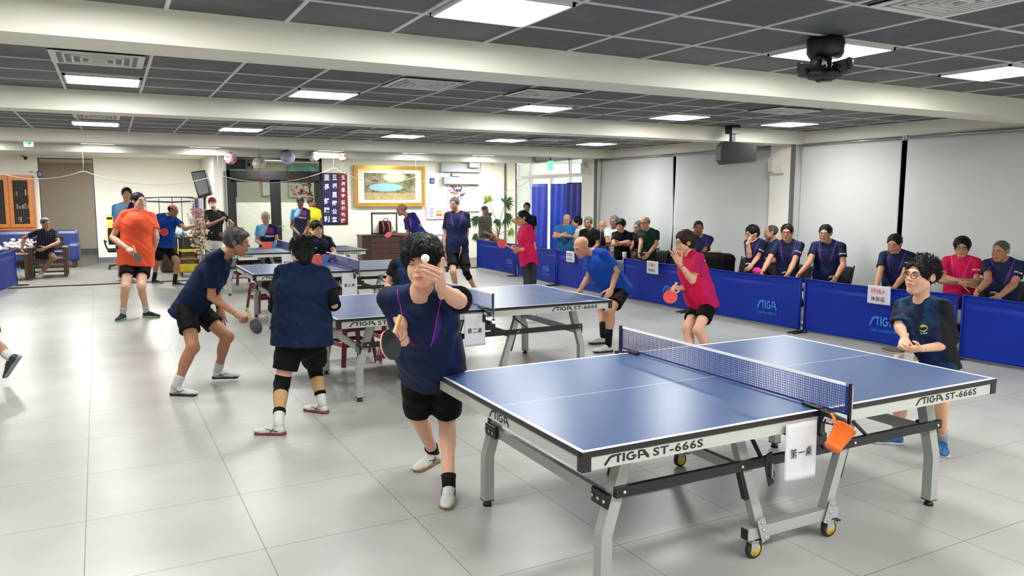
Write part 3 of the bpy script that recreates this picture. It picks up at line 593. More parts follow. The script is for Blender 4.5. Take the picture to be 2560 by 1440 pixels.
hung_sign(2172, 2229, 706, (('國城A', RED), ('休息區', INK)), 'white paper sign with red and black writing left of the boy', 6.38)
# ================================================================== distance-field figures (organic surfaces)
class Field:
    def __init__(s, lo, hi, h):
        s.h = h; s.lo = np.array(lo, float); n = np.ceil((np.array(hi)-s.lo)/h).astype(int)+1; s.n = n
        s.a = np.full(n, 1., np.float32)
    def like(s):
        f = Field.__new__(Field); f.h = s.h; f.lo = s.lo; f.n = s.n; f.a = np.full(s.n, 1., np.float32); return f
    def sub(s, lo, hi):
        i0 = np.clip(np.floor((np.array(lo)-s.lo)/s.h).astype(int), 0, s.n-1); i1 = np.clip(np.ceil((np.array(hi)-s.lo)/s.h).astype(int)+1, 1, s.n)
        sl = tuple(slice(a, b) for a, b in zip(i0, i1)); X = [(s.lo[k]+s.h*np.arange(i0[k], i1[k])).astype(np.float32) for k in range(3)]
        return sl, X[0][:, None, None], X[1][None, :, None], X[2][None, None, :]
    def comb(s, sl, d, k, op='u'):
        a = s.a[sl]
        if op == 'u':
            if k > 0: hh = np.clip(.5+.5*(a-d)/k, 0, 1); s.a[sl] = a+(d-a)*hh-k*hh*(1-hh)
            else: s.a[sl] = np.minimum(a, d)
        else:                                   # subtract
            d = -d
            if k > 0: hh = np.clip(.5-.5*(a-d)/k, 0, 1); s.a[sl] = a+(d-a)*hh+k*hh*(1-hh)
            else: s.a[sl] = np.maximum(a, d)
    def cone(s, a, b, ra, rb, k=.02, op='u'):
        a = np.array(a, float); b = np.array(b, float); m = max(ra, rb)+k+2*s.h
        if op == 'u': sl, X, Y, Z = s.sub(np.minimum(a, b)-m, np.maximum(a, b)+m)
        else: sl, X, Y, Z = s.sub(np.minimum(a, b)-m, np.maximum(a, b)+m)
        ba = b-a; L = max(1e-9, ba @ ba); t = np.clip(((X-a[0])*ba[0]+(Y-a[1])*ba[1]+(Z-a[2])*ba[2])/L, 0, 1)
        d = np.sqrt((X-a[0]-t*ba[0])**2+(Y-a[1]-t*ba[1])**2+(Z-a[2]-t*ba[2])**2)-(ra+(rb-ra)*t)
        s.comb(sl, d.astype(np.float32), k, op)
    def ell(s, c, r, A=None, k=.02, op='u'):
        c = np.array(c, float); r = np.array(r, float); A = np.eye(3) if A is None else np.array(A, float)   # rows = axes
        m = max(r)+k+2*s.h; sl, X, Y, Z = s.sub(c-m, c+m); q = [((X-c[0])*A[i][0]+(Y-c[1])*A[i][1]+(Z-c[2])*A[i][2]) for i in range(3)]
        k0 = np.sqrt((q[0]/r[0])**2+(q[1]/r[1])**2+(q[2]/r[2])**2)+1e-6; k1 = np.sqrt((q[0]/r[0]**2)**2+(q[1]/r[1]**2)**2+(q[2]/r[2]**2)**2)+1e-6
        s.comb(sl, (k0*(k0-1)/k1).astype(np.float32), k, op)
    def ecap(s, a, b, side, ra, rb, k=.03, op='u', flat=False, ext=0.):
        # elliptic capsule; ra/rb = (half width along side, half depth)
        a = np.array(a, float); b = np.array(b, float); m = max(ra+rb)+k+2*s.h+ext; sl, X, Y, Z = s.sub(np.minimum(a, b)-m, np.maximum(a, b)+m)
        ax = b-a; L = np.linalg.norm(ax); ax = ax/L; sd = np.array(side)-ax*(np.array(side) @ ax); sd /= np.linalg.norm(sd); fw = np.cross(ax, sd)
        dx, dy, dz = X-a[0], Y-a[1], Z-a[2]
        w = dx*ax[0]+dy*ax[1]+dz*ax[2]; u = dx*sd[0]+dy*sd[1]+dz*sd[2]; v = dx*fw[0]+dy*fw[1]+dz*fw[2]
        t = np.clip(w/L, 0, 1); ru = ra[0]+(rb[0]-ra[0])*t; rv = ra[1]+(rb[1]-ra[1])*t; mn = np.minimum(ru, rv)
        if flat:
            d = (np.sqrt((u/ru)**2+(v/rv)**2)-1)*mn; d = np.maximum(d, np.maximum(-w-ext, w-L-ext))
        else:
            e = np.maximum(np.maximum(-w, w-L), 0)/mn; d = (np.sqrt((u/ru)**2+(v/rv)**2+e**2)-1)*mn
        s.comb(sl, d.astype(np.float32), k, op)
    def plane(s, p, n):                         # keep the side n points away from
        n = np.array(n, float); n /= np.linalg.norm(n); sl, X, Y, Z = s.sub(s.lo-1, s.lo+s.n*s.h+1)
        s.a = np.maximum(s.a, ((X-p[0])*n[0]+(Y-p[1])*n[1]+(Z-p[2])*n[2]).astype(np.float32))
    def wrinkle(s, amp, f, seed=0., dirn=(0, 0, 1)):
        sl, X, Y, Z = s.sub(s.lo-1, s.lo+s.n*s.h+1)
        w = 1.1*np.sin(f*.31*X+.23*f*Z+seed)+1.1*np.sin(f*.27*Y-.19*f*Z+1.7*seed)+.8*np.sin(f*.6*Z+f*.3*(X+Y)+seed*2.3)
        m = .55+.45*np.sin(f*.33*(X-Y)+f*.25*Z+seed)
        d = (1-np.abs(np.sin(f*.35*(X*.75+Z*.55+Y*.3)+.9*w+seed*3))*1.6)*.6*m+np.sin(f*.8*(Y*.7+X*.3-Z*.35)+1.6*w+seed)*.45*(1-m)+np.sin(f*1.7*(X*.7-Y*.5+.25*Z)+w*2+2*seed)*.18
        s.a = s.a+(amp*d).astype(np.float32)
    def mesh(s):
        a = s.a; S = a < 0; nx, ny, nz = a.shape
        c = np.zeros((nx-1, ny-1, nz-1), np.int8)
        for i in (0, 1):
            for j in (0, 1):
                for k in (0, 1): c += S[i:nx-1+i, j:ny-1+j, k:nz-1+k]
        I = np.argwhere((c > 0) & (c < 8)); vid = np.full(c.shape, -1, np.int64)
        if len(I) == 0: return np.zeros((0, 3)), np.zeros((0, 4), int)
        vid[I[:, 0], I[:, 1], I[:, 2]] = np.arange(len(I)); P = np.zeros((len(I), 3)); N = np.zeros(len(I))
        cor = [(i, j, k) for i in (0, 1) for j in (0, 1) for k in (0, 1)]
        val = {q: a[I[:, 0]+q[0], I[:, 1]+q[1], I[:, 2]+q[2]].astype(float) for q in cor}
        for q in cor:
            for ax in range(3):
                if q[ax] == 0:
                    r = list(q); r[ax] = 1; r = tuple(r); va, vb = val[q], val[r]; m = (va < 0) != (vb < 0)
                    t = np.where(m, va/np.where(m, va-vb, 1), 0)
                    for d in range(3): P[:, d] += np.where(m, q[d]+(t if d == ax else 0), 0)
                    N += m
        P = s.lo+(I+P/N[:, None])*s.h; F = []
        for ax in range(3):
            b, cc = (ax+1) % 3, (ax+2) % 3
            sa = [slice(None)]*3; sb = [slice(None)]*3; sa[ax] = slice(0, -1); sb[ax] = slice(1, None)
            A = S[tuple(sa)]; B = S[tuple(sb)]; E = np.argwhere(A != B)
            E = E[(E[:, b] > 0) & (E[:, cc] > 0) & (E[:, b] < a.shape[b]-1) & (E[:, cc] < a.shape[cc]-1)]
            def g(db, dc): 
                J = E.copy(); J[:, b] -= db; J[:, cc] -= dc; return vid[J[:, 0], J[:, 1], J[:, 2]]
            q = np.stack([g(1, 1), g(0, 1), g(0, 0), g(1, 0)], 1); ins = A[E[:, 0], E[:, 1], E[:, 2]]
            q[~ins] = q[~ins][:, ::-1]; F.append(q[(q >= 0).all(1)])
        return P, np.concatenate(F)
    def sample(s, P):
        G = (P-s.lo)/s.h; i = np.clip(np.floor(G).astype(int), 0, s.n-2); f = np.clip(G-i, 0, 1); r = 0
        for dx in (0, 1):
            for dy in (0, 1):
                for dz in (0, 1):
                    w = (f[..., 0] if dx else 1-f[..., 0])*(f[..., 1] if dy else 1-f[..., 1])*(f[..., 2] if dz else 1-f[..., 2]); r = r+w*s.a[i[..., 0]+dx, i[..., 1]+dy, i[..., 2]+dz]
        return r
def np_obj(name, V, F, mats, parent, mi=None, attrs=None, sub=None):
    me = bpy.data.meshes.new(name); me.vertices.add(len(V)); me.vertices.foreach_set('co', np.asarray(V, np.float32).ravel())
    F = np.asarray(F); nf = len(F); me.loops.add(nf*4); me.loops.foreach_set('vertex_index', F.ravel().astype(np.int32)); me.polygons.add(nf)
    me.polygons.foreach_set('loop_start', np.arange(0, nf*4, 4, dtype=np.int32)); me.polygons.foreach_set('loop_total', np.full(nf, 4, np.int32))
    me.polygons.foreach_set('use_smooth', np.ones(nf, bool))
    for m in (mats if isinstance(mats, (list, tuple)) else [mats]): me.materials.append(m)
    if mi is not None: me.polygons.foreach_set('material_index', np.asarray(mi, np.int32))
    if attrs:
        for k, v in attrs.items():
            at_ = me.attributes.new(k, 'FLOAT_VECTOR', 'POINT'); at_.data.foreach_set('vector', np.asarray(v, np.float32).ravel())
    me.update(); me.validate(); o = bpy.data.objects.new(name, me); COL.objects.link(o); o.parent = parent; return o
def frame(M, P, o=None):           # rows of M = axes; local -> world
    R = np.asarray(P) @ np.asarray(M); return R+o if o is not None else R
# ------------------------------------------------------------------ head, hair and hand templates (cached)
_HT = {}
def head_field(h, fat=0., nose=1., chin=1.):
    key = ('hf', h, fat, nose, chin)
    if key in _HT: return _HT[key]
    F = Field((-.11, -.13, -.17), (.11, .14, .14), h); f = 1+fat
    F.ell((0, -.014, .032), (.0745, .094, .083), k=.0)
    F.ell((0, .026, -.030), (.060*f, .062, .076), k=.03)
    for s_ in (-1, 1):
        F.cone((s_*.048*f, .004, -.058), (s_*.020, .060, -.095*chin), .022, .017, .025)
        F.ell((s_*.036*f, .060, -.024), (.025, .020, .024), k=.02)
        F.ell((s_*.040*f, .045, -.052), (.022, .026, .026), k=.02)
        F.cone((s_*.012, .0815, .024), (s_*.040, .073, .026), .010, .009, .014)
    F.ell((0, .062, -.097*chin), (.024, .018, .016), k=.018)
    F.cone((0, .04, -.09*chin), (0, -.01, -.075), .03, .035, .03)
    for s_ in (-1, 1): F.ell((s_*.031, .0965, .003), (.018, .015, .0105), k=.012, op='s')
    for s_ in (-1, 1):                       # eyelids over the socket
        F.ell((s_*.031, .0735, .002), (.016, .0135, .0125), k=.004)
    F.cone((0, .082, .016), (0, .100*(.5+.5*nose), -.020), .007, .0105*nose, .010); F.ell((0, .100, -.0245), (.0125*nose, .0105, .009), k=.006)
    for s_ in (-1, 1): F.ell((s_*.0115*nose, .0925, -.0275), (.0075, .009, .0065), k=.006)
    for s_ in (-1, 1): F.ell((s_*.0065, .100, -.0345), (.0035, .006, .003), k=.003, op='s')
    F.ell((0, .0845, -.0555), (.028, .013, .016), k=.012)
    F.cone((-.019, .0885, -.0580), (0, .0955, -.0545), .0045, .0062, .004); F.cone((.019, .0885, -.0580), (0, .0955, -.0545), .0045, .0062, .004)
    F.cone((-.015, .0885, -.0645), (.015, .0885, -.0645), .006, .006, .005); F.ell((0, .0945, -.0655), (.014, .006, .0055), k=.005)
    F.cone((-.021, .0955, -.0608), (.021, .0955, -.0608), .0016, .0016, .002, op='s')
    for s_ in (-1, 1):
        A = np.array([[.93, s_*.36, 0], [-s_*.36, .93, 0], [0, 0, 1]])
        F.ell((s_*.079, -.012, .0), (.0085, .019, .031), A, k=.006); F.ell((s_*.086, -.008, .002), (.006, .0115, .020), A, k=.004, op='s')
    _HT[key] = F; return F
def head_mesh(h, *a):
    key = ('hm', h)+a
    if key in _HT: return _HT[key]
    F = head_field(h, *a); V, Q = F.mesh(); c = V[Q].mean(1)
    lip = ((c[:, 0]/.022)**2+((c[:, 2]+.0603)/.0088)**2 < 1) & (c[:, 1] > .082)
    _HT[key] = (V, Q, lip.astype(int)); return _HT[key]
def surf_y(F, x, z):
    ys = np.arange(.135, -.02, -.0008); P = np.stack([np.full_like(ys, x), ys, np.full_like(ys, z)], 1); v = F.sample(P)
    k = np.argmax(v < 0); return ys[k]
HAIR = {  # thickness, front line z, side line, back line z, noise, extra
 'short': (.014, .058, .0, -.055, .0035), 'buzz': (.005, .072, .0, -.035, .001), 'side': (.018, .052, .0, -.06, .004), 'tousled': (.026, .020, -.02, -.075, .006), 'spiky': (.020, .048, .0, -.055, .006),
 'full': (.022, .045, -.01, -.07, .005), 'bob': (.020, .050, -.045, -.085, .004), 'bowl': (.020, .030, -.02, -.07, .003), 'pony': (.012, .056, -.01, -.07, .003), 'bun': (.014, .06, -.02, -.09, .004)}
def hair_mesh(h, style):
    key = ('hair', h, style)
    if key in _HT: return _HT[key]
    if style in ('fringe',):                # bald on top, hair round the sides and back
        F = Field((-.13, -.15, -.14), (.13, .12, .08), h); F.ell((0, -.016, .026), (.0785, .098, .082), k=0.)
        F.ell((0, .100, .02), (.12, .10, .2), k=.01, op='s'); F.plane((0, 0, .042), (0, .35, 1)); F.plane((0, 0, -.06), (0, .2, -1)); F.wrinkle(.0015, 160., 1.)
    elif style == 'thin':
        F = Field((-.13, -.15, -.14), (.13, .14, .16), h); F.ell((0, -.018, .034), (.0785, .097, .0845), k=0.)
        F.ell((0, .105, .0), (.10, .085, .12), k=.01, op='s'); F.plane((0, 0, -.05), (0, .0, -1)); F.wrinkle(.0014, 170., 1.)
    else:
        t, zf, zs, zb, nz = HAIR[style]
        F = Field((-.15, -.19, -.27), (.15, .17, .19), h)
        by_ = .0 if style in ('tousled', 'bowl', 'full', 'spiky') else t*.55
        F.ell((0, -.016-by_, .034+t*.35), (.0745+t, .094+t*.8, .081+t*.95), k=0.)
        if style in ('bob', 'full', 'bun', 'pony'): F.ell((0, -.055, -.02), (.062+t*.6, .05+t, .06), k=.03)
        if style in ('tousled', 'bowl'): F.ell((0, .04, .055), (.068+t*.5, .055+t*.5, .045+t*.4), k=.02)
        if style == 'side': F.ell((.01, .045, .075), (.065, .05, .035), k=.02)
        F.wrinkle(nz, 95. if nz > .006 else 140., hash(style) % 7 if False else len(style)); F.wrinkle(nz*.5, 260., 2.)
        # cut the face opening
        F.ell((0, .135, zf-.115), (.080+t*.3, .125, .145), k=.006, op='s')
        F.cone((-.12, .045, zs-.09), (.12, .045, zs-.09), .075, .075, .004, op='s')
        F.plane((0, 0, zb), (0, .35, -1)) if style not in ('bob',) else F.plane((0, 0, zb), (0, .05, -1))
        for s_ in (-1, 1):
            if style not in ('bob',): F.ell((s_*.09, -.006, -.012), (.03, .026, .036), k=.004, op='s')
        if style == 'pony': F.cone((0, -.10, .03), (0, -.15, .0), .022, .034, .015); F.cone((0, -.15, .0), (0, -.14, -.15), .034, .02, .02); F.wrinkle(.002, 150., 3.)
        if style == 'bun': F.ell((0, -.082, -.06), (.055, .038, .065), k=.03)
    V, Q = F.mesh(); _HT[key] = (V, Q); return _HT[key]
def hand_mesh(h, pose):
    """palm along +Y, back of the hand +Z, thumb on +X"""
    key = ('hand', h, pose)
    if key in _HT: return _HT[key]
    curl, spread, thumb = {'relax': ([.35, .4, .45, .5], .5, .3), 'open': ([.12, .10, .14, .2], 1.0, 0.), 'cup': ([.30, .26, .28, .34], .55, .1), 'grip': ([1.15, 1.25, 1.3, 1.3], .2, 1.), 'penhold': ([.9, 1.2, 1.3, 1.3], .2, 1.), 'fist': ([1.4, 1.45, 1.5, 1.5], .1, 1.2), 'flat': ([.08, .06, .06, .1], .3, .0), 'serve': ([1.15, 1.1, 1.0, .95], .8, -.3)}[pose]
    mul = (1., .12, .12) if pose == 'serve' else (1., .95, .7)
    F = Field((-.11, -.07, -.13), (.12, .23, .06), h)
    F.ecap((0, -.06, 0), (0, .01, 0), (1, 0, 0), (.027, .019), (.029, .019), 0.)
    F.ell((.002, .048, 0), (.041, .054, .0165), k=.02); F.ell((.024, .028, -.010), (.018, .032, .016), k=.015); F.ell((-.026, .035, -.008), (.014, .036, .014), k=.012)
    base = [(.0295, .088), (.010, .094), (-.0105, .090), (-.0295, .080)]; ln = [(.043, .026, .020), (.047, .030, .021), (.043, .028, .020), (.034, .021, .018)]; rr = [.0092, .0094, .0088, .0078]
    for i in range(4):
        x, y = base[i]; p = np.array([x, y, -.001]); an = (1.5-i)*.11*spread; a = 0
        F.cone((x*.6, .045, .0), p, .010, rr[i]+.001, .006)
        for j in range(3):
            a += curl[i]*mul[j]; d = np.array([math.sin(an)*math.cos(a), math.cos(an)*math.cos(a), -math.sin(a)]); q = p+d*ln[i][j]
            r0 = rr[i]*(1, .93, .86)[j]; F.cone(p, q, r0, r0*.93, .0025); p = q
    b = np.array([.026, .018, -.008]); d1 = np.array([.70, .62, -.15-.30*thumb]); d1 /= np.linalg.norm(d1); p1 = b+d1*.046
    d2 = np.array([.50-.45*thumb, .80, -.12-.55*thumb]); d2 /= np.linalg.norm(d2); p2 = p1+d2*.033
    d3 = np.array([.36-.75*thumb, .90, -.10-.5*thumb]); d3 /= np.linalg.norm(d3); p3 = p2+d3*.026
    F.cone(b, p1, .0145, .0115, .012); F.cone(p1, p2, .0112, .0102, .004); F.cone(p2, p3, .0102, .0085, .003)
    V, Q = F.mesh(); _HT[key] = (V, Q); return _HT[key]
def shoe_mesh(h):
    key = ('shoe', h)
    if key in _HT: return _HT[key]
    U = Field((-.07, -.11, -.01), (.07, .22, .13), h)
    U.ecap((0, -.04, .042), (0, .115, .030), (1, 0, 0), (.034, .040), (.041, .028), .0); U.ell((.004, .145, .026), (.037, .050, .024), k=.02)
    U.cone((0, -.03, .045), (0, -.025, .085), .038, .034, .015); U.cone((0, .01, .062), (0, .075, .045), .033, .028, .02)
    U.cone((0, -.02, .085), (0, -.035, .14), .027, .03, .006, op='s'); U.plane((0, 0, .018), (0, 0, -1)); U.plane((0, 0, .098), (0, -.35, 1))
    S = Field((-.07, -.12, -.01), (.08, .22, .05), h)
    S.ecap((0, -.055, .01), (0, .05, .01), (1, 0, 0), (.038, .030), (.036, .030), .0); S.ecap((0, .04, .01), (.004, .148, .010), (1, 0, 0), (.036, .03), (.047, .03), .02); S.plane((0, 0, .0), (0, 0, -1)); S.plane((0, 0, .026), (0, .0, 1))
    a = U.mesh(); b = S.mesh(); _HT[key] = (a, b); return _HT[key]
# ------------------------------------------------------------------ materials for people
def m_skin(name, c):
    if name in MATS: return MATS[name]
    t = NT(name); n = t.noise(t.coord(), 9., 4.); c2 = (c[0]*.96, c[1]*.90, c[2]*.88)
    t.set(t.mix(n, c, c2), .5, spec=.35); t.b.inputs['Subsurface Weight'].default_value = .12; t.b.inputs['Subsurface Radius'].default_value = (1., .35, .2); t.b.inputs['Subsurface Scale'].default_value = .008
    MATS[name] = t.m; return t.m
SK = {'light': (214, 170, 145), 'mid': (192, 147, 117), 'tan': (165, 121, 92), 'dark': (130, 86, 62)}
def m_hair(name, a, b, sc=90.):
    if name in MATS: return MATS[name]
    t = NT(name); mp = t.n('ShaderNodeMapping'); t.l(t.coord(), mp.inputs[0]); mp.inputs['Scale'].default_value = (1., .8, .22)
    n = t.noise(mp.outputs[0], sc, 4., .7); t.set(t.mix(t.ramp(n, .38, .64), a, b), .55, spec=.22); t.bump(n, .6, .004); MATS[name] = t.m; return t.m
HC = {'black': ((6, 6, 7), (18, 17, 17)), 'dark': ((16, 14, 13), (42, 36, 32)), 'gray': ((26, 26, 28), (108, 106, 104)), 'salt': ((54, 52, 50), (132, 130, 126)), 'white': ((150, 148, 142), (206, 204, 198)), 'brown': ((28, 19, 15), (62, 44, 32))}
def m_cloth(name, c, var=.10, rough=.72):
    if name in MATS: return MATS[name]
    t = NT(name); co = t.coord(); n = t.noise(co, 5., 3.); t.set(t.mix(n, tuple(x*(1-var) for x in c), tuple(min(255, x*(1+var)) for x in c)), rough, spec=.16)
    t.b.inputs['Sheen Weight'].default_value = .0; t.bump(t.noise(co, 14., 4., .6), .35, .01); MATS[name] = t.m; return t.m
def band(t, x, c, w):                      # 1 inside |x-c| < w, soft
    d = t.M('ABSOLUTE', t.M('SUBTRACT', x, c)); return t.ramp(d, w*.7, w, 1., 0.)
def rng(t, z, a, b): return t.M('MULTIPLY', t.M('GREATER_THAN', z, a), t.M('LESS_THAN', z, b))
def m_team(name, body, side, c1=(196, 60, 190), c2=(98, 56, 168)):
    if name in MATS: return MATS[name]
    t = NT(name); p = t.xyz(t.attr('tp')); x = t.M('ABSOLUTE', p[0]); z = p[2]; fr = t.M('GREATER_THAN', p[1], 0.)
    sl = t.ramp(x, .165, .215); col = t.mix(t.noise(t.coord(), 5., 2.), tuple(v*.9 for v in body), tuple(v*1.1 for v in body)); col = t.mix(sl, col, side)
    xl = t.M('ADD', t.M('MULTIPLY', z, .24), .108); u = t.M('SUBTRACT', x, xl)
    wz = t.M('MULTIPLY', t.M('SINE', t.M('MULTIPLY', t.M('ADD', z, .25), PI/.21)), .030); wd = t.M('MULTIPLY', t.M('GREATER_THAN', u, .003), t.M('LESS_THAN', u, wz))
    col = t.mix(t.M('MULTIPLY', t.M('MULTIPLY', wd, rng(t, z, -.25, -.04)), t.M('MULTIPLY', fr, t.ramp(z, -.04, -.20, .25, .95))), col, c2)
    l1 = t.M('MULTIPLY', band(t, u, 0., .0032), rng(t, z, -.26, .03)); l2 = t.M('MULTIPLY', band(t, t.M('SUBTRACT', x, t.M('ADD', t.M('MULTIPLY', z, .55), .215)), 0., .0026), rng(t, z, -.24, -.11))
    col = t.mix(t.M('MULTIPLY', l1, fr), col, c1); col = t.mix(t.M('MULTIPLY', t.M('MULTIPLY', l2, fr), .7), col, c2)
    t.set(col, .7, spec=.25); t.bump(t.noise(t.coord(), 14., 4., .6), .35, .01); MATS[name] = t.m; return t.m
def m_tib(name='sky_navy_team_shirt'):
    if name in MATS: return MATS[name]
    t = NT(name); p = t.xyz(t.attr('tp')); x, z = p[0], p[2]; fr = t.M('GREATER_THAN', p[1], -.02)
    # person's right side light blue, lower body and left side navy, pink slashes
    s = t.ramp(t.M('ADD', x, t.M('MULTIPLY', t.M('ADD', z, .12), .45)), .015, .035); col = t.mix(s, (16, 20, 66), (124, 176, 214)); col = t.mix(t.ramp(x, .15, .19), col, (76, 146, 206))
    col = t.mix(t.M('MULTIPLY', t.ramp(z, -.20, -.24), t.M('LESS_THAN', x, .15)), col, (12, 17, 60))
    d = t.M('SUBTRACT', z, t.M('MULTIPLY', x, .75)); w = t.M('SINE', t.M('MULTIPLY', d, 2*PI/.035)); pk = t.M('MULTIPLY', t.M('GREATER_THAN', w, .35), t.M('MULTIPLY', rng(t, x, -.13, .03), rng(t, z, -.17, -.05)))
    col = t.mix(t.M('MULTIPLY', pk, fr), col, (196, 64, 144)); t.set(col, .7, spec=.25); t.bump(t.noise(t.coord(), 14., 4., .6), .35, .01); MATS[name] = t.m; return t.m
def m_galaxy(name='galaxy_print_shirt'):
    if name in MATS: return MATS[name]
    t = NT(name); p = t.attr('tp'); q = t.xyz(p); n = t.noise(p, 9., 5., .65); n2 = t.noise(p, 4., 3.); v = t.n('ShaderNodeTexVoronoi'); t.l(p, v.inputs['Vector']); v.inputs['Scale'].default_value = 42.
    col = t.mix(t.ramp(n, .42, .68), (6, 14, 42), (16, 80, 118)); col = t.mix(t.ramp(n2, .45, .62, 0, .75), col, (9, 20, 60))
    col = t.mix(t.ramp(v.outputs['Distance'], .10, .05), col, (120, 146, 172)); col = t.mix(t.ramp(t.M('ABSOLUTE', q[0]), .15, .17), col, (10, 12, 22))
    t.set(col, .7, spec=.25); MATS[name] = t.m; return t.m
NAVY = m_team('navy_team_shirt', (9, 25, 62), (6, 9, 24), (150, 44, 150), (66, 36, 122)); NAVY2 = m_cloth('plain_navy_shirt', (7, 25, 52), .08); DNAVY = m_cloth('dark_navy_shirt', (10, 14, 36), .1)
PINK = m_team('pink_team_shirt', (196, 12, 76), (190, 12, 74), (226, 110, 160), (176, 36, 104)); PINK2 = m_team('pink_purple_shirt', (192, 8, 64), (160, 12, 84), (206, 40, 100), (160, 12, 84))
BLKC = m_cloth('black_cloth', (4, 4, 5), .1); TIB = m_tib(); GAL = m_galaxy()
M_EYE = mat('eye_white', (178, 174, 168), .25, var=.01); M_IRIS = mat('dark_iris', (34, 22, 18), .15); M_LASH = mat('dark_lash', (26, 20, 18), .6); M_GL = mat('black_glasses_frame', (24, 22, 24), .3); M_GLR = mat('red_brown_glasses_frame', (96, 34, 36), .3); M_GLS = mat('steel_glasses_frame', (120, 118, 116), .3, .6)
SHW = mat('white_shoe_leather', (196, 196, 192), .45, var=.03); SHB = mat('black_shoe_mesh', (24, 26, 30), .6); SOLW = mat('white_sole', (184, 184, 178), .5); SOLG = mat('gum_sole', (150, 112, 64), .5); SOLR = mat('dark_red_sole', (112, 44, 40), .5); SOLB = mat('black_sole', (28, 28, 32), .6)
SOCKW = m_cloth('white_sock', (192, 192, 188), .04); SOCKB = m_cloth('black_sock', (20, 20, 22), .05)
def lipm(k): c = SK[k]; return m_skin('lips_'+k, (c[0]*.90, c[1]*.70, c[2]*.69))
# ------------------------------------------------------------------ the figure builder
V3 = lambda *a: np.array(a, float)
def nrm(v): v = np.asarray(v, float); return v/(np.linalg.norm(v)+1e-12)
def facing(P, yaw):
    tc = CP-np.asarray(P); tc[2] = 0; tc = nrm(tc); rg = np.cross(tc, V3(0, 0, 1))*-1; rg = nrm(rg)
    if rg @ CR < 0: rg = -rg
    a = math.radians(yaw); return tc*math.cos(a)+rg*math.sin(a)
def solve(sp, D, par=None, L=None):
    px, py = sp[0], sp[1]; m = sp[2] if len(sp) > 2 else 0.
    if not isinstance(m, str): return at(px, py, D+m)
    d = ray(px, py); d = d/np.linalg.norm(d); oc = CP-par; b = d @ oc; c = oc @ oc-L*L; q = b*b-c
    t = -b if q < 0 else (-b+math.sqrt(q) if m == '+' else -b-math.sqrt(q))
    return CP+d*t
def solve_knee(sp, hip, ank, Lt, Ls, fwd):
    d = ray(sp[0], sp[1])/FPX; best = None; dm = (depth(hip)+depth(ank))/2
    for s in np.arange(dm-.5, dm+.5, .01):
        P = CP+d*s; c = abs(np.linalg.norm(P-hip)-Lt)+abs(np.linalg.norm(P-ank)-Ls)-.12*((P-(hip+ank)/2) @ fwd)
        if best is None or c < best[0]: best = (c, P)
    return best[1]
def rotm(f, up=(0, 0, 1)):                 # rows: right, forward, up
    f = nrm(f); u = np.asarray(up, float); r = nrm(np.cross(f, u)); return np.array([r, f, nrm(np.cross(r, f))])
def legm(f, u):                            # rows: sideways, forward, along the leg
    u = nrm(u); r = nrm(np.cross(f, u)); return np.array([r, np.cross(u, r), u])
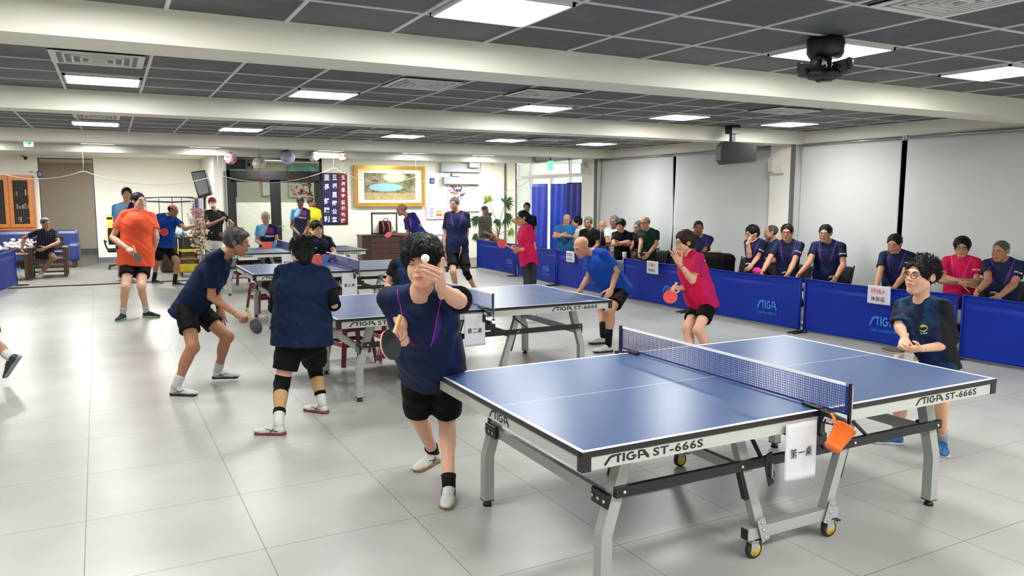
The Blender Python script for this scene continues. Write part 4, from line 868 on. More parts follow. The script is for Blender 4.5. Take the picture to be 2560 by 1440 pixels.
def person(name_label, D=None, nb=None, pe=None, hd=None, by=0., look=(0, 0, 0), S=1., skin='mid', hair=('short', 'black'), shirt=NAVY, shorts=BLKC, sl=.60, hem=.12, leg=.62, ra=None, la=None, rh=None, lh=None, rl=None, ll=None, plane=None,
           ry=None, ly=None, seat=False, seatz=.50, fat=0., loose=0., shoes=(SHW, SOLW), socks=(SOCKW, .15), glasses=None, face=(0., 1., 1.), collar=None, group=None, hs=1., extra=None, feet=True, cat='person', lean=0., wr=.008, shoulders=0., pants=False, brow='black', text=None, legfwd=0., st=0., kneez=None):
    if D is None:
        if plane: D = depth(on(nb[0], nb[1], plane[0], plane[1]))
        elif rl and len(rl) > 1: D = (depth(on(rl[1][0], rl[1][1], 2, .085*S))+depth(on(ll[1][0], ll[1][1], 2, .085*S)))/2
    NB = solve(nb, D); f0 = facing(NB, by)
    if pe is None:
        PE = NB-V3(0, 0, .49*S)-f0*lean
        if seat: PE[2] = seatz+.03; 
    else: PE = solve(pe, D, NB, .52*S)
    HD = solve(hd, D, NB, .17*S) if hd else NB+V3(0, 0, .15*S)+f0*.04
    if len(hd) < 3: HD = solve((hd[0], hd[1], depth(NB)-D-.02), D)
    NB = NB+nrm(NB-PE)*.022*S
    up = nrm(NB-PE); side = nrm(np.cross(f0, up)); fw = nrm(np.cross(up, side)); T = np.array([side, fw, up]); floor = V3(PE[0], PE[1], 0)
    dcam = depth(HD); hb = min(.013, max(.0052, dcam*.00105)); hh = .0022 if dcam < 5.5 else .003 if dcam < 9 else .0044; hhd = .0026 if dcam < 5.5 else .0036 if dcam < 9 else .0055
    root = empty('person', floor, name_label, cat, group); O = floor
    W_ = lambda P: np.asarray(P)-O
    sk = m_skin('skin_'+skin, SK[skin]); F = 1+fat
    shw = (.166+shoulders)*S*(1+fat*.25)
    SR = NB+side*shw-up*(.052+st)*S; SL = NB-side*shw-up*(.052-st)*S; HR = PE+side*.088*S-up*.02; HL = PE-side*.088*S-up*.02
    CH = NB-up*.19*S+fw*.012*S; BE = PE+up*.16*S+fw*.015*S*(1+2*fat)
    arms = []
    for sp, s0, sgn in ((ra, SR, 1), (la, SL, -1)):
        if sp is None:
            if seat: e = s0-V3(0, 0, .26*S)+f0*.05+side*.03*sgn; w = e+f0*.20*S-side*.06*sgn-V3(0, 0, .09)
            else: e = s0-up*.27*S+side*.05*sgn; w = e-V3(0, 0, .24*S)+f0*.05
        else: e = solve(sp[0], D, s0, .275*S); w = solve(sp[1], D, e, .245*S)
        arms.append((s0, e, w))
    legs = []
    for sp, h0, sgn in ((rl, HR, 1), (ll, HL, -1)):
        if sp is not None:
            aZ = sp[1][2] if len(sp[1]) > 2 else .085*S; a = on(sp[1][0], sp[1][1], 2, aZ); k = solve_knee(sp[0], h0, a, .43*S, .41*S, f0)
        elif seat:
            k = h0+nrm(f0+side*sgn*.18)*.42*S; k[2] = kneez or (seatz+.03); a = k+f0*(-.02+legfwd); a[2] = .085*S
        else: 
            a = h0+side*.03*sgn; a[2] = .085*S; k = (h0+a)/2+f0*.03
        legs.append((h0, k, a))
    # ---- body
    pts = [NB, PE, HD, SR, SL]+[p for q in arms for p in q]+[p for q in legs for p in q]; lo = np.min(pts, 0)-.19*S; hi = np.max(pts, 0)+.16*S; lo[2] = max(lo[2], 0.)
    B = Field(W_(lo), W_(hi), hb)
    B.ell(W_(CH), (.150*S*F, .100*S*F, .17*S), T, k=.0); B.ell(W_(BE), (.135*S*F, (.098+.12*fat)*S, .15*S), T, k=.06); B.ell(W_(PE), (.158*S*F, .108*S*F, .12*S), T, k=.05)
    for s0 in (SR, SL): B.cone(W_(NB-up*.00), W_(s0), .042*S, .043*S, .04)
    HM = rotm(facing(HD, look[0])+V3(0, 0, math.tan(math.radians(look[1]))), V3(0, 0, 1)+CR*math.tan(math.radians(look[2]))); hs_ = hs*(.955+.045*S)
    HL_ = lambda P: frame(HM, np.asarray(P, float)*hs_, W_(HD))
    B.cone(W_(NB-up*.03), HL_((0, -.020, -.055)), .055*S, .049*S*(1+fat*.5), .03)
    for s0, e, w in arms:
        B.cone(W_(s0), W_(e), .050*S*(1+fat*.4), .038*S, .02); m_ = e+(w-e)*.28; B.cone(W_(e), W_(m_), .038*S, .0395*S, .015); B.cone(W_(m_), W_(w), .0395*S, .0265*S, .015)
    for h0, k, a in legs:
        B.cone(W_(h0), W_(k), .083*S*(1+fat*.3), .054*S, .03); B.cone(W_(k), W_(a), .050*S, .034*S, .025); c_ = k+(a-k)*.30-legm(f0, k-a)[1]*.018*S
        B.ell(W_(c_), (.047*S, .045*S, .115*S), legm(f0, k-a), k=.03); B.ell(W_(k+f0*.012), (.042*S, .04*S, .05*S), k=.03)
    Vb, Qb = B.mesh(); Vs = [Vb]; Qs = [Qb]; MI = [np.zeros(len(Qb), int)]; n = len(Vb)
    def addm(V, Q, mi=0):
        nonlocal n
        Vs.append(V); Qs.append(Q+n); MI.append(mi if hasattr(mi, '__len__') else np.full(len(Q), mi)); n += len(V)
    Vh, Qh, lip = head_mesh(hh, *face); addm(HL_(Vh), Qh, lip)
    for (s0, e, w), hp, sgn in zip(arms, (rh, lh), (1, -1)):
        hp = hp or {}; fd = nrm(w-e)
        if 'to' in hp: fd = nrm(solve(hp['to'], D, w, .15)-w)
        bk = hp.get('back'); bk = CR*bk[0]+V3(0, 0, 1)*bk[1]-CF*bk[2] if bk else side*sgn+V3(0, 0, .3)
        z = nrm(bk-fd*(bk @ fd)); x = np.cross(fd, z)    # left hand
        Vq, Qq = hand_mesh(hhd, hp.get('pose', 'relax')); Vq = Vq*S*.97
        if sgn == 1: Vq = Vq*np.array([-1, 1, 1]); Qq = Qq[:, ::-1]
        addm(frame(np.array([x, fd, z]), Vq, W_(w)+fd*.012), Qq)
        hp['frame'] = (x*(1 if sgn == -1 else -1), fd, z, w)
    body = np_obj('body', np.concatenate(Vs), np.concatenate(Qs), [sk, lipm(skin)], root, np.concatenate(MI))
    # ---- shirt
    if shirt is not None:
        L_ = loose; hemp = PE-up*hem*S; G = Field(W_(np.min([NB, PE, hemp, SR, SL]+[q[1] for q in arms], 0)-.26*S), W_(np.max([NB, PE, hemp, SR, SL]+[q[1] for q in arms], 0)+.24*S), hb)
        G.ell(W_(CH), ((.165+L_)*S*F, (.118+L_)*S*F, .19*S), T, k=0.); G.ell(W_(BE), ((.156+L_)*S*F, (.116+L_+.14*fat)*S, .17*S), T, k=.06)
        G.ecap(W_(CH-up*.05), W_(hemp-up*.05), side, ((.150+L_)*S*F, (.108+L_)*S*F), ((.176+L_*1.2)*S*F, (.128+L_*1.2)*S*F), .05)
        for s0 in (SR, SL): G.cone(W_(NB+up*.010*S), W_(s0), .052*S, .052*S, .03)
        G.wrinkle(wr, 48./S, by*.1+D)
        A2 = G.like()
        for s0, e, w in arms:
            ln_ = np.linalg.norm(e-s0); u_ = nrm(e-s0); se = s0+u_*ln_*sl; A1 = G.like()
            A1.cone(W_(s0), W_(se+u_*.03), (.053+.1*L_)*S, (.061+.6*L_)*S, 0.); A1.wrinkle(wr*.7, 60./S, D+s0[0])
            if dcam < 9: A1.cone(W_(se-u_*.05), W_(se+u_*.09), .047*S, .053*S, .0, 's')
            A1.plane(W_(se), u_)
            A2.a = np.minimum(A2.a, A1.a)
        G.comb((slice(None),)*3, A2.a, .025, 'u')
        G.plane(W_(hemp), -up)
        nk = HL_((0, -.03, -.06)); G.cone(W_(NB+fw*.010*S+up*.030*S), nk+up*.06, .053*S, .066*S, .010, 's'); G.ell(W_(NB+fw*.062*S+up*.022*S), (.040*S, .045*S, .034*S), T, k=.008, op='s')
        for h0, k, a in legs: G.cone(W_(h0), W_(k), .060*S, .05*S, 0, 's') if not seat else None
        Vc, Qc = G.mesh(); sh = np_obj('shirt', Vc, Qc, shirt, root, attrs={'tp': ((Vc-W_(NB)) @ T.T)/S})
        def stamp(geo, cx, cz, w, h, m, nm='printed_logo', rot=0., y0=.30, off=.004):     # lettering that follows the shirt front
            vs, fs, gw, gh = geo; vs = np.array(vs); X = (vs[:, 0]/gw-.5)*w; Z = (vs[:, 1]/gh-.5)*h; c_, s_ = math.cos(rot), math.sin(rot)
            tx = -(X*c_-Z*s_)+cx; tz = X*s_+Z*c_+cz; out = []
            for a_, b_ in zip(tx, tz):
                ys = np.arange(y0, -.1, -.004); P = W_(NB)+side*a_*S+up*b_*S+fw*ys[:, None]*S if False else (W_(NB)+side*a_*S+up*b_*S)[None]+fw[None]*ys[:, None]*S
                v = G.sample(P); k = np.argmax(v < 0); out.append(P[k]+fw*off)
            mb = MB(); mb.add(out, fs); mb.build(nm, m, sh)
        if text: [stamp(*a) if isinstance(a, (list, tuple)) else None for a in text]
        if collar:
            mb = MB(); cc = W_(NB)+up*.018*S; R_ = .066*S
            for s_ in (-1, 1): mb.grid(lambda u, v: cc+side*s_*math.sin((.04+.96*u)*PI)*R_*(1+.22*v)+fw*math.cos((.04+.96*u)*PI)*R_*(1+.25*v)+up*(.022-.050*v)*S-up*.03*max(0, math.cos(u*PI))+fw*.01, 14, 4)
            mb.build('collar', collar, sh, mod=.003)
        if dcam < 12 and sl < 1 and shirt in (NAVY, PINK) and not pants == 'x':
            s0, e, w = arms[1] if (side @ (CP-NB)) < 0 else arms[0]; e0 = s0+(e-s0)*(sl-.14); d_ = nrm(e-s0); sg = 1 if s0 is SR else -1
            tc_ = CP-e0; tc_ = nrm(tc_-d_*(tc_ @ d_)); yv = -d_; xv = np.cross(yv, tc_)
            g = text_geo('國城上福', .02, 1.); P0 = W_(e0)-xv*.04+tc_*(.071+.5*L_)*S-yv*.01
            vs = [P0+xv*(x/g[2]*.08)+yv*(y/g[3]*.022)-tc_*(((x/g[2]-.5)*.08)**2*7) for x, y in g[0]]; MB().add(vs, g[1]).build('sleeve_print', WHL, sh)
    # ---- shorts or trousers
    if shorts is not None:
        fr = 1. if pants else leg; K = Field(W_(np.min([PE]+[p for q in legs for p in q], 0)-.22), W_(np.max([PE]+[q[1] for q in legs], 0)+.24), hb)
        K.ell(W_(PE), (.168*S*F, .120*S*F, .13*S), T, k=0.); K.ecap(W_(PE-up*.02), W_(PE+up*.07*S), side, (.16*S*F, .115*S*F), (.148*S*F, .105*S*F), .03)
        ends = []
        for h0, k, a in legs:
            if pants: K.cone(W_(h0), W_(k), .094*S*(1+fat*.3), .068*S, .03); K.cone(W_(k), W_(a+V3(0, 0, .0)), .066*S, .054*S, .03); ends.append((a, nrm(a-k), k))
            else: e_ = h0+(k-h0)*fr; K.cone(W_(h0), W_(h0+(k-h0)*(fr+.15)), (.094+loose*.3)*S*(1+fat*.3), (.084+loose*.4)*S*(1+fat*.2), .022); ends.append((e_, nrm(k-h0), k))
        K.wrinkle(wr*.8, 45./S, 1.3+D)
        for e_, u_, k in ends:
            sl_, X, Y, Z = K.sub(W_(e_)-.22, W_(e_)+.22); q = W_(e_); w_ = (X-q[0])*u_[0]+(Y-q[1])*u_[1]+(Z-q[2])*u_[2]; rr_ = np.sqrt(np.maximum(0, (X-q[0])**2+(Y-q[1])**2+(Z-q[2])**2-w_**2))
            K.comb(sl_, np.maximum(-w_, rr_-.125*S).astype(np.float32), 0, 's')
            if not pants and dcam < 9: K.cone(W_(e_-u_*.04), W_(k), .070*S, .062*S, .0, 's')
        K.plane(W_(PE+up*.09*S), up); Vk, Qk = K.mesh(); np_obj('trousers' if pants else 'shorts', Vk, Qk, shorts, root)
    # ---- feet
    if feet:
        for (h0, k, a), yw in zip(legs, (ry, ly)):
            fy = facing(a, yw) if yw is not None else f0; fz = V3(0, 0, 1)
            if a[2] > .12*S: fy = nrm(fy*.55-V3(0, 0, .8))
            M_ = rotm(fy, (0, 0, 1)); g = W_(a)-M_[2]*.085*S-M_[1]*.0+M_[1]*.02; sv = .90*S+.06
            (Va, Qa), (Vz, Qz) = shoe_mesh(.005 if dcam < 8 else .008)
            up_ = np_obj('shoe', frame(M_, Va*sv, g), Qa, shoes[0], root); np_obj('sole', frame(M_, Vz*sv, g), Qz, shoes[1], up_)
            if dcam < 9:
                lc = MB()
                for q in range(5):
                    y = .035+.017*q; z = .083-.0085*q; lc.tube([frame(M_, V3(-.017, y, z-.004)*sv, g), frame(M_, V3(0, y+.006, z+.003)*sv, g), frame(M_, V3(.017, y, z-.004)*sv, g)], .0026, 5)
                lc.tube([frame(M_, V3(0, .035, .088)*sv, g), frame(M_, V3(-.024, .06, .078)*sv, g), frame(M_, V3(-.02, .075, .06)*sv, g)], .0024, 5); lc.build('laces', SOCKW if shoes[0] is SHW else SHB, up_)
                if shoes[0] is SHW:
                    st_ = MB()
                    for sg in (-1, 1): st_.tube([frame(M_, V3(sg*.040, -.03, .035)*sv, g), frame(M_, V3(sg*.0395, .03, .045)*sv, g), frame(M_, V3(sg*.0335, .075, .055)*sv, g)], .0032, 5); st_.tube([frame(M_, V3(sg*.0405, .0, .06)*sv, g), frame(M_, V3(sg*.041, .035, .03)*sv, g)], .003, 5)
                    st_.build('side_stripe', INK, up_)
            if socks:
                u_ = nrm(k-a); MB().tube([W_(a)+u_*(-.03), W_(a)+u_*.02, W_(a)+u_*(.02+socks[1]*S)*.6, W_(a)+u_*socks[1]*S], lambda t: (.039+.007*t)*S, 18).build('sock', socks[0], root)
    # ---- hair
    if hair:
        if len(hair) == 2 and dcam < 13.5 and hair[0] in ('short', 'side', 'full', 'bowl', 'bob', 'pony', 'buzz'): hair = hair+((420, .018, (.1, .5, -.6), .10) if hair[0] != 'buzz' else (260, .007, (0, .2, -.3), .5))
        hm = m_hair('hair_'+hair[1], *HC[hair[1]]); Va, Qa = hair_mesh(hh*1.15, hair[0]); HR_ = np_obj('hair', HL_(Va), Qa, hm, root)
        if len(hair) > 2:
            rs = np.random.RandomState(3); Vn = Va; c0 = V3(0, -.02, .03); idx = rs.choice(len(Vn), hair[2]); tf = MB(); LN = hair[3]
            for i in idx:
                p = Vn[i]; nn = nrm(p-c0)
                if p[2] < -.05 or (p[1] > .05 and p[2] < HAIR[hair[0]][1]+.035): continue
                dd = V3(*hair[4])+rs.randn(3)*.22; dd = nrm(dd-nn*(dd @ nn)*.8+nn*hair[5]); l = LN*(.6+.8*rs.rand()); q = [p-nn*.004, p+dd*l*.5+nn*.003, p+dd*l-nn*.006*(1-hair[5])]
                tf.tube([HL_(v) for v in q], lambda t, w=.0022+.0016*rs.rand(): w*(1-t)+.0002, 4, False)
            tf.build('hair_strands', hm, HR_)
    # ---- face
    HF = head_field(.003, *face); bm_ = m_hair('brow_'+brow, *HC[brow]) if brow else None
    near = dcam < 10
    if abs(((look[0]+180) % 360)-180) < 130:
        for s_ in (-1, 1):
            e = MB(); 
            def ball(mb, c, r, m=8):
                vs = []; 
                for i in range(m+1):
                    for k in range(2*m):
                        th, ph = PI*i/m, PI*k/m; vs.append(HL_(V3(c[0]+r[0]*math.sin(th)*math.cos(ph), c[1]+r[1]*math.sin(th)*math.sin(ph), c[2]+r[2]*math.cos(th))))
                mb.add(vs, [(i*2*m+k, (i+1)*2*m+k, (i+1)*2*m+(k+1) % (2*m), i*2*m+(k+1) % (2*m)) for i in range(m) for k in range(2*m)], True)
            ball(e, (s_*.031, .0752, .002), (.0128, .0132, .0046)); eo = e.build('eye', M_EYE, root)
            e = MB(); ball(e, (s_*.031, .0762, .0022), (.0052, .0134, .0047)); e.build('iris', M_IRIS, eo)
            if near:
                e = MB(); e.tube([HL_((s_*x, y, z)) for x, y, z in ((.0185, .0848, .002), (.024, .0872, .0058), (.031, .0880, .0072), (.038, .0862, .0056), (.0445, .0815, .002))], .0013, 5); e.build('eyelid_line', M_LASH, eo)
            if brow:
                e = MB(); pp = [(.015, .0215), (.024, .0255), (.034, .0270), (.046, .0225)]
                pts_ = [HL_((s_*x, surf_y(HF, s_*x, z)+.0012, z)) for x, z in pp]; e.tube(pts_, lambda t: (.0034 if t < .5 else .0034-.0035*(t-.5))*hs_, 6); e.build('eyebrow', bm_, root)
    if glasses:
        g = MB()
        for s_ in (-1, 1):
            g.tube([HL_((s_*.0325+.0225*math.cos(a), .1015-.10*abs(.0325+s_*0)*0-.25*max(0, s_*(s_*.0325+.0225*math.cos(a))-.03), .001+.0175*math.sin(a))) for a in np.linspace(0, 2*PI, 21)], .0021 if glasses is M_GL else .0015 if near else .0019, 5, False)
            g.tube([HL_((s_*.0545, .096, .006)), HL_((s_*.074, .07, .010)), HL_((s_*.0775, -.005, .012))], .0015, 5)
        g.tube([HL_((-.0105, .1018, .004)), HL_((0, .1035, .006)), HL_((.0105, .1018, .004))], .0015, 5); g.build('glasses', glasses, root)
    ctx = dict(f0=f0, root=root, W=W_, HL=HL_, HM=HM, NB=NB, PE=PE, T=T, S=S, arms=arms, legs=legs, D=D, rh=rh or {}, lh=lh or {}, O=O, HD=HD)
    if extra: extra(ctx)
    return ctx
def leg_sleeve(ctx, i, t0, t1, m, name, off):          # sleeve that follows the leg; t: 0 hip, 1 knee, 2 ankle
    h0, k, a = [ctx['W'](q) for q in ctx['legs'][i]]; S = ctx['S']; fw, side = ctx['T'][1], ctx['T'][0]; pt = lambda t: h0+(k-h0)*t if t < 1 else k+(a-k)*(t-1)
    F = Field(np.min([pt(t0), k, pt(t1)], 0)-.12, np.max([pt(t0), k, pt(t1)], 0)+.12, .006); F.cone(h0, k, .083*S+off, .054*S+off, 0.); F.cone(k, a, .050*S+off, .034*S+off, .025)
    f0 = ctx['f0']; F.ell(k+(a-k)*.30-legm(f0, k-a)[1]*.018*S, (.047*S+off, .045*S+off, .115*S+off), legm(f0, k-a), k=.03); F.ell(k+f0*.012, (.042*S+off, .04*S+off, .05*S+off), k=.03); F.wrinkle(.0015, 90., t0)
    F.plane(pt(t0), h0-k if t0 < 1 else k-a); F.plane(pt(t1), k-h0 if t1 < 1 else a-k); V, Q = F.mesh(); np_obj(name, V, Q, m, ctx['root'])
def limb_band(ctx, a, b, t0, t1, r0, r1, m, name):
    a = np.asarray(a); b = np.asarray(b); W_ = ctx['W']; n_ = 6
    MB().tube([W_(a+(b-a)*(t0+(t1-t0)*i/n_)) for i in range(n_+1)], lambda t: r0+(r1-r0)*t, 20).build(name, m, ctx['root'])
RUBR = mat('red_racket_rubber', (214, 52, 58), .45, var=.03); RUBP = mat('pink_racket_rubber', (236, 96, 112), .45, var=.03); RUBK = mat('black_racket_rubber', (30, 34, 36), .42, var=.1); WOODR = mat('racket_wood', (206, 168, 112), .5, var=.1, sc=30.); EDGE = mat('racket_edge_tape', (150, 120, 120), .5)
def racket(P0, P1, normal, front, back, label, grip=None, wd=.075, ln=.078, gripl=.10):
    """P0 = end of the handle, P1 = far tip of the blade, in world space"""
    P0 = np.asarray(P0); P1 = np.asarray(P1); u = nrm(P1-P0); nz = np.asarray(normal, float); nz = nrm(nz-u*(nz @ u)); x = np.cross(u, nz)
    t = empty('racket', P0, label, 'table tennis bat', 'table tennis bats'); Lt = np.linalg.norm(P1-P0); M_ = Matrix(((x[0], u[0], nz[0], 0), (x[1], u[1], nz[1], 0), (x[2], u[2], nz[2], 0), (0, 0, 0, 1)))
    c = Lt-ln; n = 40; ol = [(wd*math.sin(2*PI*k/n), c-ln*math.cos(2*PI*k/n)*(1. if math.cos(2*PI*k/n) < 0 else .94)) for k in range(n)][::-1]
    MB().prism(ol, M_ @ Matrix.Translation((0, 0, -.003)), .006).build('blade', WOODR, t)
    cut = [(a*.985, max(b, c-ln*.80)) for a, b in ol]
    MB().prism(cut, M_ @ Matrix.Translation((0, 0, .0031)), .0035).build('rubber', front, t); MB().prism(cut, M_ @ Matrix.Translation((0, 0, -.0066)), .0035).build('rubber', back, t)
    h = MB(); pr = [(.012, 0), (.0145, .004), (.0125, .05), (.0125, c-ln*.85)]
    v = [M_ @ Vector((r*math.cos(2*PI*k/14), z, .8*r*math.sin(2*PI*k/14))) for r, z in pr for k in range(14)]; f = [(i*14+k, i*14+(k+1) % 14, (i+1)*14+(k+1) % 14, (i+1)*14+k) for i in range(3) for k in range(14)]+[tuple(range(14))]
    h.add(v, f, True); h.build('handle', WOODR, t)
    return t
# ================================================================== far side of the hall
# ---- safety netting on a drooping rope
NETY = 14.93; CORD = mat('pale_netting_cord', (176, 172, 158), .8); ROPE = mat('cream_rope', (214, 208, 192), .8)
pk = [(-3.9, 2.42)]+[tuple(on(x, y, 1, NETY)[[0, 2]]) for x, y in ((208, 427), (398, 428), (545, 437), (834, 419), (1040, 441), (1199, 466), (1333, 442))]
pk = [pk[0], pk[1], pk[3], pk[4], pk[5], pk[6], pk[7]]
def rope_z(x):
    for (a, za), (b, zb) in zip(pk, pk[1:]):
        if a <= x <= b: u = (x-a)/(b-a); return za+(zb-za)*u-4*u*(1-u)*(.24 if b-a > 1.5 else .30)
    return pk[-1][1]
t = empty('safety_net', (2., NETY, 0), 'fine pale netting hung on a drooping rope across the back of the hall', 'netting')
m = MB(); p_ = .042; x = pk[0][0]; xs = np.arange(pk[0][0], pk[-1][0], p_); r = .00038
for x in xs: m.box(x-r, x+r, NETY-r, NETY+r, .02, rope_z(x))
for z in np.arange(.06, 2.5, p_):
    run = None
    for x in list(xs)+[99]:
        ok_ = x < 99 and rope_z(x) > z
        if ok_ and run is None: run = x
        if not ok_ and run is not None: m.box(run, min(x, pk[-1][0]), NETY-r, NETY+r, z-r, z+r); run = None
o = m.build('net_mesh', CORD, t, world=True); o['kind'] = 'stuff'
MB().tube([(x, NETY, rope_z(x)) for x in np.arange(pk[0][0], pk[-1][0], .06)], .007, 6).build('top_rope', ROPE, t, world=True)
MB().tube([(x, NETY+.02*math.sin(x*4), .012) for x in np.arange(pk[0][0], 6.4, .1)], .012, 6).build('bottom_rope', mat('dark_red_rope', (96, 44, 54), .8), t, world=True)
for (x, z) in pk[1:]: MB().tube([(x, NETY, z), (x+.01, NETY+.02, (z+2.7)/2), (x, NETY+.04, 2.8)], .004, 5).lathe([(.0, 2.74), (.02, 2.745), (.016, 2.79), (0, 2.8)], 10, Matrix.Translation((x, NETY+.02, 0))).build('hanging_cord', ROPE, t, world=True)
# ---- paper lanterns under the netting beam
def m_lantern(name, base, c1, c2, sc=5.):
    t = NT(name); v = t.n('ShaderNodeTexVoronoi'); t.l(t.coord(), v.inputs['Vector']); v.inputs['Scale'].default_value = sc*2.2; n = t.noise(t.coord(), sc*4, 4., .7)
    c = t.mix(t.ramp(v.outputs['Distance'], .42, .30), base, c1); c = t.mix(t.ramp(t.M('ADD', v.outputs['Distance'], t.M('MULTIPLY', n, .25)), .30, .24), c, c2); t.set(c, .6); return t.m
LN = [((576, 397), .125, 'pink paper lantern with a rose and writing, leftmost of the five lanterns', m_lantern('pink_rose_lantern', (238, 190, 200), (206, 96, 130), (110, 40, 70)), 0), ((648, 409), .142, 'cream paper lantern with a pink peony and black leaves, lowest of the five', m_lantern('peony_lantern', (214, 206, 188), (196, 176, 120), (70, 64, 50)), 1),
      ((719, 393), .158, 'large lilac paper lantern with blue drawing, middle of the five', m_lantern('lilac_lantern', (206, 204, 224), (150, 148, 196), (52, 54, 92)), 2), ((785, 391), .122, 'white paper lantern with pink writing, fourth of the five', m_lantern('white_lantern', (226, 228, 226), (150, 170, 160), (226, 120, 150)), 0), ((857, 393), .098, 'small cream lantern with red flowers, rightmost of the five', m_lantern('red_flower_lantern', (226, 210, 190), (190, 44, 44), (150, 30, 34)), 3)]
for (px, py), R_, lb, mt, tas in LN:
    c = on(px, py, 1, 14.85); t = empty('paper_lantern', c, lb, 'lantern', 'round paper lanterns under the beam'); s = MB(); n = 28; prof = []
    for i in range(33): th = PI*i/32; prof.append(((R_*math.sin(th)+.0015*abs(math.sin(i*PI/2)))+.0, R_*.96*math.cos(th)))
    s.lathe(prof[1:-1], n); s.build('paper_globe', mt, t); MB().lathe([(.035, R_*.93), (.04, R_*.93+.012), (.03, R_*.97)], 16).tube([(0, 0, R_*.9), (0, .0, 2.8-c[2])], .003, 5).build('wire', BLK, t)
    if tas in (1, 2): MB().tube([(0, 0, -R_), (0, 0, -R_-.14)], .003, 5).lathe([(.0, -R_-.15), (.02, -R_-.17), (.018, -R_-.21), (.006, -R_-.24), (.012, -R_-(.28 if tas == 1 else .36)), (0, -R_-(.28 if tas == 1 else .36))], 10).build('tassel', mat('red_tassel', (176, 30, 44), .7), t)
    if tas == 3: MB().tube([(0, 0, -R_), (0, 0, -R_-.36)], .002, 5).build('string', CORD, t)
# ---- black glazed double door with the office behind
Y0 = 17.94; f = MB(); DW = (1.03, 3.40)
xa, xb, xm0, xm1 = 1.22, 3.20, 2.06, 2.33
f.box(DW[0], 1.10, Y0-.02, Y0+.1, 0, 2.765).box(3.33, DW[1], Y0-.02, Y0+.1, 0, 2.765).box(DW[0], DW[1], Y0-.02, Y0+.1, 2.19, 2.42).box(DW[0], DW[1], Y0-.02, Y0+.1, 2.69, 2.765)
struct(f.build('door_2', BLACKF))
for a, b, hx in ((1.11, 2.19, 2.13), (2.20, 3.32, 2.26)):
    l = MB(); l.box(a, a+(.12 if a < 2 else .13), Y0, Y0+.05, .02, 2.19).box(b-.12, b, Y0, Y0+.05, .02, 2.19).box(a, b, Y0, Y0+.05, 2.13, 2.19).box(a, b, Y0, Y0+.05, .02, .16); l = l.build('door_3', BLACKF); struct(l)
    g = NT('office_glass'); g.b.inputs['Transmission Weight'].default_value = 1.; g.b.inputs['IOR'].default_value = 1.02; g.set((240, 246, 240), .05); g.l(g.mix(g.noise(g.pos(), 2.), (240, 246, 240), (248, 250, 246)), g.b.inputs['Base Color'])
    struct(MB().box(a+.1, b-.1, Y0+.02, Y0+.03, .14, 2.15).build('window_4', g.m)); struct(MB().box(a+.12, b-.12, Y0+.005, Y0+.02, .16, 1.62).build('window_5', mat('frosted_film', (200, 202, 186), .6)))
    tag(MB().box(hx-.01, hx+.01, Y0-.05, Y0, .98, 1.02).box(hx-.01, hx+(.13 if hx > 2.2 else -.13), Y0-.06, Y0-.045, .99, 1.01).build('door_handle', STEEL2), 'steel lever handle on the %s black door leaf' % ('right' if hx > 2.2 else 'left'), 'door handle', 'door handles') if hx > 2.2 else None
struct(MB().box(1.10, 3.33, Y0+.02, Y0+.03, 2.42, 2.69).build('window_6', GLASS))
def wall_item(a, b, y, d, m, name, label, cat, group=None):
    A = on(a[0], a[1], 1, y); B = on(b[0], b[1], 1, y); t = empty(name, ((A[0]+B[0])/2, y, (A[2]+B[2])/2), label, cat, group); w, h = (B[0]-A[0])/2, (A[2]-B[2])/2
    MB().box(-w, w, -d, 0, -h, h, min(.006, d*.3)).build('panel', m, t); return t, w, h
t, w, h = wall_item((570, 398), (629, 424), 19.2, .3, BLACKF, 'shelf_box', 'dark box above the left glass door, behind the transom', 'box')
t = empty('loudspeaker', on(622, 411, 1, 18.8), 'small grey speaker behind the transom glass of the black doors', 'speaker'); MB().box(-.08, .08, 0, .12, -.14, .14, .01).build('cabinet', GREYP, t); MB().lathe([(0, 0), (.045, 0), (.03, .02), (0, .02)], 18, Matrix.Translation((0, -.001, -.01)) @ Matrix.Rotation(PI/2, 4, 'X')).lathe([(0, 0), (.02, 0), (.0, .01)], 12, Matrix.Translation((0, -.001, .09)) @ Matrix.Rotation(PI/2, 4, 'X')).build('cone', BLK, t)
t, w, h = wall_item((718, 412), (802, 452), 21.45, .02, m_lantern('teal_banner_print', (120, 196, 186), (150, 212, 196), (196, 226, 214), 2.), 'office_banner', 'teal banner with dark red characters seen through the transom of the doors', 'banner')
g = text_geo('福里一', .03, 1.3); flat(g, fitM((-w*.45, -.024, -h*.62), (1, 0, 0), (0, 0, 1)), sx=w*1.4/g[2], sy=h*.9/g[3]).build('lettering', mat('dark_red_print', (120, 34, 44), .6), t)
t, w, h = wall_item((721, 451), (785, 493), 21.45, .02, mat('pale_green_poster', (206, 222, 196), .7), 'tree_poster', 'pale green poster of a red tree with pink labels behind the right glass door', 'poster')
b = MB(); b.tube([(w*.9, -.03, -h*.8), (w*.5, -.03, -h*.55), (w*.2, -.03, -h*.2)], .03, 6, True, .01).tube([(w*.7, -.03, -h*.6), (w*.6, -.03, .1), (w*.2, -.03, h*.5), (-.1, -.03, h*.8)], .03, 6, True, .006).tube([(w*.6, -.03, 0), (w*.8, -.03, h*.5)], .015, 6).tube([(w*.3, -.03, -h*.6), (-w*.3, -.03, -h*.5)], .015, 6).build('tree', mat('dark_red_tree', (130, 48, 44), .7), t)
l = MB(); rs = random.Random(4)
for i in range(30): x_, z_ = rs.uniform(-w*.9, w*.8), rs.uniform(-h*.8, h*.9); l.prism(arc(x_, z_, .036, 0, 360, 10)[:-1], fitM((0, -.034, 0), (1, 0, 0), (0, 0, 1)), .004)
l.build('leaf_labels', mat('pink_label', (214, 120, 120), .7), t)
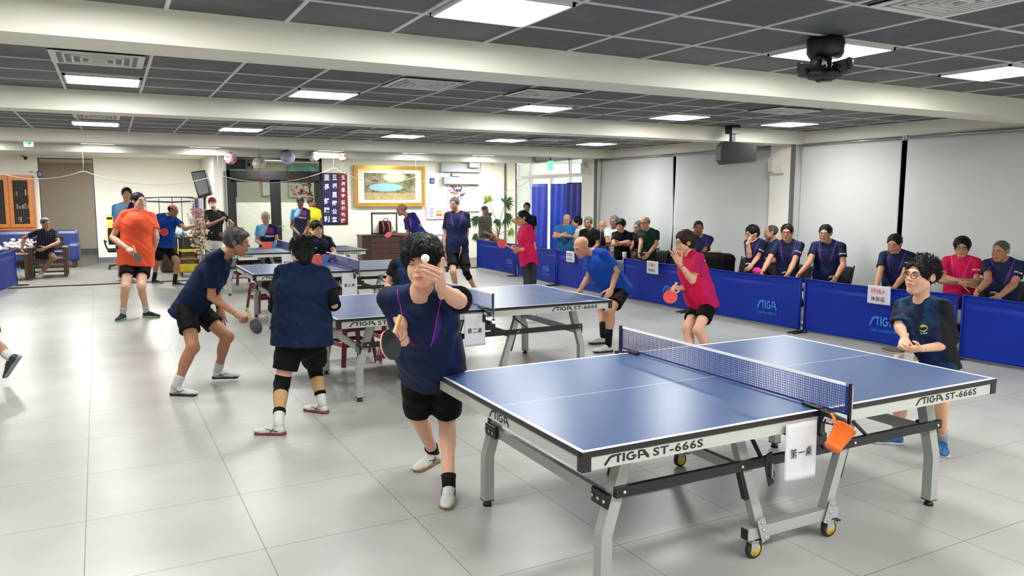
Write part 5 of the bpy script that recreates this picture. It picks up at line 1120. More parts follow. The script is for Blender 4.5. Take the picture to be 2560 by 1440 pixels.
t, w, h = wall_item((655, 452), (675, 489), 21.4, .02, mat('pale_notice_board', (232, 232, 220), .6), 'notice_board', 'pale notice board behind the left glass door', 'notice board')
wall_item((585, 449), (592, 492), 18.6, .05, BLK, 'black_panel', 'narrow black panel at the left edge of the left glass door', 'panel')
# ---- banner, painting, signs on the far wall
A = on(803, 432, 1, 17.93); B = on(870.5, 561.5, 1, 17.93); Mx = on(847, 500, 1, 17.93)[0]; t = empty('vertical_banner', ((A[0]+B[0])/2, 17.93, A[2]), 'tall blue and red banner with white characters in three columns, right of the black doors', 'banner')
def cl(a, b): return MB().grid(lambda u, v: (a+(b-a)*u, 17.93+.006*math.sin(v*6+u*3), B[2]+(A[2]-B[2])*v), 8, 16)
o = cl(A[0], Mx).build('blue_cloth', mat('banner_blue', (16, 18, 88), .7, var=.04), t, mod=.003, world=True); o2 = cl(Mx, B[0]).build('red_cloth', mat('banner_red', (122, 12, 30), .7, var=.04), t, mod=.003, world=True)
def column(body, px, tops, sz, par, m=WHL):
    for ch, py in zip(body, tops):
        c = on(px, py, 1, 17.915); g = text_geo(ch, .035); mb = MB(); flat(g, fitM((c[0]-sz/2, 17.915, c[2]-sz/2), (1, 0, 0), (0, 0, 1)), mb, sx=sz/max(g[2], .3) if g[3] > .3 else sz, sy=sz*1.08/g[3] if g[3] > .4 else sz)
        mb.build('character', m, par, world=True)
column('里長舒瑞利', 817, (444, 468, 503, 526, 548), .145, o); column('五福里辦公室', 836.5, (444, 465, 487, 508, 529, 549), .13, o); column('五福里守望相助隊', 858, (444, 460, 475, 490, 506, 521, 537, 552), .10, o2)
t, w, h = wall_item((885, 415), (1059, 514), 17.92, .05, mat('picture_mount', (232, 228, 212), .7), 'framed_painting', 'large landscape painting of a rocky pool in a gold frame', 'painting')
GOLD = mat('gold_frame', (196, 152, 62), .35, .45, .15, 40.); fr = MB()
for k, (o1, o2_, z_) in enumerate(((.0, .05, .075), (.05, .085, .06), (.085, .10, .068))):
    a1, a2 = w+.02-o1, w+.02-o2_; b1, b2 = h+.02-o1, h+.02-o2_
    fr.box(-a1, a1, -z_, 0, b2, b1).box(-a1, a1, -z_, 0, -b1, -b2).box(-a1, -a2, -z_, 0, -b2, b2).box(a2, a1, -z_, 0, -b2, b2)
fr.build('frame', GOLD, t)
q = NT('landscape_painting'); p = q.xyz(q.coord()); n = q.noise(q.coord(), 9., 8., .75); n2 = q.noise(q.coord(), 3., 5., .6); v = q.n('ShaderNodeTexVoronoi'); q.l(q.coord(), v.inputs['Vector']); v.inputs['Scale'].default_value = 16.
c = q.mix(q.ramp(n, .40, .56), (24, 28, 18), (150, 142, 108)); c = q.mix(q.ramp(n2, .48, .58, 0, .55), c, (84, 100, 38)); c = q.mix(q.M('MULTIPLY', q.ramp(v.outputs['Distance'], .06, .0), .5), c, (40, 36, 30))
zz = q.M('ADD', p[2], q.M('MULTIPLY', n2, .12)); c = q.mix(q.M('MULTIPLY', q.M('LESS_THAN', zz, -.12), .55), c, (196, 168, 110))
e = q.M('ADD', q.M('POWER', q.M('DIVIDE', q.M('ADD', p[0], .12), .50), 2.), q.M('POWER', q.M('DIVIDE', q.M('ADD', p[2], .03), .115), 2.)); c = q.mix(q.M('LESS_THAN', q.M('ADD', e, q.M('MULTIPLY', n, .7)), 1.25), c, (128, 176, 190))
e2 = q.M('ADD', q.M('POWER', q.M('DIVIDE', q.M('SUBTRACT', p[0], .12), .36), 2.), q.M('POWER', q.M('DIVIDE', q.M('SUBTRACT', p[2], .25), .16), 2.)); c = q.mix(q.M('MULTIPLY', q.ramp(q.M('ADD', e2, n), 1.5, .9), .8), c, (232, 230, 190)); q.set(c, .6)
MB().box(-w*.74, w*.74, -.056, -.05, -h*.70, h*.66).build('canvas', q.m, t)
for i, (a, b, lb) in enumerate((((1074, 445), (1086, 459), 'small blue wheelchair sign on the far wall right of the painting'), ((92, 427), (107, 443), 'small blue wheelchair sign projecting beside the doorway'))):
    t, w, h = wall_item(a, b, 17.94 if i == 0 else 20.9, .012, mat('sign_navy', (22, 40, 118), .5), 'wheelchair_sign', lb, 'sign', 'blue wheelchair signs')
    g = MB(); F_ = fitM((0, -.0125, 0), (1, 0, 0), (0, 0, 1)); k = w
    g.prism([(-.15*k, .75*k), (.1*k, .75*k), (.1*k, .5*k), (-.15*k, .5*k)], F_, .002).prism([(-.1*k, .45*k), (.05*k, .45*k), (.05*k, .1*k), (.45*k, .1*k), (.55*k, -.45*k), (.42*k, -.45*k), (.35*k, -.05*k), (-.1*k, -.05*k)], F_, .002)
    for j in range(14): a0, a1 = arc(-.05*k, -.2*k, .42*k, 130, 400, 14)[j:j+2]; b0, b1 = arc(-.05*k, -.2*k, .30*k, 130, 400, 14)[j:j+2]; g.prism([b0, b1, a1, a0], F_, .002)
    g.build('symbol', WHL, t)
    if i == 1: MB().box(-w-.16, -w+.01, -.008, -.002, h*.6, h*.8).box(-w-.16, -w-.10, -.008, .10, h*.6, h*.8).build('bracket', STEEL, t)
t, w, h = wall_item((1120, 461), (1168, 541), 17.93, .01, mat('calendar_paper', (238, 238, 236), .6), 'wall_calendar', 'long calendar with a picture of grapes, behind the tall man with grey hair', 'calendar')
g = MB(); rs = random.Random(9)
for i in range(46): x_ = rs.gauss(-.02, .1) if i < 30 else rs.gauss(.14, .06); z_ = h*.62+rs.gauss(0, .06) if i < 30 else h*.40+rs.gauss(0, .05); g.sphere((max(-w*.9, min(w*.9, x_)), -.012, z_), .026, 5, (1, .4, 1))
g.build('grape_print', mat('grape_purple', (66, 52, 84), .5), t); MB().box(-w*.5, 0, -.02, -.01, h*.35, h*.52).build('basket_print', mat('basket_orange', (200, 110, 60), .6), t); MB().box(-w*.8, -w*.3, -.013, -.01, h*.8, h*.93).build('red_badge', mat('badge_red', (210, 60, 80), .5), t)
g = MB()
for r_ in range(5):
    for c_ in range(7): g.box(-w*.85+c_*w*.25, -w*.85+c_*w*.25+.02, -.012, -.01, -h*.2-r_*h*.13, -h*.2-r_*h*.13+.022)
g.build('date_numbers', mat('calendar_ink', (120, 120, 130), .6), t)
t, w, h = wall_item((1064, 517), (1111, 548), 17.93, .01, mat('pink_paper_border', (240, 168, 178), .6), 'notice', 'two printed notices on a pink backing, under the small blue sign', 'notice')
MB().box(-w*.78, -w*.02, -.014, -.01, -h*.9, h*.9).build('left_sheet', mat('pale_blue_sheet', (208, 224, 240), .6), t); MB().box(w*.04, w*.78, -.014, -.01, -h*.9, h*.9).build('right_sheet', PAPER, t)
g = MB()
for k in range(5): g.box(-w*.6, -w*.15-.03*(k % 2), -.016, -.014, h*(.7-.3*k)-.012, h*(.7-.3*k)+.006)
g.build('printed_lines', mat('notice_ink', (70, 80, 130), .6), t)
for k, c_ in enumerate(((110, 180, 90), (240, 210, 80), (240, 150, 60), (206, 60, 60))): MB().box(w*.12, w*.70, -.017, -.014, h*(.25-.2*k)-.02, h*(.25-.2*k)+.018).build('colour_bar', mat('notice_bar_%d' % k, c_, .6), t)
# leaflet stand and low cabinets
t = empty('leaflet_stand', on(1094, 600, 1, 17.2), 'white leaflet rack with printed sheets left of the tall man with grey hair', 'leaflet rack'); z0 = -on(1094, 600, 1, 17.2)[2]
MB().box(-.28, .30, -.05, .25, z0+.70, z0+.74).box(-.26, -.22, 0, .2, z0, z0+.7).box(.22, .26, 0, .2, z0, z0+.7).build('table', GREYP, t)
for k, (x_, w_, h_) in enumerate(((-.12, .14, .36), (.20, .10, .26))): MB().bar((x_, -.02, z0+.74), (x_-.04, .12, z0+.74+h_), w_*2, .012, (0, 1, 0)).build('sheet_holder', PAPER, t)
MB().lathe([(0, 0), (.085, 0), (.085, .012), (0, .012)], 24, Matrix.Translation((.22, -.02, z0+.88)) @ Matrix.Rotation(1.3, 4, 'X')).build('round_badge', mat('blue_badge', (60, 110, 180), .5), t)
DWD = mat('dark_brown_wood', (50, 26, 20), .42, var=.18, sc=14.); RWD = mat('reddish_wood', (66, 34, 24), .45, var=.18, sc=14.)
A = on(905, 588, 1, 17.0); B = on(1078, 590, 1, 17.0); t = empty('sideboard', ((A[0]+B[0])/2, 17.0, 0), 'long dark brown sideboard with drawers under the painting', 'sideboard'); w = (B[0]-A[0])/2; h = A[2]
MB().box(-w, w, 0, .45, .06, h-.03, .006).box(-w+.04, w-.04, .03, .4, 0, .06).build('carcass', DWD, t); MB().box(-w-.02, w+.02, -.02, .47, h-.03, h, .006).build('top', DWD, t)
for k in range(4): d_ = MB().box(-w+.22, -w+1.02, -.015, 0, .12+.15*k, .25+.15*k, .004).build('drawer', RWD, t); MB().sphere((-w+.62, -.022, .19+.15*k), .012, 6).build('knob', STEEL2, d_)
for x_ in (-w+1.08, -w+1.42): MB().box(x_, x_+.30, -.015, 0, .1, h-.08, .004).build('door', RWD, t)
c0 = on(962, 579, 1, 17.3); t = empty('framed_picture', (c0[0], 17.33, h), 'dark framed picture of a pink flower leaning on the sideboard behind the backpack', 'picture'); ww = .36; hh = .58
MB().box(-ww, ww, 0, .02, 0, hh).build('picture_sheet', mat('cream_picture', (234, 228, 212), .7), t); f = MB()
f.box(-ww, ww, -.02, .02, 0, .035).box(-ww, ww, -.02, .02, hh-.03, hh).box(-ww, -ww+.035, -.02, .02, 0, hh).box(ww-.035, ww, -.02, .02, 0, hh).build('frame', DWD, t)
MB().sphere((-.02, 0, .26), .085, 8, (1.1, .05, .7)).sphere((-.1, 0, .24), .05, 8, (1.1, .05, .7)).build('flower', mat('pink_flower_print', (236, 150, 170), .7), t); MB().prism([(.14, .12), (.24, .10), (.24, .16), (.16, .36), (.12, .30)], fitM((0, -.003, 0), (1, 0, 0), (0, 0, 1)), .002).build('bird', mat('grey_bird_print', (150, 148, 140), .7), t)
t = empty('backpack', (on(966, 588, 1, 17.1)[0], 17.12, h), 'black backpack with red straps standing on the sideboard', 'backpack'); MB().box(-.16, .16, 0, .18, 0, .36, .05).box(-.12, .12, -.05, .02, .04, .22, .03).build('bag_body', BLKC, t)
for x_ in (-.09, .06): MB().tube([(x_, -.06, .05), (x_+.01, -.07, .18), (x_+.0, -.02, .30), (x_, .03, .34)], .014, 6).build('strap', mat('red_strap', (206, 44, 52), .6), t)
MB().tube([(-.05, .05, .35), (-.03, .05, .42), (.05, .05, .42), (.07, .05, .35)], .012, 6).build('carry_loop', BLKC, t)
# potted plant
P0 = on(1246, 600, 1, 16.9); GRN = mat('leaf_green', (30, 84, 46), .45, var=.2); GRN2 = mat('pale_leaf_green', (132, 158, 64), .5, var=.2)
t = empty('potted_plant', (P0[0], 16.9, 0), 'big potted plant with fingered leaves in the corner, left of the entrance', 'plant')
MB().lathe([(0, 0), (.14, 0), (.19, .30), (.21, .32), (.18, .32), (.0, .29)], 24).build('pot', mat('brown_pot', (96, 70, 52), .6), t)
STM = mat('stem_brown', (96, 92, 60), .7); rs = random.Random(5)
MB().tube([(0, 0, .28), (-.02, 0, .6), (.05, 0, .95)], .035, 8, True, .02).build('trunk', STM, t)
for px, py, sz, az, mt in ((1222, 505, .30, 1.9, GRN2), (1262, 510, .36, .6, GRN), (1262, 545, .34, -.3, GRN), (1225, 545, .30, 2.6, GRN), (1195, 552, .28, 2.9, GRN), (1240, 560, .24, .9, GRN), (1194, 590, .20, 3.4, GRN), (1275, 575, .2, -.8, GRN2)):
    c_ = on(px, py, 1, 16.9+rs.uniform(-.2, .2))-np.array([P0[0], 16.9, 0]); st_ = MB().tube([(0, 0, .7), (c_[0]*.4, c_[1]*.4, .7+(c_[2]-.7)*.6), tuple(c_)], .010, 6, True, .006).build('stem', STM, t)
    lf = MB(); ax = V = None
    for k in range(15):
        a = az-1.5+3.0*k/14; L_ = sz*(1-.35*abs(k-7)/7); d_ = Vector((math.cos(a), rs.uniform(-.25, .25), math.sin(a))); s_ = Vector((-math.sin(a), 0, math.cos(a)))
        b0 = Vector(c_); q1 = b0+d_*L_*.55+s_*.022; q2 = b0+d_*L_*.55-s_*.022; q3 = b0+d_*L_+Vector((0, 0, -.05)); n_ = Vector((0, -.004, 0))
        lf.add([b0, q1+n_, q3, q2+n_, b0-n_, q1-n_*2, q3-n_, q2-n_*2], [(0, 1, 2, 3), (7, 6, 5, 4), (0, 4, 5, 1), (1, 5, 6, 2), (2, 6, 7, 3), (3, 7, 4, 0)])
    lf.build('leaf', mt, t)
# ---- left back corner: wardrobe-like cabinet, sofa, armchair
OWD = mat('orange_wood', (170, 98, 36), .42, var=.15, sc=12.); DGL = mat('dark_cabinet_glass', (28, 24, 22), .15)
A = on(80, 438, 1, 20.5); B = on(86, 580, 1, 20.5); t = empty('display_cabinet', (A[0]-.5, 20.5, 0), 'orange wooden cabinet with dark glass doors, cut by the left edge', 'cabinet'); hz = A[2]
MB().box(-.55, .5, .02, .45, 0, hz, .006).build('carcass', OWD, t)
for x0, x1, z0, z1 in ((-.02, .47, .98, hz-.04), (-.53, -.04, .98, hz-.04), (-.02, .47, .1, .94), (-.53, -.04, .1, .94)):
    d = MB(); d.box(x0, x1, -.01, .02, z0, z0+.09).box(x0, x1, -.01, .02, z1-.09, z1).box(x0, x0+.08, -.01, .02, z0+.09, z1-.09).box(x1-.08, x1, -.01, .02, z0+.09, z1-.09); dd = d.build('door', OWD, t)
    MB().box(x0+.07, x1-.07, .0, .012, z0+.08, z1-.08).build('glass_pane', DGL, dd); MB().sphere((x0+.04 if x0 > -.1 else x1-.04, -.02, (z0+z1)/2), .014, 6).build('knob', OWD, dd)
g = MB(); rs = random.Random(2)
for k in range(16): x_, z_ = rs.uniform(.07, .38), rs.choice((1.12, 1.45, 1.78)); g.box(x_, x_+.035, -.003, -.001, z_, z_+rs.uniform(.05, .16))
g.build('shelf_contents', mat('dim_shelf_items', (110, 96, 84), .6), t)
SOFA = mat('blue_leather', (30, 46, 96), .38, var=.08); 
t = empty('sofa', (-3.05, 19.6, 0), 'dark blue leather sofa behind the wooden armchair', 'sofa')
MB().box(-1.3, .72, .45, .75, .25, .92, .09).build('backrest', SOFA, t); MB().box(-1.3, .5, -.15, .5, .18, .46, .07).build('seat_cushion', SOFA, t); MB().box(.46, .74, -.18, .6, .16, .62, .08).build('armrest', SOFA, t); MB().box(-1.58, -1.3, -.18, .6, .16, .62, .08).build('armrest', SOFA, t)
for x_ in (-1.4, .6): 
    for y_ in (-.1, .55): MB().box(x_-.04, x_+.04, y_-.04, y_+.04, 0, .17).build('leg', DWD, t)
t = empty('cloth_heap', (-3.55, 19.5, .50), 'heap of crumpled white and pink paper on the sofa', 'paper heap'); m_ = MB(); rs = random.Random(3)
for k in range(60): m_.sphere((rs.gauss(0, .22), rs.gauss(0, .1), abs(rs.gauss(.09, .07))), rs.uniform(.03, .07), 4, (1, 1, .7))
o = m_.build('crumpled_paper', mat('white_pink_paper', (228, 212, 212), .7, var=.12, sc=20.), t); o['kind'] = 'stuff'
WCH = mat('armchair_wood', (84, 54, 38), .55, var=.2, sc=16.)
def armchair(x, y, label, rz=0.):
    t = empty('wooden_armchair', (x, y, 0), label, 'armchair', rz=rz)
    MB().box(-.30, .30, -.28, .28, .36, .40, .005).build('seat', WCH, t)
    for sx in (-1, 1):
        for sy in (-1, 1): MB().box(sx*.33-.035, sx*.33+.035, sy*.30-.035, sy*.30+.035, 0, .62 if sy < 0 else .66).build('leg', WCH, t)
        MB().box(sx*.33-.05, sx*.33+.05, -.38, .36, .62, .655, .005).build('armrest', WCH, t); MB().box(sx*.33-.015, sx*.33+.015, -.27, .27, .34, .40).box(sx*.33-.015, sx*.33+.015, -.27, .27, .12, .17).build('side_rail', WCH, t)
    b = MB()
    for k in range(4): b.box(-.30, .30, .28, .31, .44+.11*k, .51+.11*k)
    b.build('backrest', WCH, t); MB().box(-.30, .30, -.30, -.27, .30, .36).box(-.30, .30, -.30, -.27, .10, .14).build('front_rail', WCH, t)
c0 = on(113, 700, 2, 0); armchair(-2.86, 17.38, 'brown wooden armchair with slatted back under the seated man at far left')
c0 = on(45, 655, 1, 17.2); t = empty('side_table', (-3.42, 17.0, 0), 'low brown wooden side table between the barrier and the armchair', 'side table'); MB().box(-.22, .22, -.3, .3, .5, .54, .005).build('table_top', WCH, t)
for sx in (-1, 1):
    for sy in (-1, 1): MB().box(sx*.18-.03, sx*.18+.03, sy*.26-.03, sy*.26+.03, 0, .5).build('leg', WCH, t)
# office chair, ball catch net, television, desk, flowers, yellow covered chair
t = empty('office_chair', on(287, 655, 2, 0)*np.array([1, 0, 0])+np.array([.1, 18.6, 0]), 'black office chair on castors in front of the left wall', 'office chair'); t.location = (-1.45, 18.6, 0)
MB().box(-.25, .25, -.24, .24, .42, .50, .03).build('seat', BLKC, t); MB().box(-.22, .22, .22, .28, .58, 1.0, .025).box(-.03, .03, .2, .25, .42, .6).build('backrest', BLKC, t); MB().tube([(0, 0, .1), (0, 0, .44)], .03, 10).build('gas_lift', BLKP, t)
for sx in (-1, 1): MB().tube([(sx*.26, -.15, .68), (sx*.30, .12, .70), (sx*.29, .18, .6), (sx*.24, .1, .46)], .02, 8).build('armrest', BLKP, t)
b = MB()
for k in range(5): a = 2*PI*k/5; b.bar((0, 0, .12), (.28*math.cos(a), .28*math.sin(a), .08), .04, .03).sphere((.28*math.cos(a), .28*math.sin(a), .03), .03, 6)
b.build('star_base', BLKP, t)
YEL = mat('lime_vest', (214, 226, 40), .6)
c0 = on(277, 562, 1, 18.0); t = empty('lime_bag', (c0[0]-.02, 18.5, c0[2]-.28), 'lime yellow vest hanging over the office chair, left of the man in orange', 'vest'); t.location = (-1.62, 18.9, .62); MB().box(-.05, .06, -.03, .03, 0, .72, .02).box(-.08, .02, -.04, .04, .05, .35, .02).build('vest_cloth', YEL, t); MB().box(-.06, .07, -.034, .034, .58, .64).build('dark_band', BLKC, t)
GN = mat('navy_net_band', (52, 62, 92), .6); A = on(364, 493, 1, 16.9); B = on(484, 497, 1, 16.9); t = empty('ball_catch_net', ((A[0]+B[0])/2, 16.9, 0), 'tall ball catch net with dark blue top band behind the blue polo', 'ball catch net'); w = (B[0]-A[0])/2; h = A[2]
MB().tube([(-w, -.25, h-.02), (-w*.5, -.3, h), (w*.5, -.3, h), (w, -.25, h-.02), (w, .2, h), (-w, .2, h), (-w, -.25, h-.02)], .013, 6).tube([(-w, -.27, h-.09), (0, -.34, h-.11), (w, -.27, h-.09)], .02, 6).build('top_frame', GN, t)
p_ = MB()
for x_ in (-w, -w*.45, 0.05, w*.5, w): p_.tube([(x_, .15, 0), (x_, .15, h)], .012, 6)
p_.build('posts', mat('grey_net_post', (96, 102, 112), .5), t)
m_ = MB()
for k in range(40): x_ = -w+2*w*k/39; m_.box(x_-.001, x_+.001, .168, .17, .1, h)
for k in range(38): z_ = .1+(h-.1)*k/37; m_.box(-w, w, .168, .17, z_-.001, z_+.001)
m_.build('net_mesh', mat('grey_mesh_cord', (150, 156, 160), .7), t)['kind'] = 'stuff'
MB().grid(lambda u, v: (w-.02+.16*u, -.2+.04*math.sin(u*9), .5+(h-.5)*v), 8, 10).build('grey_drape', mat('grey_blue_drape', (128, 134, 152), .7), t, mod=.004)
c0 = on(508, 457, 1, 16.4); t = empty('television', (c0[0], 16.4, 0), 'tilted flat television on a black stand beside the corner column', 'television'); 
tv = MB(); a_ = on(477, 430, 1, 16.3); b_ = on(512, 425, 1, 16.3); c_ = on(527, 487, 1, 16.3); d_ = on(496, 496, 1, 16.3); fr_ = [Vector(q)-Vector((c0[0], 16.4, 0)) for q in (a_, b_, c_, d_)]
bk_ = [q+Vector((.05, .05, 0)) for q in fr_]; tv.add(fr_+bk_, [(0, 3, 2, 1), (4, 5, 6, 7), (0, 1, 5, 4), (1, 2, 6, 5), (2, 3, 7, 6), (3, 0, 4, 7)]).build('housing', BLK, t)
sc_ = [fr_[0].lerp(fr_[2], .04), fr_[1].lerp(fr_[3], .05), fr_[2].lerp(fr_[0], .10), fr_[3].lerp(fr_[1], .10)]; MB().add([q+Vector((-.0, -.006, 0)) for q in sc_]+[q+Vector((.0, .004, 0)) for q in sc_], [(0, 3, 2, 1), (4, 5, 6, 7), (0, 1, 5, 4), (1, 2, 6, 5), (2, 3, 7, 6), (3, 0, 4, 7)]).build('screen', mat('grey_tv_screen', (150, 156, 160), .25), t)
MB().tube([(.02, .08, 0), (.02, .08, 1.95)], .035, 8).box(-.3, .35, -.1, .3, 0, .03).bar((.0, .08, 1.7), (.16, .1, 2.0), .12, .05).build('stand', BLKP, t)
# desk with cloth, clutter
t = empty('desk', (-.18, 17.3, 0), 'reddish brown desk with clutter in front of the ball catch net', 'desk'); MB().box(-.45, .42, -.25, .3, .78, .82, .005).build('desk_top', RWD, t); MB().box(-.43, -.05, -.22, .28, .03, .78).box(.38, .40, -.22, .28, .03, .78).box(.0, .40, .2, .28, .1, .78).build('carcass', RWD, t)
for k in range(3): d_ = MB().box(-.41, -.07, -.235, -.22, .1+.22*k, .3+.22*k, .004).build('drawer', DWD, t); MB().sphere((-.24, -.245, .2+.22*k), .012, 6).build('knob', STEEL2, d_)
t = empty('plastic_bag', (-.2, 17.25, .82), 'pile of clear blue plastic bags on the desk', 'plastic bags'); m_ = MB(); rs = random.Random(8)
for k in range(24): m_.sphere((rs.gauss(0, .12), rs.gauss(0, .08), abs(rs.gauss(.07, .05))), rs.uniform(.04, .08), 4, (1, .8, .7))
m_.build('plastic_film', mat('pale_blue_plastic', (156, 190, 206), .25), t)['kind'] = 'stuff'
t = empty('flower_stand', (.09, 15.4, 0), 'tall dried flower arrangement in cream and pink, left of the person in the red cap', 'flower arrangement'); m_ = MB(); m2 = MB(); rs = random.Random(6)
for k in range(260): z_ = rs.uniform(.55, 1.28); s_ = .06+.07*math.sin((z_-.5)*3.6); m_.sphere((rs.gauss(0, s_*.75), rs.gauss(0, s_*.75), z_), rs.uniform(.014, .028), 4)
for k in range(150): z_ = rs.uniform(.95, 1.5); m2.sphere((rs.gauss(0, .07), rs.gauss(0, .06), z_), rs.uniform(.012, .024), 4)
m3 = MB()
for k in range(46): x_, y_ = rs.gauss(0, .07), rs.gauss(0, .07); m3.tube([(x_*.3, y_*.3, .5), (x_*1.3, y_*1.3, rs.uniform(1.0, 1.55))], .004, 4)
m3.build('dry_twigs', mat('dry_twig_brown', (120, 92, 66), .8), t)['kind'] = 'stuff'
m_.build('cream_flowers', mat('cream_dried_flower', (222, 206, 172), .8, var=.15, sc=30.), t)['kind'] = 'stuff'; m2.build('pink_flowers', mat('dusty_pink_flower', (186, 130, 130), .8, var=.25, sc=30.), t)['kind'] = 'stuff'
MB().tube([(0, 0, 0), (0, 0, 1.2)], .02, 8).lathe([(.16, 0), (.16, .02), (.02, .03), (0, .03)], 18).build('pole', mat('pale_stand', (190, 176, 140), .6), t)
for x_, s_ in ((-.10, 'STIGA'), (.06, None)):
    r_ = MB().box(x_-.035, x_+.035, -.02, -.016, .95, 1.72).build('ribbon', mat('lilac_ribbon' if s_ is None else 'white_ribbon', (216, 204, 216) if s_ is None else (228, 226, 224), .6), t)
    if s_: flat(LOGO, fitM((x_-.018, -.022, 1.68), (0, 0, -1), (1, 0, 0)), sx=.30/LOGO[2], sy=.045/LOGO[3]).build('printed_logo', INK, r_)
t = empty('covered_chair', (-.08, 16.1, 0), 'brown wooden chair covered with a bright yellow cloth near the flowers', 'chair')
for sx in (-1, 1):
    for sy in (-1, 1): MB().box(sx*.17-.02, sx*.17+.02, sy*.16-.02, sy*.16+.02, 0, .36 if sy < 0 else .55).build('leg', WCH, t)
MB().box(-.2, .2, -.2, .2, .34, .38).build('seat', WCH, t); MB().box(-.19, .19, .14, .17, .42, .52).build('backrest', WCH, t)
MB().grid(lambda u, v: (-.22+.44*u, .19+.01*math.sin(u*12), .08+.50*v), 14, 8).build('yellow_cloth', mat('yellow_cover_cloth', (226, 206, 36), .65, var=.08), t, mod=.006)
MB().grid(lambda u, v: (-.21+.42*u, -.22+.01*math.sin(u*11), .10+.18*v), 14, 6).build('yellow_cloth', mat('yellow_cover_cloth', (226, 206, 36), .65, var=.08), t, mod=.006)
# small black table with bits near the far barrier
t = empty('small_table', (6.05, 15.9, 0), 'small black table with glass jars, right of the tall man with grey hair', 'table'); MB().box(-.35, .35, -.2, .2, .55, .57).build('table_top', BLKP, t)
for sx in (-1, 1): 
    for sy in (-1, 1): MB().tube([(sx*.3, sy*.15, 0), (sx*.3, sy*.15, .55)], .012, 6).build('leg', BLKP, t)
for k, x_ in enumerate((-.2, -.08, .1)): tag(MB().lathe([(0, 0), (.035, 0), (.038, .10), (.02, .13), (.02, .15), (0, .15)], 14, Matrix.Translation((6.05+x_, 15.9, .57))).build('glass_jar', mat('grey_glass_jar', (150, 156, 160), .1)), 'small glass jar on the black table, %s of three' % ('left', 'middle', 'right')[k], 'jar', 'jars on the small black table')
tag(MB().lathe([(0, 0), (.08, 0), (.105, .26), (.098, .26), (.075, .01), (0, .01)], 20, Matrix.Translation((6.36, 15.45, .2))).build('orange_bin', mat('orange_red_plastic', (222, 84, 40), .4)), 'small orange red bucket beside the left end of the far barrier', 'bucket')
tag(MB().box(6.25, 6.48, 15.35, 15.6, 0, .2, .01).build('low_box', mat('dark_low_box', (40, 44, 60), .5)), 'dark box under the orange red bucket', 'box')
# ---- red plastic stools, bottle, score cards
REDP = mat('dark_red_plastic', (96, 14, 26), .35, var=.06)
def stool(x, y, rz, label):
    t = empty('plastic_stool', (x, y, 0), label, 'stool', 'dark red plastic stools', rz)
    MB().box(-.15, .15, -.15, .15, .425, .45, .012).build('seat', REDP, t); sk = MB()
    for a in range(4):
        R_ = Matrix.Rotation(a*PI/2, 4, 'Z'); sk.prism([(-.155, .36), (.155, .36), (.145, .43), (-.145, .43)], R_ @ fitM((0, -.155, 0), (1, 0, 0), (0, 0, 1)), .008).prism([(-.175, .20), (.175, .20), (.17, .245), (-.17, .245)], R_ @ fitM((0, -.172, 0), (1, 0, 0), (0, 0, 1)), .010)
        MB().bar(tuple(R_ @ Vector((-.14, -.14, .43))), tuple(R_ @ Vector((-.195, -.195, 0))), .045, .03).build('leg', REDP, t)
    sk.build('skirt_rail', REDP, t); return t
s0 = stool(.62, 5.5, .2, 'dark red plastic stool under the near left corner of the second table')
def cp(x, y, rz, lb): c = copy_tree(s0); c.location = (x, y, 0); c.rotation_euler = (0, 0, rz); c['label'] = lb
cp(1.15, 5.75, .1, 'dark red plastic stool partly hidden by the server, behind the second table'); cp(.45, 9.75, .3, 'dark red plastic stool beyond the left end of the third table'); cp(1.75, 9.95, .1, 'dark red plastic stool under the young umpire in navy'); cp(.75, 13.9, .2, 'dark red plastic stool beyond the farthest table, left one'); cp(1.38, 14.15, .0, 'dark red plastic stool under the white-haired umpire')
c0 = on(948, 917, 2, 0); t = empty('water_bottle', c0, 'clear water bottle with a pink label on the floor under the second table', 'bottle')
WG = NT('bottle_plastic'); WG.set((225, 235, 235), .08); WG.b.inputs['Transmission Weight'].default_value = .85; WG.b.inputs['IOR'].default_value = 1.2; WG.l(WG.mix(WG.noise(WG.coord(), 6.), (224, 234, 234), (236, 242, 242)), WG.b.inputs['Base Color'])
MB().lathe([(0, 0), (.028, 0), (.031, .01), (.031, .13), (.024, .16), (.012, .185), (.012, .2), (0, .2)], 20).build('bottle_body', WG.m, t); MB().lathe([(.0315, .07), (.0318, .075), (.0318, .115), (.0315, .12)], 20).build('bottle_label', mat('pink_bottle_label', (196, 70, 96), .4), t); MB().lathe([(.0, .198), (.014, .198), (.014, .212), (0, .213)], 14).build('cap', WHL, t)
CO = mat('orange_card', (236, 84, 48), .45); CB = mat('blue_card', (48, 120, 190), .45)
def score(x, y, m, label, dig):
    t = empty('score_card', (x, y, TZ), label, 'score flip card', 'number flip cards on the tables'); w = .042
    MB().add([(-w, -.03, 0), (w, -.03, 0), (w, 0, .12), (-w, 0, .12), (-w, .03, 0), (w, .03, 0)], [(0, 1, 2, 3), (3, 2, 5, 4), (0, 3, 4), (1, 5, 2), (0, 4, 5, 1)]).build('card_body', m, t)
    g = text_geo(dig, .04); flat(g, fitM((-.02, -.020, .035), (1, 0, 0), (0, .03, .12)), sx=.03/g[2], sy=.05/g[3]).build('number', WHL, t); MB().tube([(-.02, 0, .115), (-.02, 0, .13), (-.01, 0, .13), (-.01, 0, .115)], .003, 5).build('ring', BLKP, t)
for k, yy, c_ in ((2, 9.25, 'in front of the young umpire'), (3, 13.2, 'in front of the white-haired umpire')):
    if k == 2: xs_ = ((786, CO, '0'), (799, CO, '0'), (812, CB, '0'))
    else: xs_ = ((661, CO, '0'), (673, CO, '0'), (684, CB, '0'))
    for (px, m_, dg), o_ in zip(xs_, ('left orange', 'right orange', 'blue')): q = on(px, 653 if k == 2 else 617, 1, yy); score(q[0], yy, m_, '%s number card on the table %s' % (o_, c_), dg)
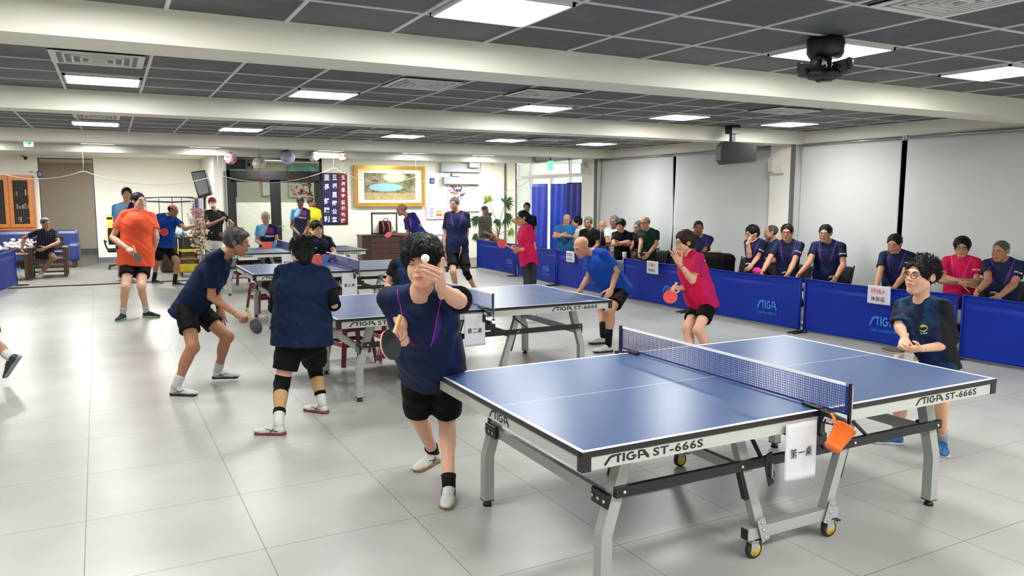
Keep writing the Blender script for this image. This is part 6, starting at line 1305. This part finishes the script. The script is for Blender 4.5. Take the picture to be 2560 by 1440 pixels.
# ================================================================== the people
def toC(P, D=None): return CP-np.asarray(P)
# --- server in the foreground
def hero_x(c):
    pass
h1 = person('person in navy with purple streaks tossing a ball at the corner of the nearest table', D=4.42, nb=(1052, 738, -.47), pe=(1080, 915, .06), hd=(1056, 656, -.64), by=-8, look=(-14, -4, -3), S=1.0, skin='light', hair=('tousled', 'black', 1100, .040, (.15, .55, -.75), .06), shirt=NAVY, hem=.06, loose=.024, wr=.009,
    ra=((992, 772, -.36), (1006, 816, -.50)), la=((1147, 752, -.72), (1104, 722, -.90)), rh=dict(pose='grip', to=(996, 846, -.54), back=(-.75, 0, -.6)), lh=dict(pose='serve', to=(1101, 690, -.98), back=(.9, .0, .25)),
    rl=((1046, 1040), (1082, 1128)), ll=((1117, 1040), (1122, 1208)), ry=-35, ly=-4, leg=.86, shoes=(SHW, SOLG), socks=(SOCKB, .05), face=(-.02, 1., 1.), shoulders=.008, sl=.70)
t = empty('table_tennis_ball', at(1063, 646, 3.62), 'white table tennis ball in the air in front of the forehead of the serving player', 'ball'); MB().sphere((0, 0, 0), .0203, 16).build('ball_shell', mat('white_celluloid', (240, 240, 234), .4), t)
racket(at(1001, 790, 3.86), at(966, 893, 3.68), -CF*.62+CR*.75, RUBK, RUBP, 'black bat hanging down in the right hand of the server in the foreground')
# --- bending man with grey hair
h2 = person('person with grey hair bending forward in plain navy, holding a bat edge-on', nb=(552, 641, -.02), pe=(478, 762, .0), hd=(594, 606, -.03), by=68, look=(76, -8, 0), S=.98, skin='tan', hair=('side', 'gray', 700, .040, (.1, .55, -.45), .12), shirt=NAVY2, hem=.14, loose=.02, wr=.009,
    ra=((528, 742, -.12), (589, 783, -.22)), la=((540, 728, .22), (549, 772, .14)), rh=dict(pose='grip', to=(615, 795, -.24), back=(.1, .9, .4)), lh=dict(pose='relax', to=(560, 815, .12), back=(.3, 0, 1)),
    rl=((482, 868), (440, 965)), ll=((568, 842), (545, 925, .112)), ry=62, ly=78, leg=.62, shoes=(SHW, SOLB), socks=(SOCKW, .10), brow='gray', face=(0., 1.1, 1.), sl=.74)
racket(at(617, 770, h2['D']-.26), at(648, 834, h2['D']-.22), CR*.93-CF*.25+V3(0, 0, -.35), RUBK, RUBK, 'bat with dark rubber seen almost edge-on in the hand of the grey-haired bending man')
limb_band(h2, h2['arms'][1][1], h2['arms'][1][2], .86, .98, .031, .030, BLKC, 'watch')
# --- woman seen from behind
h3 = person('person with black hair seen from behind, wearing two black knee braces', nb=(757, 672, 0.), pe=(754, 852, .05), hd=(754, 628, .03), by=176, look=(-166, -14, 0), S=.95, skin='light', hair=('bun', 'black', 800, .05, (.0, -.3, -.8), .05), shirt=NAVY2, hem=.03, loose=.045, fat=.13, wr=.009,
    ra=((834, 760, .05), (812, 722, .26)), la=((688, 770, .08), (708, 792, .30)), rl=((788, 925), (806, 1008)), ll=((704, 962), (696, 1060)), ry=-128, ly=-112, leg=.64, shoes=(SHW, SOLR), socks=(SOCKW, .13), sl=.55, shoulders=-.005)
TAN = m_cloth('tan_calf_sleeve', (176, 142, 100), .05)
for i in (0, 1): leg_sleeve(h3, i, .78, 1.27, BLKC, 'knee_brace', .007); leg_sleeve(h3, i, 1.22, 1.70, TAN, 'calf_sleeve', .005); leg_sleeve(h3, i, 1.66, 1.76, BLKC, 'sock_band', .010)
for s0, e, w in h3['arms']: limb_band(h3, s0+(e-s0)*.45, e, 0, 1.06, .060, .054, BLKC, 'arm_sleeve'); limb_band(h3, e-(w-e)*.10, w, 0, .98, .053, .038, BLKC, 'arm_sleeve')
# --- orange shirt
h4 = person('person in an orange shirt and black shorts standing with a bat, left of the centre', nb=(346, 533, 0.), pe=(340, 655, .0), hd=(347, 503, -.04), by=12, look=(34, 4, 0), S=1.05, skin='light', hair=('short', 'black'), shirt=m_cloth('orange_shirt', (226, 88, 56), .05), hem=.06, loose=.03, fat=.16,
    ra=((281, 594, -.14), (318, 620, -.36)), la=((391, 594, .06), (384, 628, .22)), rh=dict(pose='grip', to=(336, 634, -.42), back=(.2, .6, .6)), rl=((314, 718), (307, 783)), ll=((353, 716), (366, 778)), ry=-22, ly=58, leg=.55, shoes=(SHB, mat('green_sole', (120, 190, 120), .5)), socks=(SOCKW, .12), sl=.62)
racket(at(333, 613, h4['D']-.41), at(348, 656, h4['D']-.42), CR*.9+V3(0, 0, .3)-CF*.1, RUBK, RUBK, 'dark bat seen edge-on in the hand of the man in orange')
# --- man behind him
person('person in a sky blue and purple shirt, half hidden behind the man in orange', plane=(1, 13.2), nb=(316, 514, 0.), hd=(317, 486, 0), by=5, look=(0, 0, 0), S=1.08, skin='mid', hair=('short', 'black'), shirt=TIB, rl=((300, 630), (300, 690)), ll=((330, 630), (330, 690)), ra=((289, 556), (288, 590)), glasses=None)
h6 = person('balding person in a royal blue polo with a red bat, behind the man in orange', nb=(417, 540, 0.), pe=(411, 618, .0), hd=(433, 526, -.02), by=30, look=(72, -14, 0), S=.98, skin='tan', hair=('fringe', 'dark'), shirt=m_cloth('royal_blue_polo', (8, 58, 138), .06), hem=.02, loose=.02, fat=.06, collar=SHW,
    ra=((388, 572, -.15), (393, 578, -.35)), la=((463, 573, -.05), (482, 566, .05)), rh=dict(pose='grip', to=(401, 579, -.38), back=(0, .3, -1)), lh=dict(pose='flat', to=(492, 562, .06), back=(0, 1, 0)), rl=((393, 657), (385, 699)), ll=((443, 655), (437, 704)), ry=60, ly=66, leg=.66, shoes=(SHB, SOLW), socks=(SOCKB, .15))
racket(at(392, 577, h6['D']-.40), at(420, 582, h6['D']-.42), -CF+CR*.1, RUBR, RUBK, 'bright red bat in front of the man in the royal blue polo')
def capmask(c):
    HL = c['HL']; R_ = c['root']
    m = MB(); m.grid(lambda u, v: HL((math.sin((u-.5)*2.6)*.070, .040+.066*math.cos((u-.5)*2.2)*(1-.15*abs(v-.5)), -.020-.075*(1-v)+.0)), 14, 8); m.build('face_mask', mat('pale_face_mask', (226, 216, 220), .7), R_, mod=.003)
    g = MB(); g.grid(lambda u, v: HL((.082*math.cos(v*PI/2)*math.cos(u*2*PI), -.012+.102*math.cos(v*PI/2)*math.sin(u*2*PI), .050+.070*math.sin(v*PI/2))), 24, 8); g.grid(lambda u, v: HL(((u-.5)*.12, .070+.055*v-.08*(u-.5)**2, .055-.012*v+.0)), 8, 4); g.build('cap', m_cloth('red_cap', (150, 14, 24)), R_, mod=.003)
person('person in a red cap, white face mask and black polo behind the netting', plane=(1, 16.0), nb=(537, 530, 0.), pe=(534, 604, 0.), hd=(531, 507, -.03), by=8, look=(10, 6, 0), S=.98, skin='tan', hair=('short', 'dark'), shirt=BLKC, shorts=m_cloth('white_trousers', (214, 212, 204), .04), pants=True, hem=-.02, loose=.02, collar=None,
    ra=((525, 562, -.15), (552, 549, -.32)), la=((581, 560, .0), (560, 583, -.15)), rh=dict(pose='fist', to=(560, 543, -.35)), lh=dict(pose='fist'), extra=capmask, fat=.04, shoes=(SHB, SOLB))
def tibtxt(z=-.225, w=.19): return [(text_geo('TIBHAR', .05, .95, .25), -.035, z, w, .042, SHW)]
person('person with white hair and glasses seated behind the farthest table', plane=(1, 13.95), nb=(667, 566, 0.), hd=(664, 546, -.03), by=4, look=(0, -4, 0), S=.97, skin='mid', hair=('side', 'white'), shirt=TIB, seat=True, ra=((642, 602, -.05), (660, 612, -.25)), la=((692, 600, .0), (686, 614, -.2)), glasses=M_GLS, brow='gray', text=tibtxt(), loose=.015)
person('person in sky blue and navy standing with clasped hands before the glass doors', plane=(1, 16.2), nb=(752, 524, 0.), pe=(750, 597, 0.), hd=(751, 506, -.05), by=4, look=(2, -20, 0), S=.99, skin='dark', hair=('short', 'black'), shirt=TIB, shorts=m_cloth('grey_trousers', (78, 80, 86)), pants=True, hem=-.02, ra=((729, 566, -.05), (752, 590, -.28)), la=((772, 565, -.05), (757, 591, -.3)), glasses=M_GL, text=tibtxt(), brow='black', shoes=(SHB, SOLB))
person('person in a bright yellow shirt standing beside the red and blue banner', plane=(1, 16.9), nb=(784, 524, 0.), pe=(784, 598, 0.), hd=(779, 507, -.03), by=40, look=(66, -2, 0), S=1., skin='dark', hair=('buzz', 'black'), shirt=m_cloth('yellow_shirt', (220, 206, 16), .05), shorts=DNAVY, pants=True, collar=m_cloth('yellow_collar', (224, 214, 30)), hem=.02, shoes=(SHB, SOLB))
person('person with black bowl haircut and round glasses, seated behind the third table', plane=(1, 9.75), nb=(796, 596, 0.), hd=(791, 572, -.04), by=16, look=(26, -2, 0), S=.98, skin='light', hair=('bowl', 'black', 300, .03, (0, .5, -.6), .05), shirt=DNAVY, seat=True, glasses=M_GLS, fat=.06, loose=.02, ra=((765, 634, -.02), (783, 643, -.22)), la=((836, 634, 0.), (822, 643, -.2)),
    text=[(poly_geo([[(0, 1), (.5, 0), (1, 1)]]), .085, -.17, .035, .022, SHW)])
h12 = person('person with thin white hair leaning forward with a pink bat, below the painting', plane=(1, 12.3), nb=(1023, 541, 0.), pe=(1062, 606, .05), hd=(1004, 524, -.02), by=-62, look=(-74, -6, 0), S=1.0, skin='tan', hair=('fringe', 'salt'), shirt=m_team('royal_team_shirt', (16, 30, 104), (12, 24, 84), (222, 90, 150), (190, 90, 160)), hem=.10,
    la=((1053, 574, -.05), (1043, 602, -.15)), ra=((1022, 588, .15), (992, 584, .05)), rh=dict(pose='grip', to=(984, 583, .03), back=(0, .3, -1)), rl=((1052, 655), (1065, 700)), ll=((1072, 655), (1085, 702)), ry=-70, ly=-60, glasses=M_GLS, brow='gray', sl=.6)
racket(at(987, 576, h12['D']-.0), at(963, 592, h12['D']-.05), V3(0, 0, .8)-CF*.6-CR*.1, RUBP, RUBK, 'pink bat held above the brown cabinet by the leaning man')
h13 = person('tall person with grey hair and one knee brace standing upright behind the server', nb=(1143, 534, 0.), pe=(1143, 628, .02), hd=(1136, 510, -.03), by=-6, look=(-24, -6, 0), S=1.04, skin='mid', hair=('short', 'salt'), shirt=NAVY, hem=.04, loose=.025,
    ra=((1114, 590, .05), (1110, 627, -.02)), la=((1167, 586, .0), (1158, 618, -.08)), rh=dict(pose='relax', to=(1110, 642, -.02)), lh=dict(pose='grip', to=(1152, 636, -.08), back=(.8, 0, .5)), rl=((1133, 682), (1140, 727)), ll=((1166, 682), (1189, 725)), ry=-20, ly=20, leg=.72, shoes=(SHW, SOLB), socks=(SOCKW, .1), brow='gray', sl=.66)
leg_sleeve(h13, 1, .74, 1.32, BLKC, 'knee_brace', .006)
racket(at(1153, 616, h13['D']-.14), at(1151, 653, h13['D']-.12), CR*.95-CF*.3, RUBK, RUBK, 'dark bat held upright against the shorts of the tall man with grey hair')
person('person with a shaved head in an olive shirt sitting in front of the potted plant', plane=(1, 15.6), nb=(1211, 545, 0.), hd=(1213, 526, -.02), by=35, look=(55, -8, 0), S=1., skin='dark', hair=('buzz', 'dark'), shirt=m_cloth('olive_shirt', (70, 72, 56)), seat=True, seatz=.62, ra=((1205, 577, -.05), (1228, 588, -.2)), la=((1226, 578, .1), (1236, 592, -.05)), shorts=m_cloth('olive_shorts', (60, 66, 60)), shoes=(mat('yellow_shoe', (220, 206, 50), .5), SOLW), ry=-30, ly=-10, fat=.05)
h15 = person('person with a ponytail in a pink shirt and long black trousers holding a bat', plane=(1, 8.5), nb=(1313, 568, 0.), pe=(1323, 660, .02), hd=(1306, 545, -.01), by=-66, look=(-76, -4, 0), S=.93, skin='mid', hair=('pony', 'black'), shirt=PINK, hem=.04, loose=.025, pants=True, glasses=M_GLS,
    la=((1336, 621, -.06), (1300, 624, -.14)), ra=((1316, 618, .16), (1290, 622, .05)), lh=dict(pose='grip', to=(1284, 622, -.16), back=(0, .5, -.8)), rh=dict(pose='fist', to=(1278, 617, .0)), rl=((1321, 732), (1322, 790)), ll=((1330, 732), (1333, 792)), shoes=(SHW, SOLW), sl=.66)
limb_band(h15, h15['arms'][1][1], h15['arms'][1][2], .84, .93, .029, .029, SHW, 'wristband')
racket(at(1283, 621, h15['D']-.18), at(1244, 604, h15['D']-.22), -CF+V3(0, 0, .45)-CR*.1, RUBR, RUBK, 'red bat held by the woman in pink with the ponytail')
person('person in navy with dark hair raising a hand to the face, standing by the entrance', plane=(1, 14.3), nb=(1319, 542, 0.), hd=(1317, 519, -.02), by=-5, look=(-4, -2, 0), S=1., skin='tan', hair=('short', 'dark'), shirt=DNAVY, shorts=DNAVY, pants=True, ra=((1283, 552, -.1), (1297, 560, -.25)), rh=dict(pose='fist', to=(1301, 548, -.28)), la=((1338, 578, .0), (1330, 595, -.15)), shoes=(SHB, SOLB))
h17 = person('person in a dark blue patterned shirt behind the second table, face hidden by the server', plane=(1, 6.0), nb=(1017, 652, 0.), hd=(1030, 622, -.03), by=30, look=(50, 0, 0), S=.97, skin='light', hair=('bob', 'black'), shirt=m_galaxy('blue_patterned_shirt'), seat=True, ra=((969, 712, .0), (982, 742, -.15)), la=((1060, 712, .1), (1050, 740, -.1)), loose=.02, sl=.5)
# --- bald man in blue
h18 = person('bald person in a bright blue shirt bending forward with a hand on the thigh', nb=(1487, 634, -.02), pe=(1541, 724, .05), hd=(1453, 617, -.04), by=-58, look=(-50, -26, 0), S=.97, skin='mid', hair=('thin', 'white') if False else None, shirt=m_cloth('bright_blue_shirt', (14, 64, 152), .06), hem=.07, loose=.03, fat=.08, brow='gray',
    la=((1541, 679, -.14), (1529, 722, -.22)), ra=((1473, 690, .12), (1452, 722, .05)), lh=dict(pose='flat', to=(1518, 744, -.25), back=(.1, .3, .9)), rh=dict(pose='relax', to=(1447, 738, .05)), rl=((1506, 775), (1508, 842)), ll=((1525, 777), (1521, 862)), ry=-68, ly=-62, leg=.70, shoes=(SHW, SOLB), socks=(SOCKB, .20), sl=.72)
# --- pink woman with short hair
h19 = person('person with short brown hair and red glasses in pink, one hand raised', D=8.35, nb=(1724, 640, -.02), pe=(1757, 760, .05), hd=(1712, 606, -.03), by=-52, look=(-66, -4, 0), S=.93, skin='light', hair=('full', 'brown', 400, .035, (0, .2, -.8), .05), shirt=PINK2, hem=.05, loose=.03, fat=.03, glasses=M_GLR, brow='brown',
    la=((1731, 702, -.15), (1700, 660, -.22)), ra=((1722, 715, .15), (1702, 720, -.02)), lh=dict(pose='cup', to=(1681, 628, -.22), back=(-.1, -.3, .9)), rh=dict(pose='grip', to=(1688, 718, -.05), back=(0, .8, .4)), rl=((1718, 822), (1730, 895)), ll=((1745, 825), (1776, 892)), ry=-60, ly=-30, leg=.58, sl=.66)
s0, e, w = h19['arms'][1]; limb_band(h19, e, w, .60, .68, .033, .031, m_cloth('pink_wristband', (226, 150, 150)), 'wristband'); limb_band(h19, e, w, .84, .92, .029, .029, mat('gold_watch', (150, 120, 70), .3, .7), 'watch'); limb_band(h19, s0, e, .60, .68, .064, .064, m_cloth('yellow_sleeve_hem', (240, 190, 30)), 'sleeve_hem')
racket(at(1692, 706, h19['D']-.05), at(1669, 757, h19['D']-.12), -CF+V3(0, 0, .25)-CR*.2, RUBR, RUBK, 'red bat pointing down in the hand of the short-haired woman in pink')
# --- boy at the nearest table
h20 = person('boy with spiky black hair and round glasses in a dark galaxy print shirt', nb=(2304, 757, -.03), pe=(2331, 905, .05), hd=(2303, 690, -.10), by=-26, look=(-42, 4, 0), S=.88, skin='light', hair=('spiky', 'black', 900, .024, (.0, .25, .5), .36), shirt=GAL, hem=.05, loose=.03, shorts=m_galaxy('galaxy_print_shorts'), leg=.78, glasses=M_GL, fat=.02, hs=1.08,
    ra=((2248, 815, .02), (2262, 845, -.08)), la=((2374, 863, -.05), (2300, 872, -.28)), rh=dict(pose='grip', to=(2258, 866, -.14), back=(-.2, .9, .2)), lh=dict(pose='cup', to=(2262, 876, -.32), back=(.0, -.7, .6)), rl=((2252, 990), (2243, 1085)), ll=((2352, 985), (2355, 1100)), ry=-72, ly=8, shoes=(mat('blue_shoe', (22, 90, 146), .5), SOLW), socks=(m_cloth('grey_sock', (150, 152, 154)), .10), sl=.88,
    text=[(text_geo('FOUR', .05, 1.05), -.062, -.175, .058, .018, INK, 'printed_word', 0., .3, .0075), (poly_geo([arc(.5, .5, .5, 0, 360, 24)[:-1]]), -.062, -.178, .062, .056, mat('yellow_green_planet', (190, 180, 70), .6), 'printed_planet', 0., .3, .0025), (poly_geo([[(0, .42), (.05, .55), (.95, .55), (1, .42), (.5, .38)]]), -.062, -.186, .094, .010, INK, 'printed_ring', -.2, .3, .0055), (text_geo('TOP', .05, 1.3), -.062, -.218, .05, .012, SHW)])
racket(at(2266, 874, h20['D']-.20), at(2214, 878, h20['D']-.30), V3(0, 0, .95)-CF*.25-CR*.35, RUBK, RUBK, 'black bat held flat over the table by the boy in the galaxy print shirt')
SEATED = []
# --- seated spectators on the right, along the wall
SX = 7.35
def sit(label, nb, hd, by, look, skin, hair, shirt, X=SX, **k):
    k.setdefault('lean', .02); SEATED.append(person(label, plane=(0, X), nb=nb+(0.,), hd=hd+(-.03,), by=by, look=look, skin=skin, hair=hair, shirt=shirt, seat=True, **k))
POLO = m_cloth('sky_blue_polo', (36, 98, 146), .06)
sit('person in a light blue polo with crossed arms, leftmost of the seated spectators', (1413, 566), (1417, 549), -20, (-14, -6, 0), 'mid', ('fringe', 'salt'), POLO, S=1.02, fat=.12, ra=((1386, 592, -.1), (1402, 588, -.35)), la=((1429, 592, -.05), (1404, 590, -.38)), glasses=M_GLS, collar=POLO, X=7.05)
sit('person with black hair in a pale shirt turning to the man in light blue polo', (1449, 571), (1441, 556), -50, (-78, -4, 0), 'light', ('bob', 'black'), m_cloth('pale_cream_shirt', (222, 228, 216), .04), S=.94, ra=((1430, 600, 0.), (1424, 608, -.2)), X=7.5)
sit('seated person with short grey hair in black, right of the one in the pale shirt', (1474, 577), (1470, 557), -20, (-18, -4, 0), 'tan', ('short', 'salt'), BLKC, S=.98, X=7.0)
sit('seated bald person with white fringe resting the chin on a hand', (1510, 579), (1506, 564), -25, (-26, -8, 0), 'mid', ('fringe', 'white'), DNAVY, S=.97, ra=((1497, 606, -.22), (1500, 584, -.30)), rh=dict(pose='fist', to=(1502, 574, -.3)), X=7.6)
sit('seated person with glasses in a light grey shirt, taller than the neighbours', (1536, 574), (1535, 554), -18, (-20, 0, 0), 'tan', ('short', 'salt'), m_cloth('light_grey_shirt', (186, 188, 188), .05), X=7.5, S=1.03, glasses=M_GL, ra=((1519, 606, -.1), (1534, 604, -.3)))
sit('seated person with a black bowl haircut in a black shirt with crossed arms', (1556, 583), (1552, 564), -22, (-20, -4, 0), 'mid', ('bowl', 'black'), BLKC, S=.95, ra=((1533, 612, -.15), (1556, 606, -.35)), la=((1574, 612, -.1), (1552, 610, -.38)), X=7.0)
sit('person with grey hair and glasses in black, half hidden behind the man in dark green', (1600, 584), (1596, 568), -35, (-44, -4, 0), 'mid', ('short', 'salt'), BLKC, X=7.55, S=.97, glasses=M_GL, ra=((1580, 616, -.1), (1571, 628, -.3)))
sit('person with a receding hairline and glasses in a dark green shirt', (1620, 578), (1613, 558), -30, (-34, -2, 0), 'mid', ('fringe', 'black'), m_cloth('dark_green_shirt', (15, 42, 28), .08), S=1.04, X=7.2, glasses=M_GL, ra=((1603, 608, -.1), (1598, 630, -.3)), la=((1641, 611, -.1), (1622, 634, -.35)))
sit('seated person with a shaved tanned head in navy, behind the short-haired woman in pink', (1751, 594), (1746, 570), 5, (6, -6, 0), 'dark', ('buzz', 'dark'), NAVY, S=1.0, ra=((1735, 630, -.1), (1742, 650, -.3)), la=((1757, 634, -.15), (1745, 655, -.35)), X=7.3)
sit('seated person with black hair covering the mouth with a hand', (1890, 604), (1880, 584), -40, (-52, -10, 0), 'light', ('full', 'black'), NAVY, S=.98, glasses=M_GL, ra=((1873, 640, -.25), (1870, 606, -.32)), rh=dict(pose='cup', to=(1878, 594, -.3)), la=((1893, 645, -.1), (1880, 662, -.3)), X=7.3)
sit('seated person with thin grey hair seen in profile, between two others in navy', (1935, 606), (1927, 581), -60, (-82, 0, 0), 'mid', ('thin', 'gray'), NAVY, X=7.8, S=.98, la=((1937, 655, -.15), (1903, 645, -.3)), ra=((1905, 650, .05), (1922, 648, -.25)), lh=dict(pose='open', to=(1893, 634, -.3)), brow='gray')
sit('seated person with short black hair and glasses in navy, before the wall pillar', (1971, 608), (1967, 582), -6, (-8, -2, 0), 'mid', ('short', 'black'), NAVY, S=1.0, glasses=M_GL, ra=((1920, 656, -.1), (1908, 676, -.25)), la=((1983, 660, -.2), (1971, 684, -.4)), X=7.1)
sit('seated broad person in navy with thin glasses, right of the wall pillar', (2071, 610), (2063, 584), -10, (-16, -2, 0), 'mid', ('short', 'black'), NAVY, S=1.05, fat=.1, glasses=M_GLS, ra=((2024, 656, -.1), (2000, 682, -.25)), la=((2108, 662, -.15), (2090, 694, -.35)), X=7.45)
sit('person in navy seated above the paper sign with red and black writing', (2243, 634), (2236, 610), -12, (-20, -14, 0), 'mid', ('short', 'black'), NAVY, S=.98, ra=((2198, 690, -.1), (2190, 720, -.3)), la=((2258, 692, -.2), (2234, 722, -.45)), X=7.5)
sit('person in pink with glasses and crossed arms, seated right of the boy', (2404, 648), (2405, 619), -8, (-4, -4, 0), 'mid', ('full', 'black'), PINK, S=.95, glasses=M_GL, loose=.02, ra=((2352, 702, -.15), (2405, 708, -.42)), la=((2440, 706, -.15), (2390, 700, -.40)), rh=dict(pose='flat', to=(2430, 712, -.42)), lh=dict(pose='flat', to=(2362, 694, -.36)), X=7.6)
sit('person with short grey hair in navy looking left, seated at the right edge', (2510, 656), (2501, 628), -14, (-28, -6, 0), 'tan', ('buzz', 'gray'), NAVY, S=1.04, ra=((2470, 702, -.15), (2444, 728, -.4)), la=((2533, 712, -.15), (2500, 740, -.45)), brow='gray', X=7.6)
# --- man in the wooden armchair, leg at the left edge
person('person with grey hair in dark navy sitting in the wooden armchair', plane=(1, 17.1), nb=(117, 577, 0.), pe=(113, 632, .12), hd=(114, 559, -.04), by=14, look=(28, -4, 0), S=1.02, skin='tan', hair=('short', 'gray'), shirt=DNAVY, ra=((60, 596, 0.), (54, 626, -.1)), la=((146, 607, .0), (114, 620, -.28)), rh=dict(pose='fist', to=(54, 634, -.12)), rl=((93, 642), (71, 682)), ll=((134, 644), (103, 684)), ry=-8, ly=-30, fat=.05, leg=.5, shoes=(SHW, SOLW), socks=(SOCKW, .08), brow='gray')
person('person cut by the left edge, only a bent leg and lifted trainer in view', D=7.35, nb=(-62, 560, 0.), pe=(-52, 712, .0), hd=(-64, 518, -.03), by=-100, look=(-100, 0, 0), S=1.0, skin='tan', hair=('short', 'black'), shirt=DNAVY, shorts=m_cloth('slate_shorts', (62, 72, 88)), rl=((-60, 842), (-70, 952)), ll=((-14, 862), (24, 892, .25)), ry=-100, ly=-110, shoes=(mat('dark_grey_trainer', (44, 46, 50), .6), mat('grey_trainer_sole', (120, 124, 130), .5)), socks=(SOCKW, .10), leg=.8)

# ================================================================== chairs and belongings of the spectators
CHB = mat('black_chair_plastic', (20, 21, 24), .5, var=.1)
def chair(x, y, label):
    t = empty('folding_chair', (x, y, 0), label, 'chair', 'black chairs of the spectators')
    MB().box(-.22, .22, -.21, .21, .42, .455, .012).build('seat', CHB, t); MB().grid(lambda u, v: (.20+.05*v+.03*(1-(2*u-1)**2), -.2+.4*u, .52+.26*v), 10, 6).build('backrest', CHB, t, mod=.02)
    for s_ in (-1, 1):
        MB().tube([(-.22, s_*.21, 0), (-.05, s_*.21, .42), (.18, s_*.21, .46), (.26, s_*.21, .80)], .011, 7).build('front_frame', BLKP, t); MB().tube([(.24, s_*.19, 0), (.0, s_*.19, .43)], .011, 7).build('rear_leg', BLKP, t)
    return t
ch0 = None
CL = ['man in the light blue polo', 'person in the pale shirt', 'person in the black V-neck', 'man resting the chin on a hand', 'man in the light grey shirt', 'person with the black bowl haircut in black', 'grey-haired person in black', 'man in dark green', 'tanned man with shaved head', 'person covering the mouth', 'man seen in profile', 'man with rectangular glasses', 'man with arms braced wide', 'man with lowered eyes', 'seated woman in pink', 'grey-haired man at the right edge']
for i, (c, lb) in enumerate(zip(SEATED, CL)):
    x, y = c['PE'][0]+.04, c['PE'][1]
    if ch0 is None: ch0 = chair(x, y, 'black chair under the '+lb)
    else: q = copy_tree(ch0); q.location = (x, y, 0); q['label'] = 'black chair under the '+lb
for px, X, lb in ((1660, 7.3, 'empty black chair right of the man in dark green'), (1849, 7.4, 'black chair with a grey strap on its back, left of the person covering the mouth')):
    y = on(px, 640, 0, X)[1]; q = copy_tree(ch0); q.location = (X, y, 0); q['label'] = lb
P = on(1782, 655, 0, 7.0); t = empty('sports_bag', (7.0, P[1], 0), 'black sports bag with pale blue plastic on a chair, behind the woman in pink', 'bag'); MB().box(-.17, .17, -.36, .28, .46, .88, .07).build('bag_body', BLKC, t); m_ = MB(); rs = random.Random(12)
for k in range(20): m_.sphere((-.14+rs.gauss(0, .03), rs.gauss(.1, .08), .80+rs.gauss(0, .03)), rs.uniform(.025, .045), 4, (1, 1, .7))
m_.build('plastic_wrap', mat('pale_cyan_plastic', (150, 200, 214), .2), t)['kind'] = 'stuff'
q = copy_tree(ch0); q.location = (7.02, P[1], 0); q['label'] = 'black chair carrying the sports bag behind the woman in pink'
A_ = on(1772, 637, 0, 6.95); B_ = on(1797, 634, 0, 6.95); A_[2] = .895; B_[2] = .90; B_ = A_+nrm(B_-A_)*.25; racket(A_, B_, V3(0, 0, 1), RUBR, RUBK, 'red bat lying on top of the black sports bag')
y_ = on(1893, 672, 0, 6.95)[1]; T_ = Field((-.12, -.17, -.10), (.12, .17, .10), .008); T_.ell((0, 0, 0), (.06, .11, .05), k=0.); T_.ell((.02, .05, .02), (.05, .06, .04), k=.02); T_.wrinkle(.008, 60., 2.); V_, Q_ = T_.mesh()
t = empty('towel', (6.98, y_, .66), 'bright pink cloth between the knees of the seated men in navy', 'towel'); np_obj('towel_cloth', V_, Q_, m_cloth('pink_towel', (206, 50, 126)), t)
P = on(1561, 640, 0, 6.62); t = empty('paper_cup', (6.62, P[1], P[2]-.09), 'white paper cup standing at the gap between two barriers', 'cup'); MB().lathe([(0, 0), (.028, 0), (.038, .15), (.036, .15), (.027, .004), (0, .004)], 20).build('cup_body', PAPER, t); MB().lathe([(.039, .148), (.041, .152), (.039, .162), (0, .164)], 20).build('lid', WHL, t)
# a box under the cup so that it stands on something, behind the barrier
tag(MB().box(6.52, 6.78, P[1]-.2, P[1]+.2, 0, P[2]-.09, .01).build('storage_box', mat('grey_storage_box', (120, 122, 124), .6)), 'grey box behind the barrier gap carrying the white paper cup', 'box')
# white slotted fan in front of the boy
P = at(2281, 897, h20['D']-.02); t = empty('hand_fan', P, 'white round fan with slots in front of the shorts of the boy', 'hand fan'); F_ = fitM((0, 0, 0), CR, CU)
MB().prism(arc(0, 0, .105, 0, 360, 30)[:-1], F_ @ Matrix.Scale(.62, 4, (0, 1, 0)), .004).prism([(-.13, .03), (-.06, .03), (-.06, -.03), (-.13, -.03)], F_, .004).build('fan_disc', WHL, t)
g = MB()
for k in range(4): a = .2+.4*k; g.prism([(.08*math.cos(a), .05*math.sin(a)), (.092*math.cos(a), .057*math.sin(a)), (.092*math.cos(a+.25), .057*math.sin(a+.25)), (.08*math.cos(a+.25), .05*math.sin(a+.25))], F_ @ Matrix.Translation((0, 0, .0045)), .001)
g.build('slots', BLKC, t); MB().prism(arc(0, 0, .018, 0, 360, 14)[:-1], F_ @ Matrix.Translation((.02, 0, .0045)), .001).build('emblem', mat('peach_emblem', (226, 180, 140), .5), t)
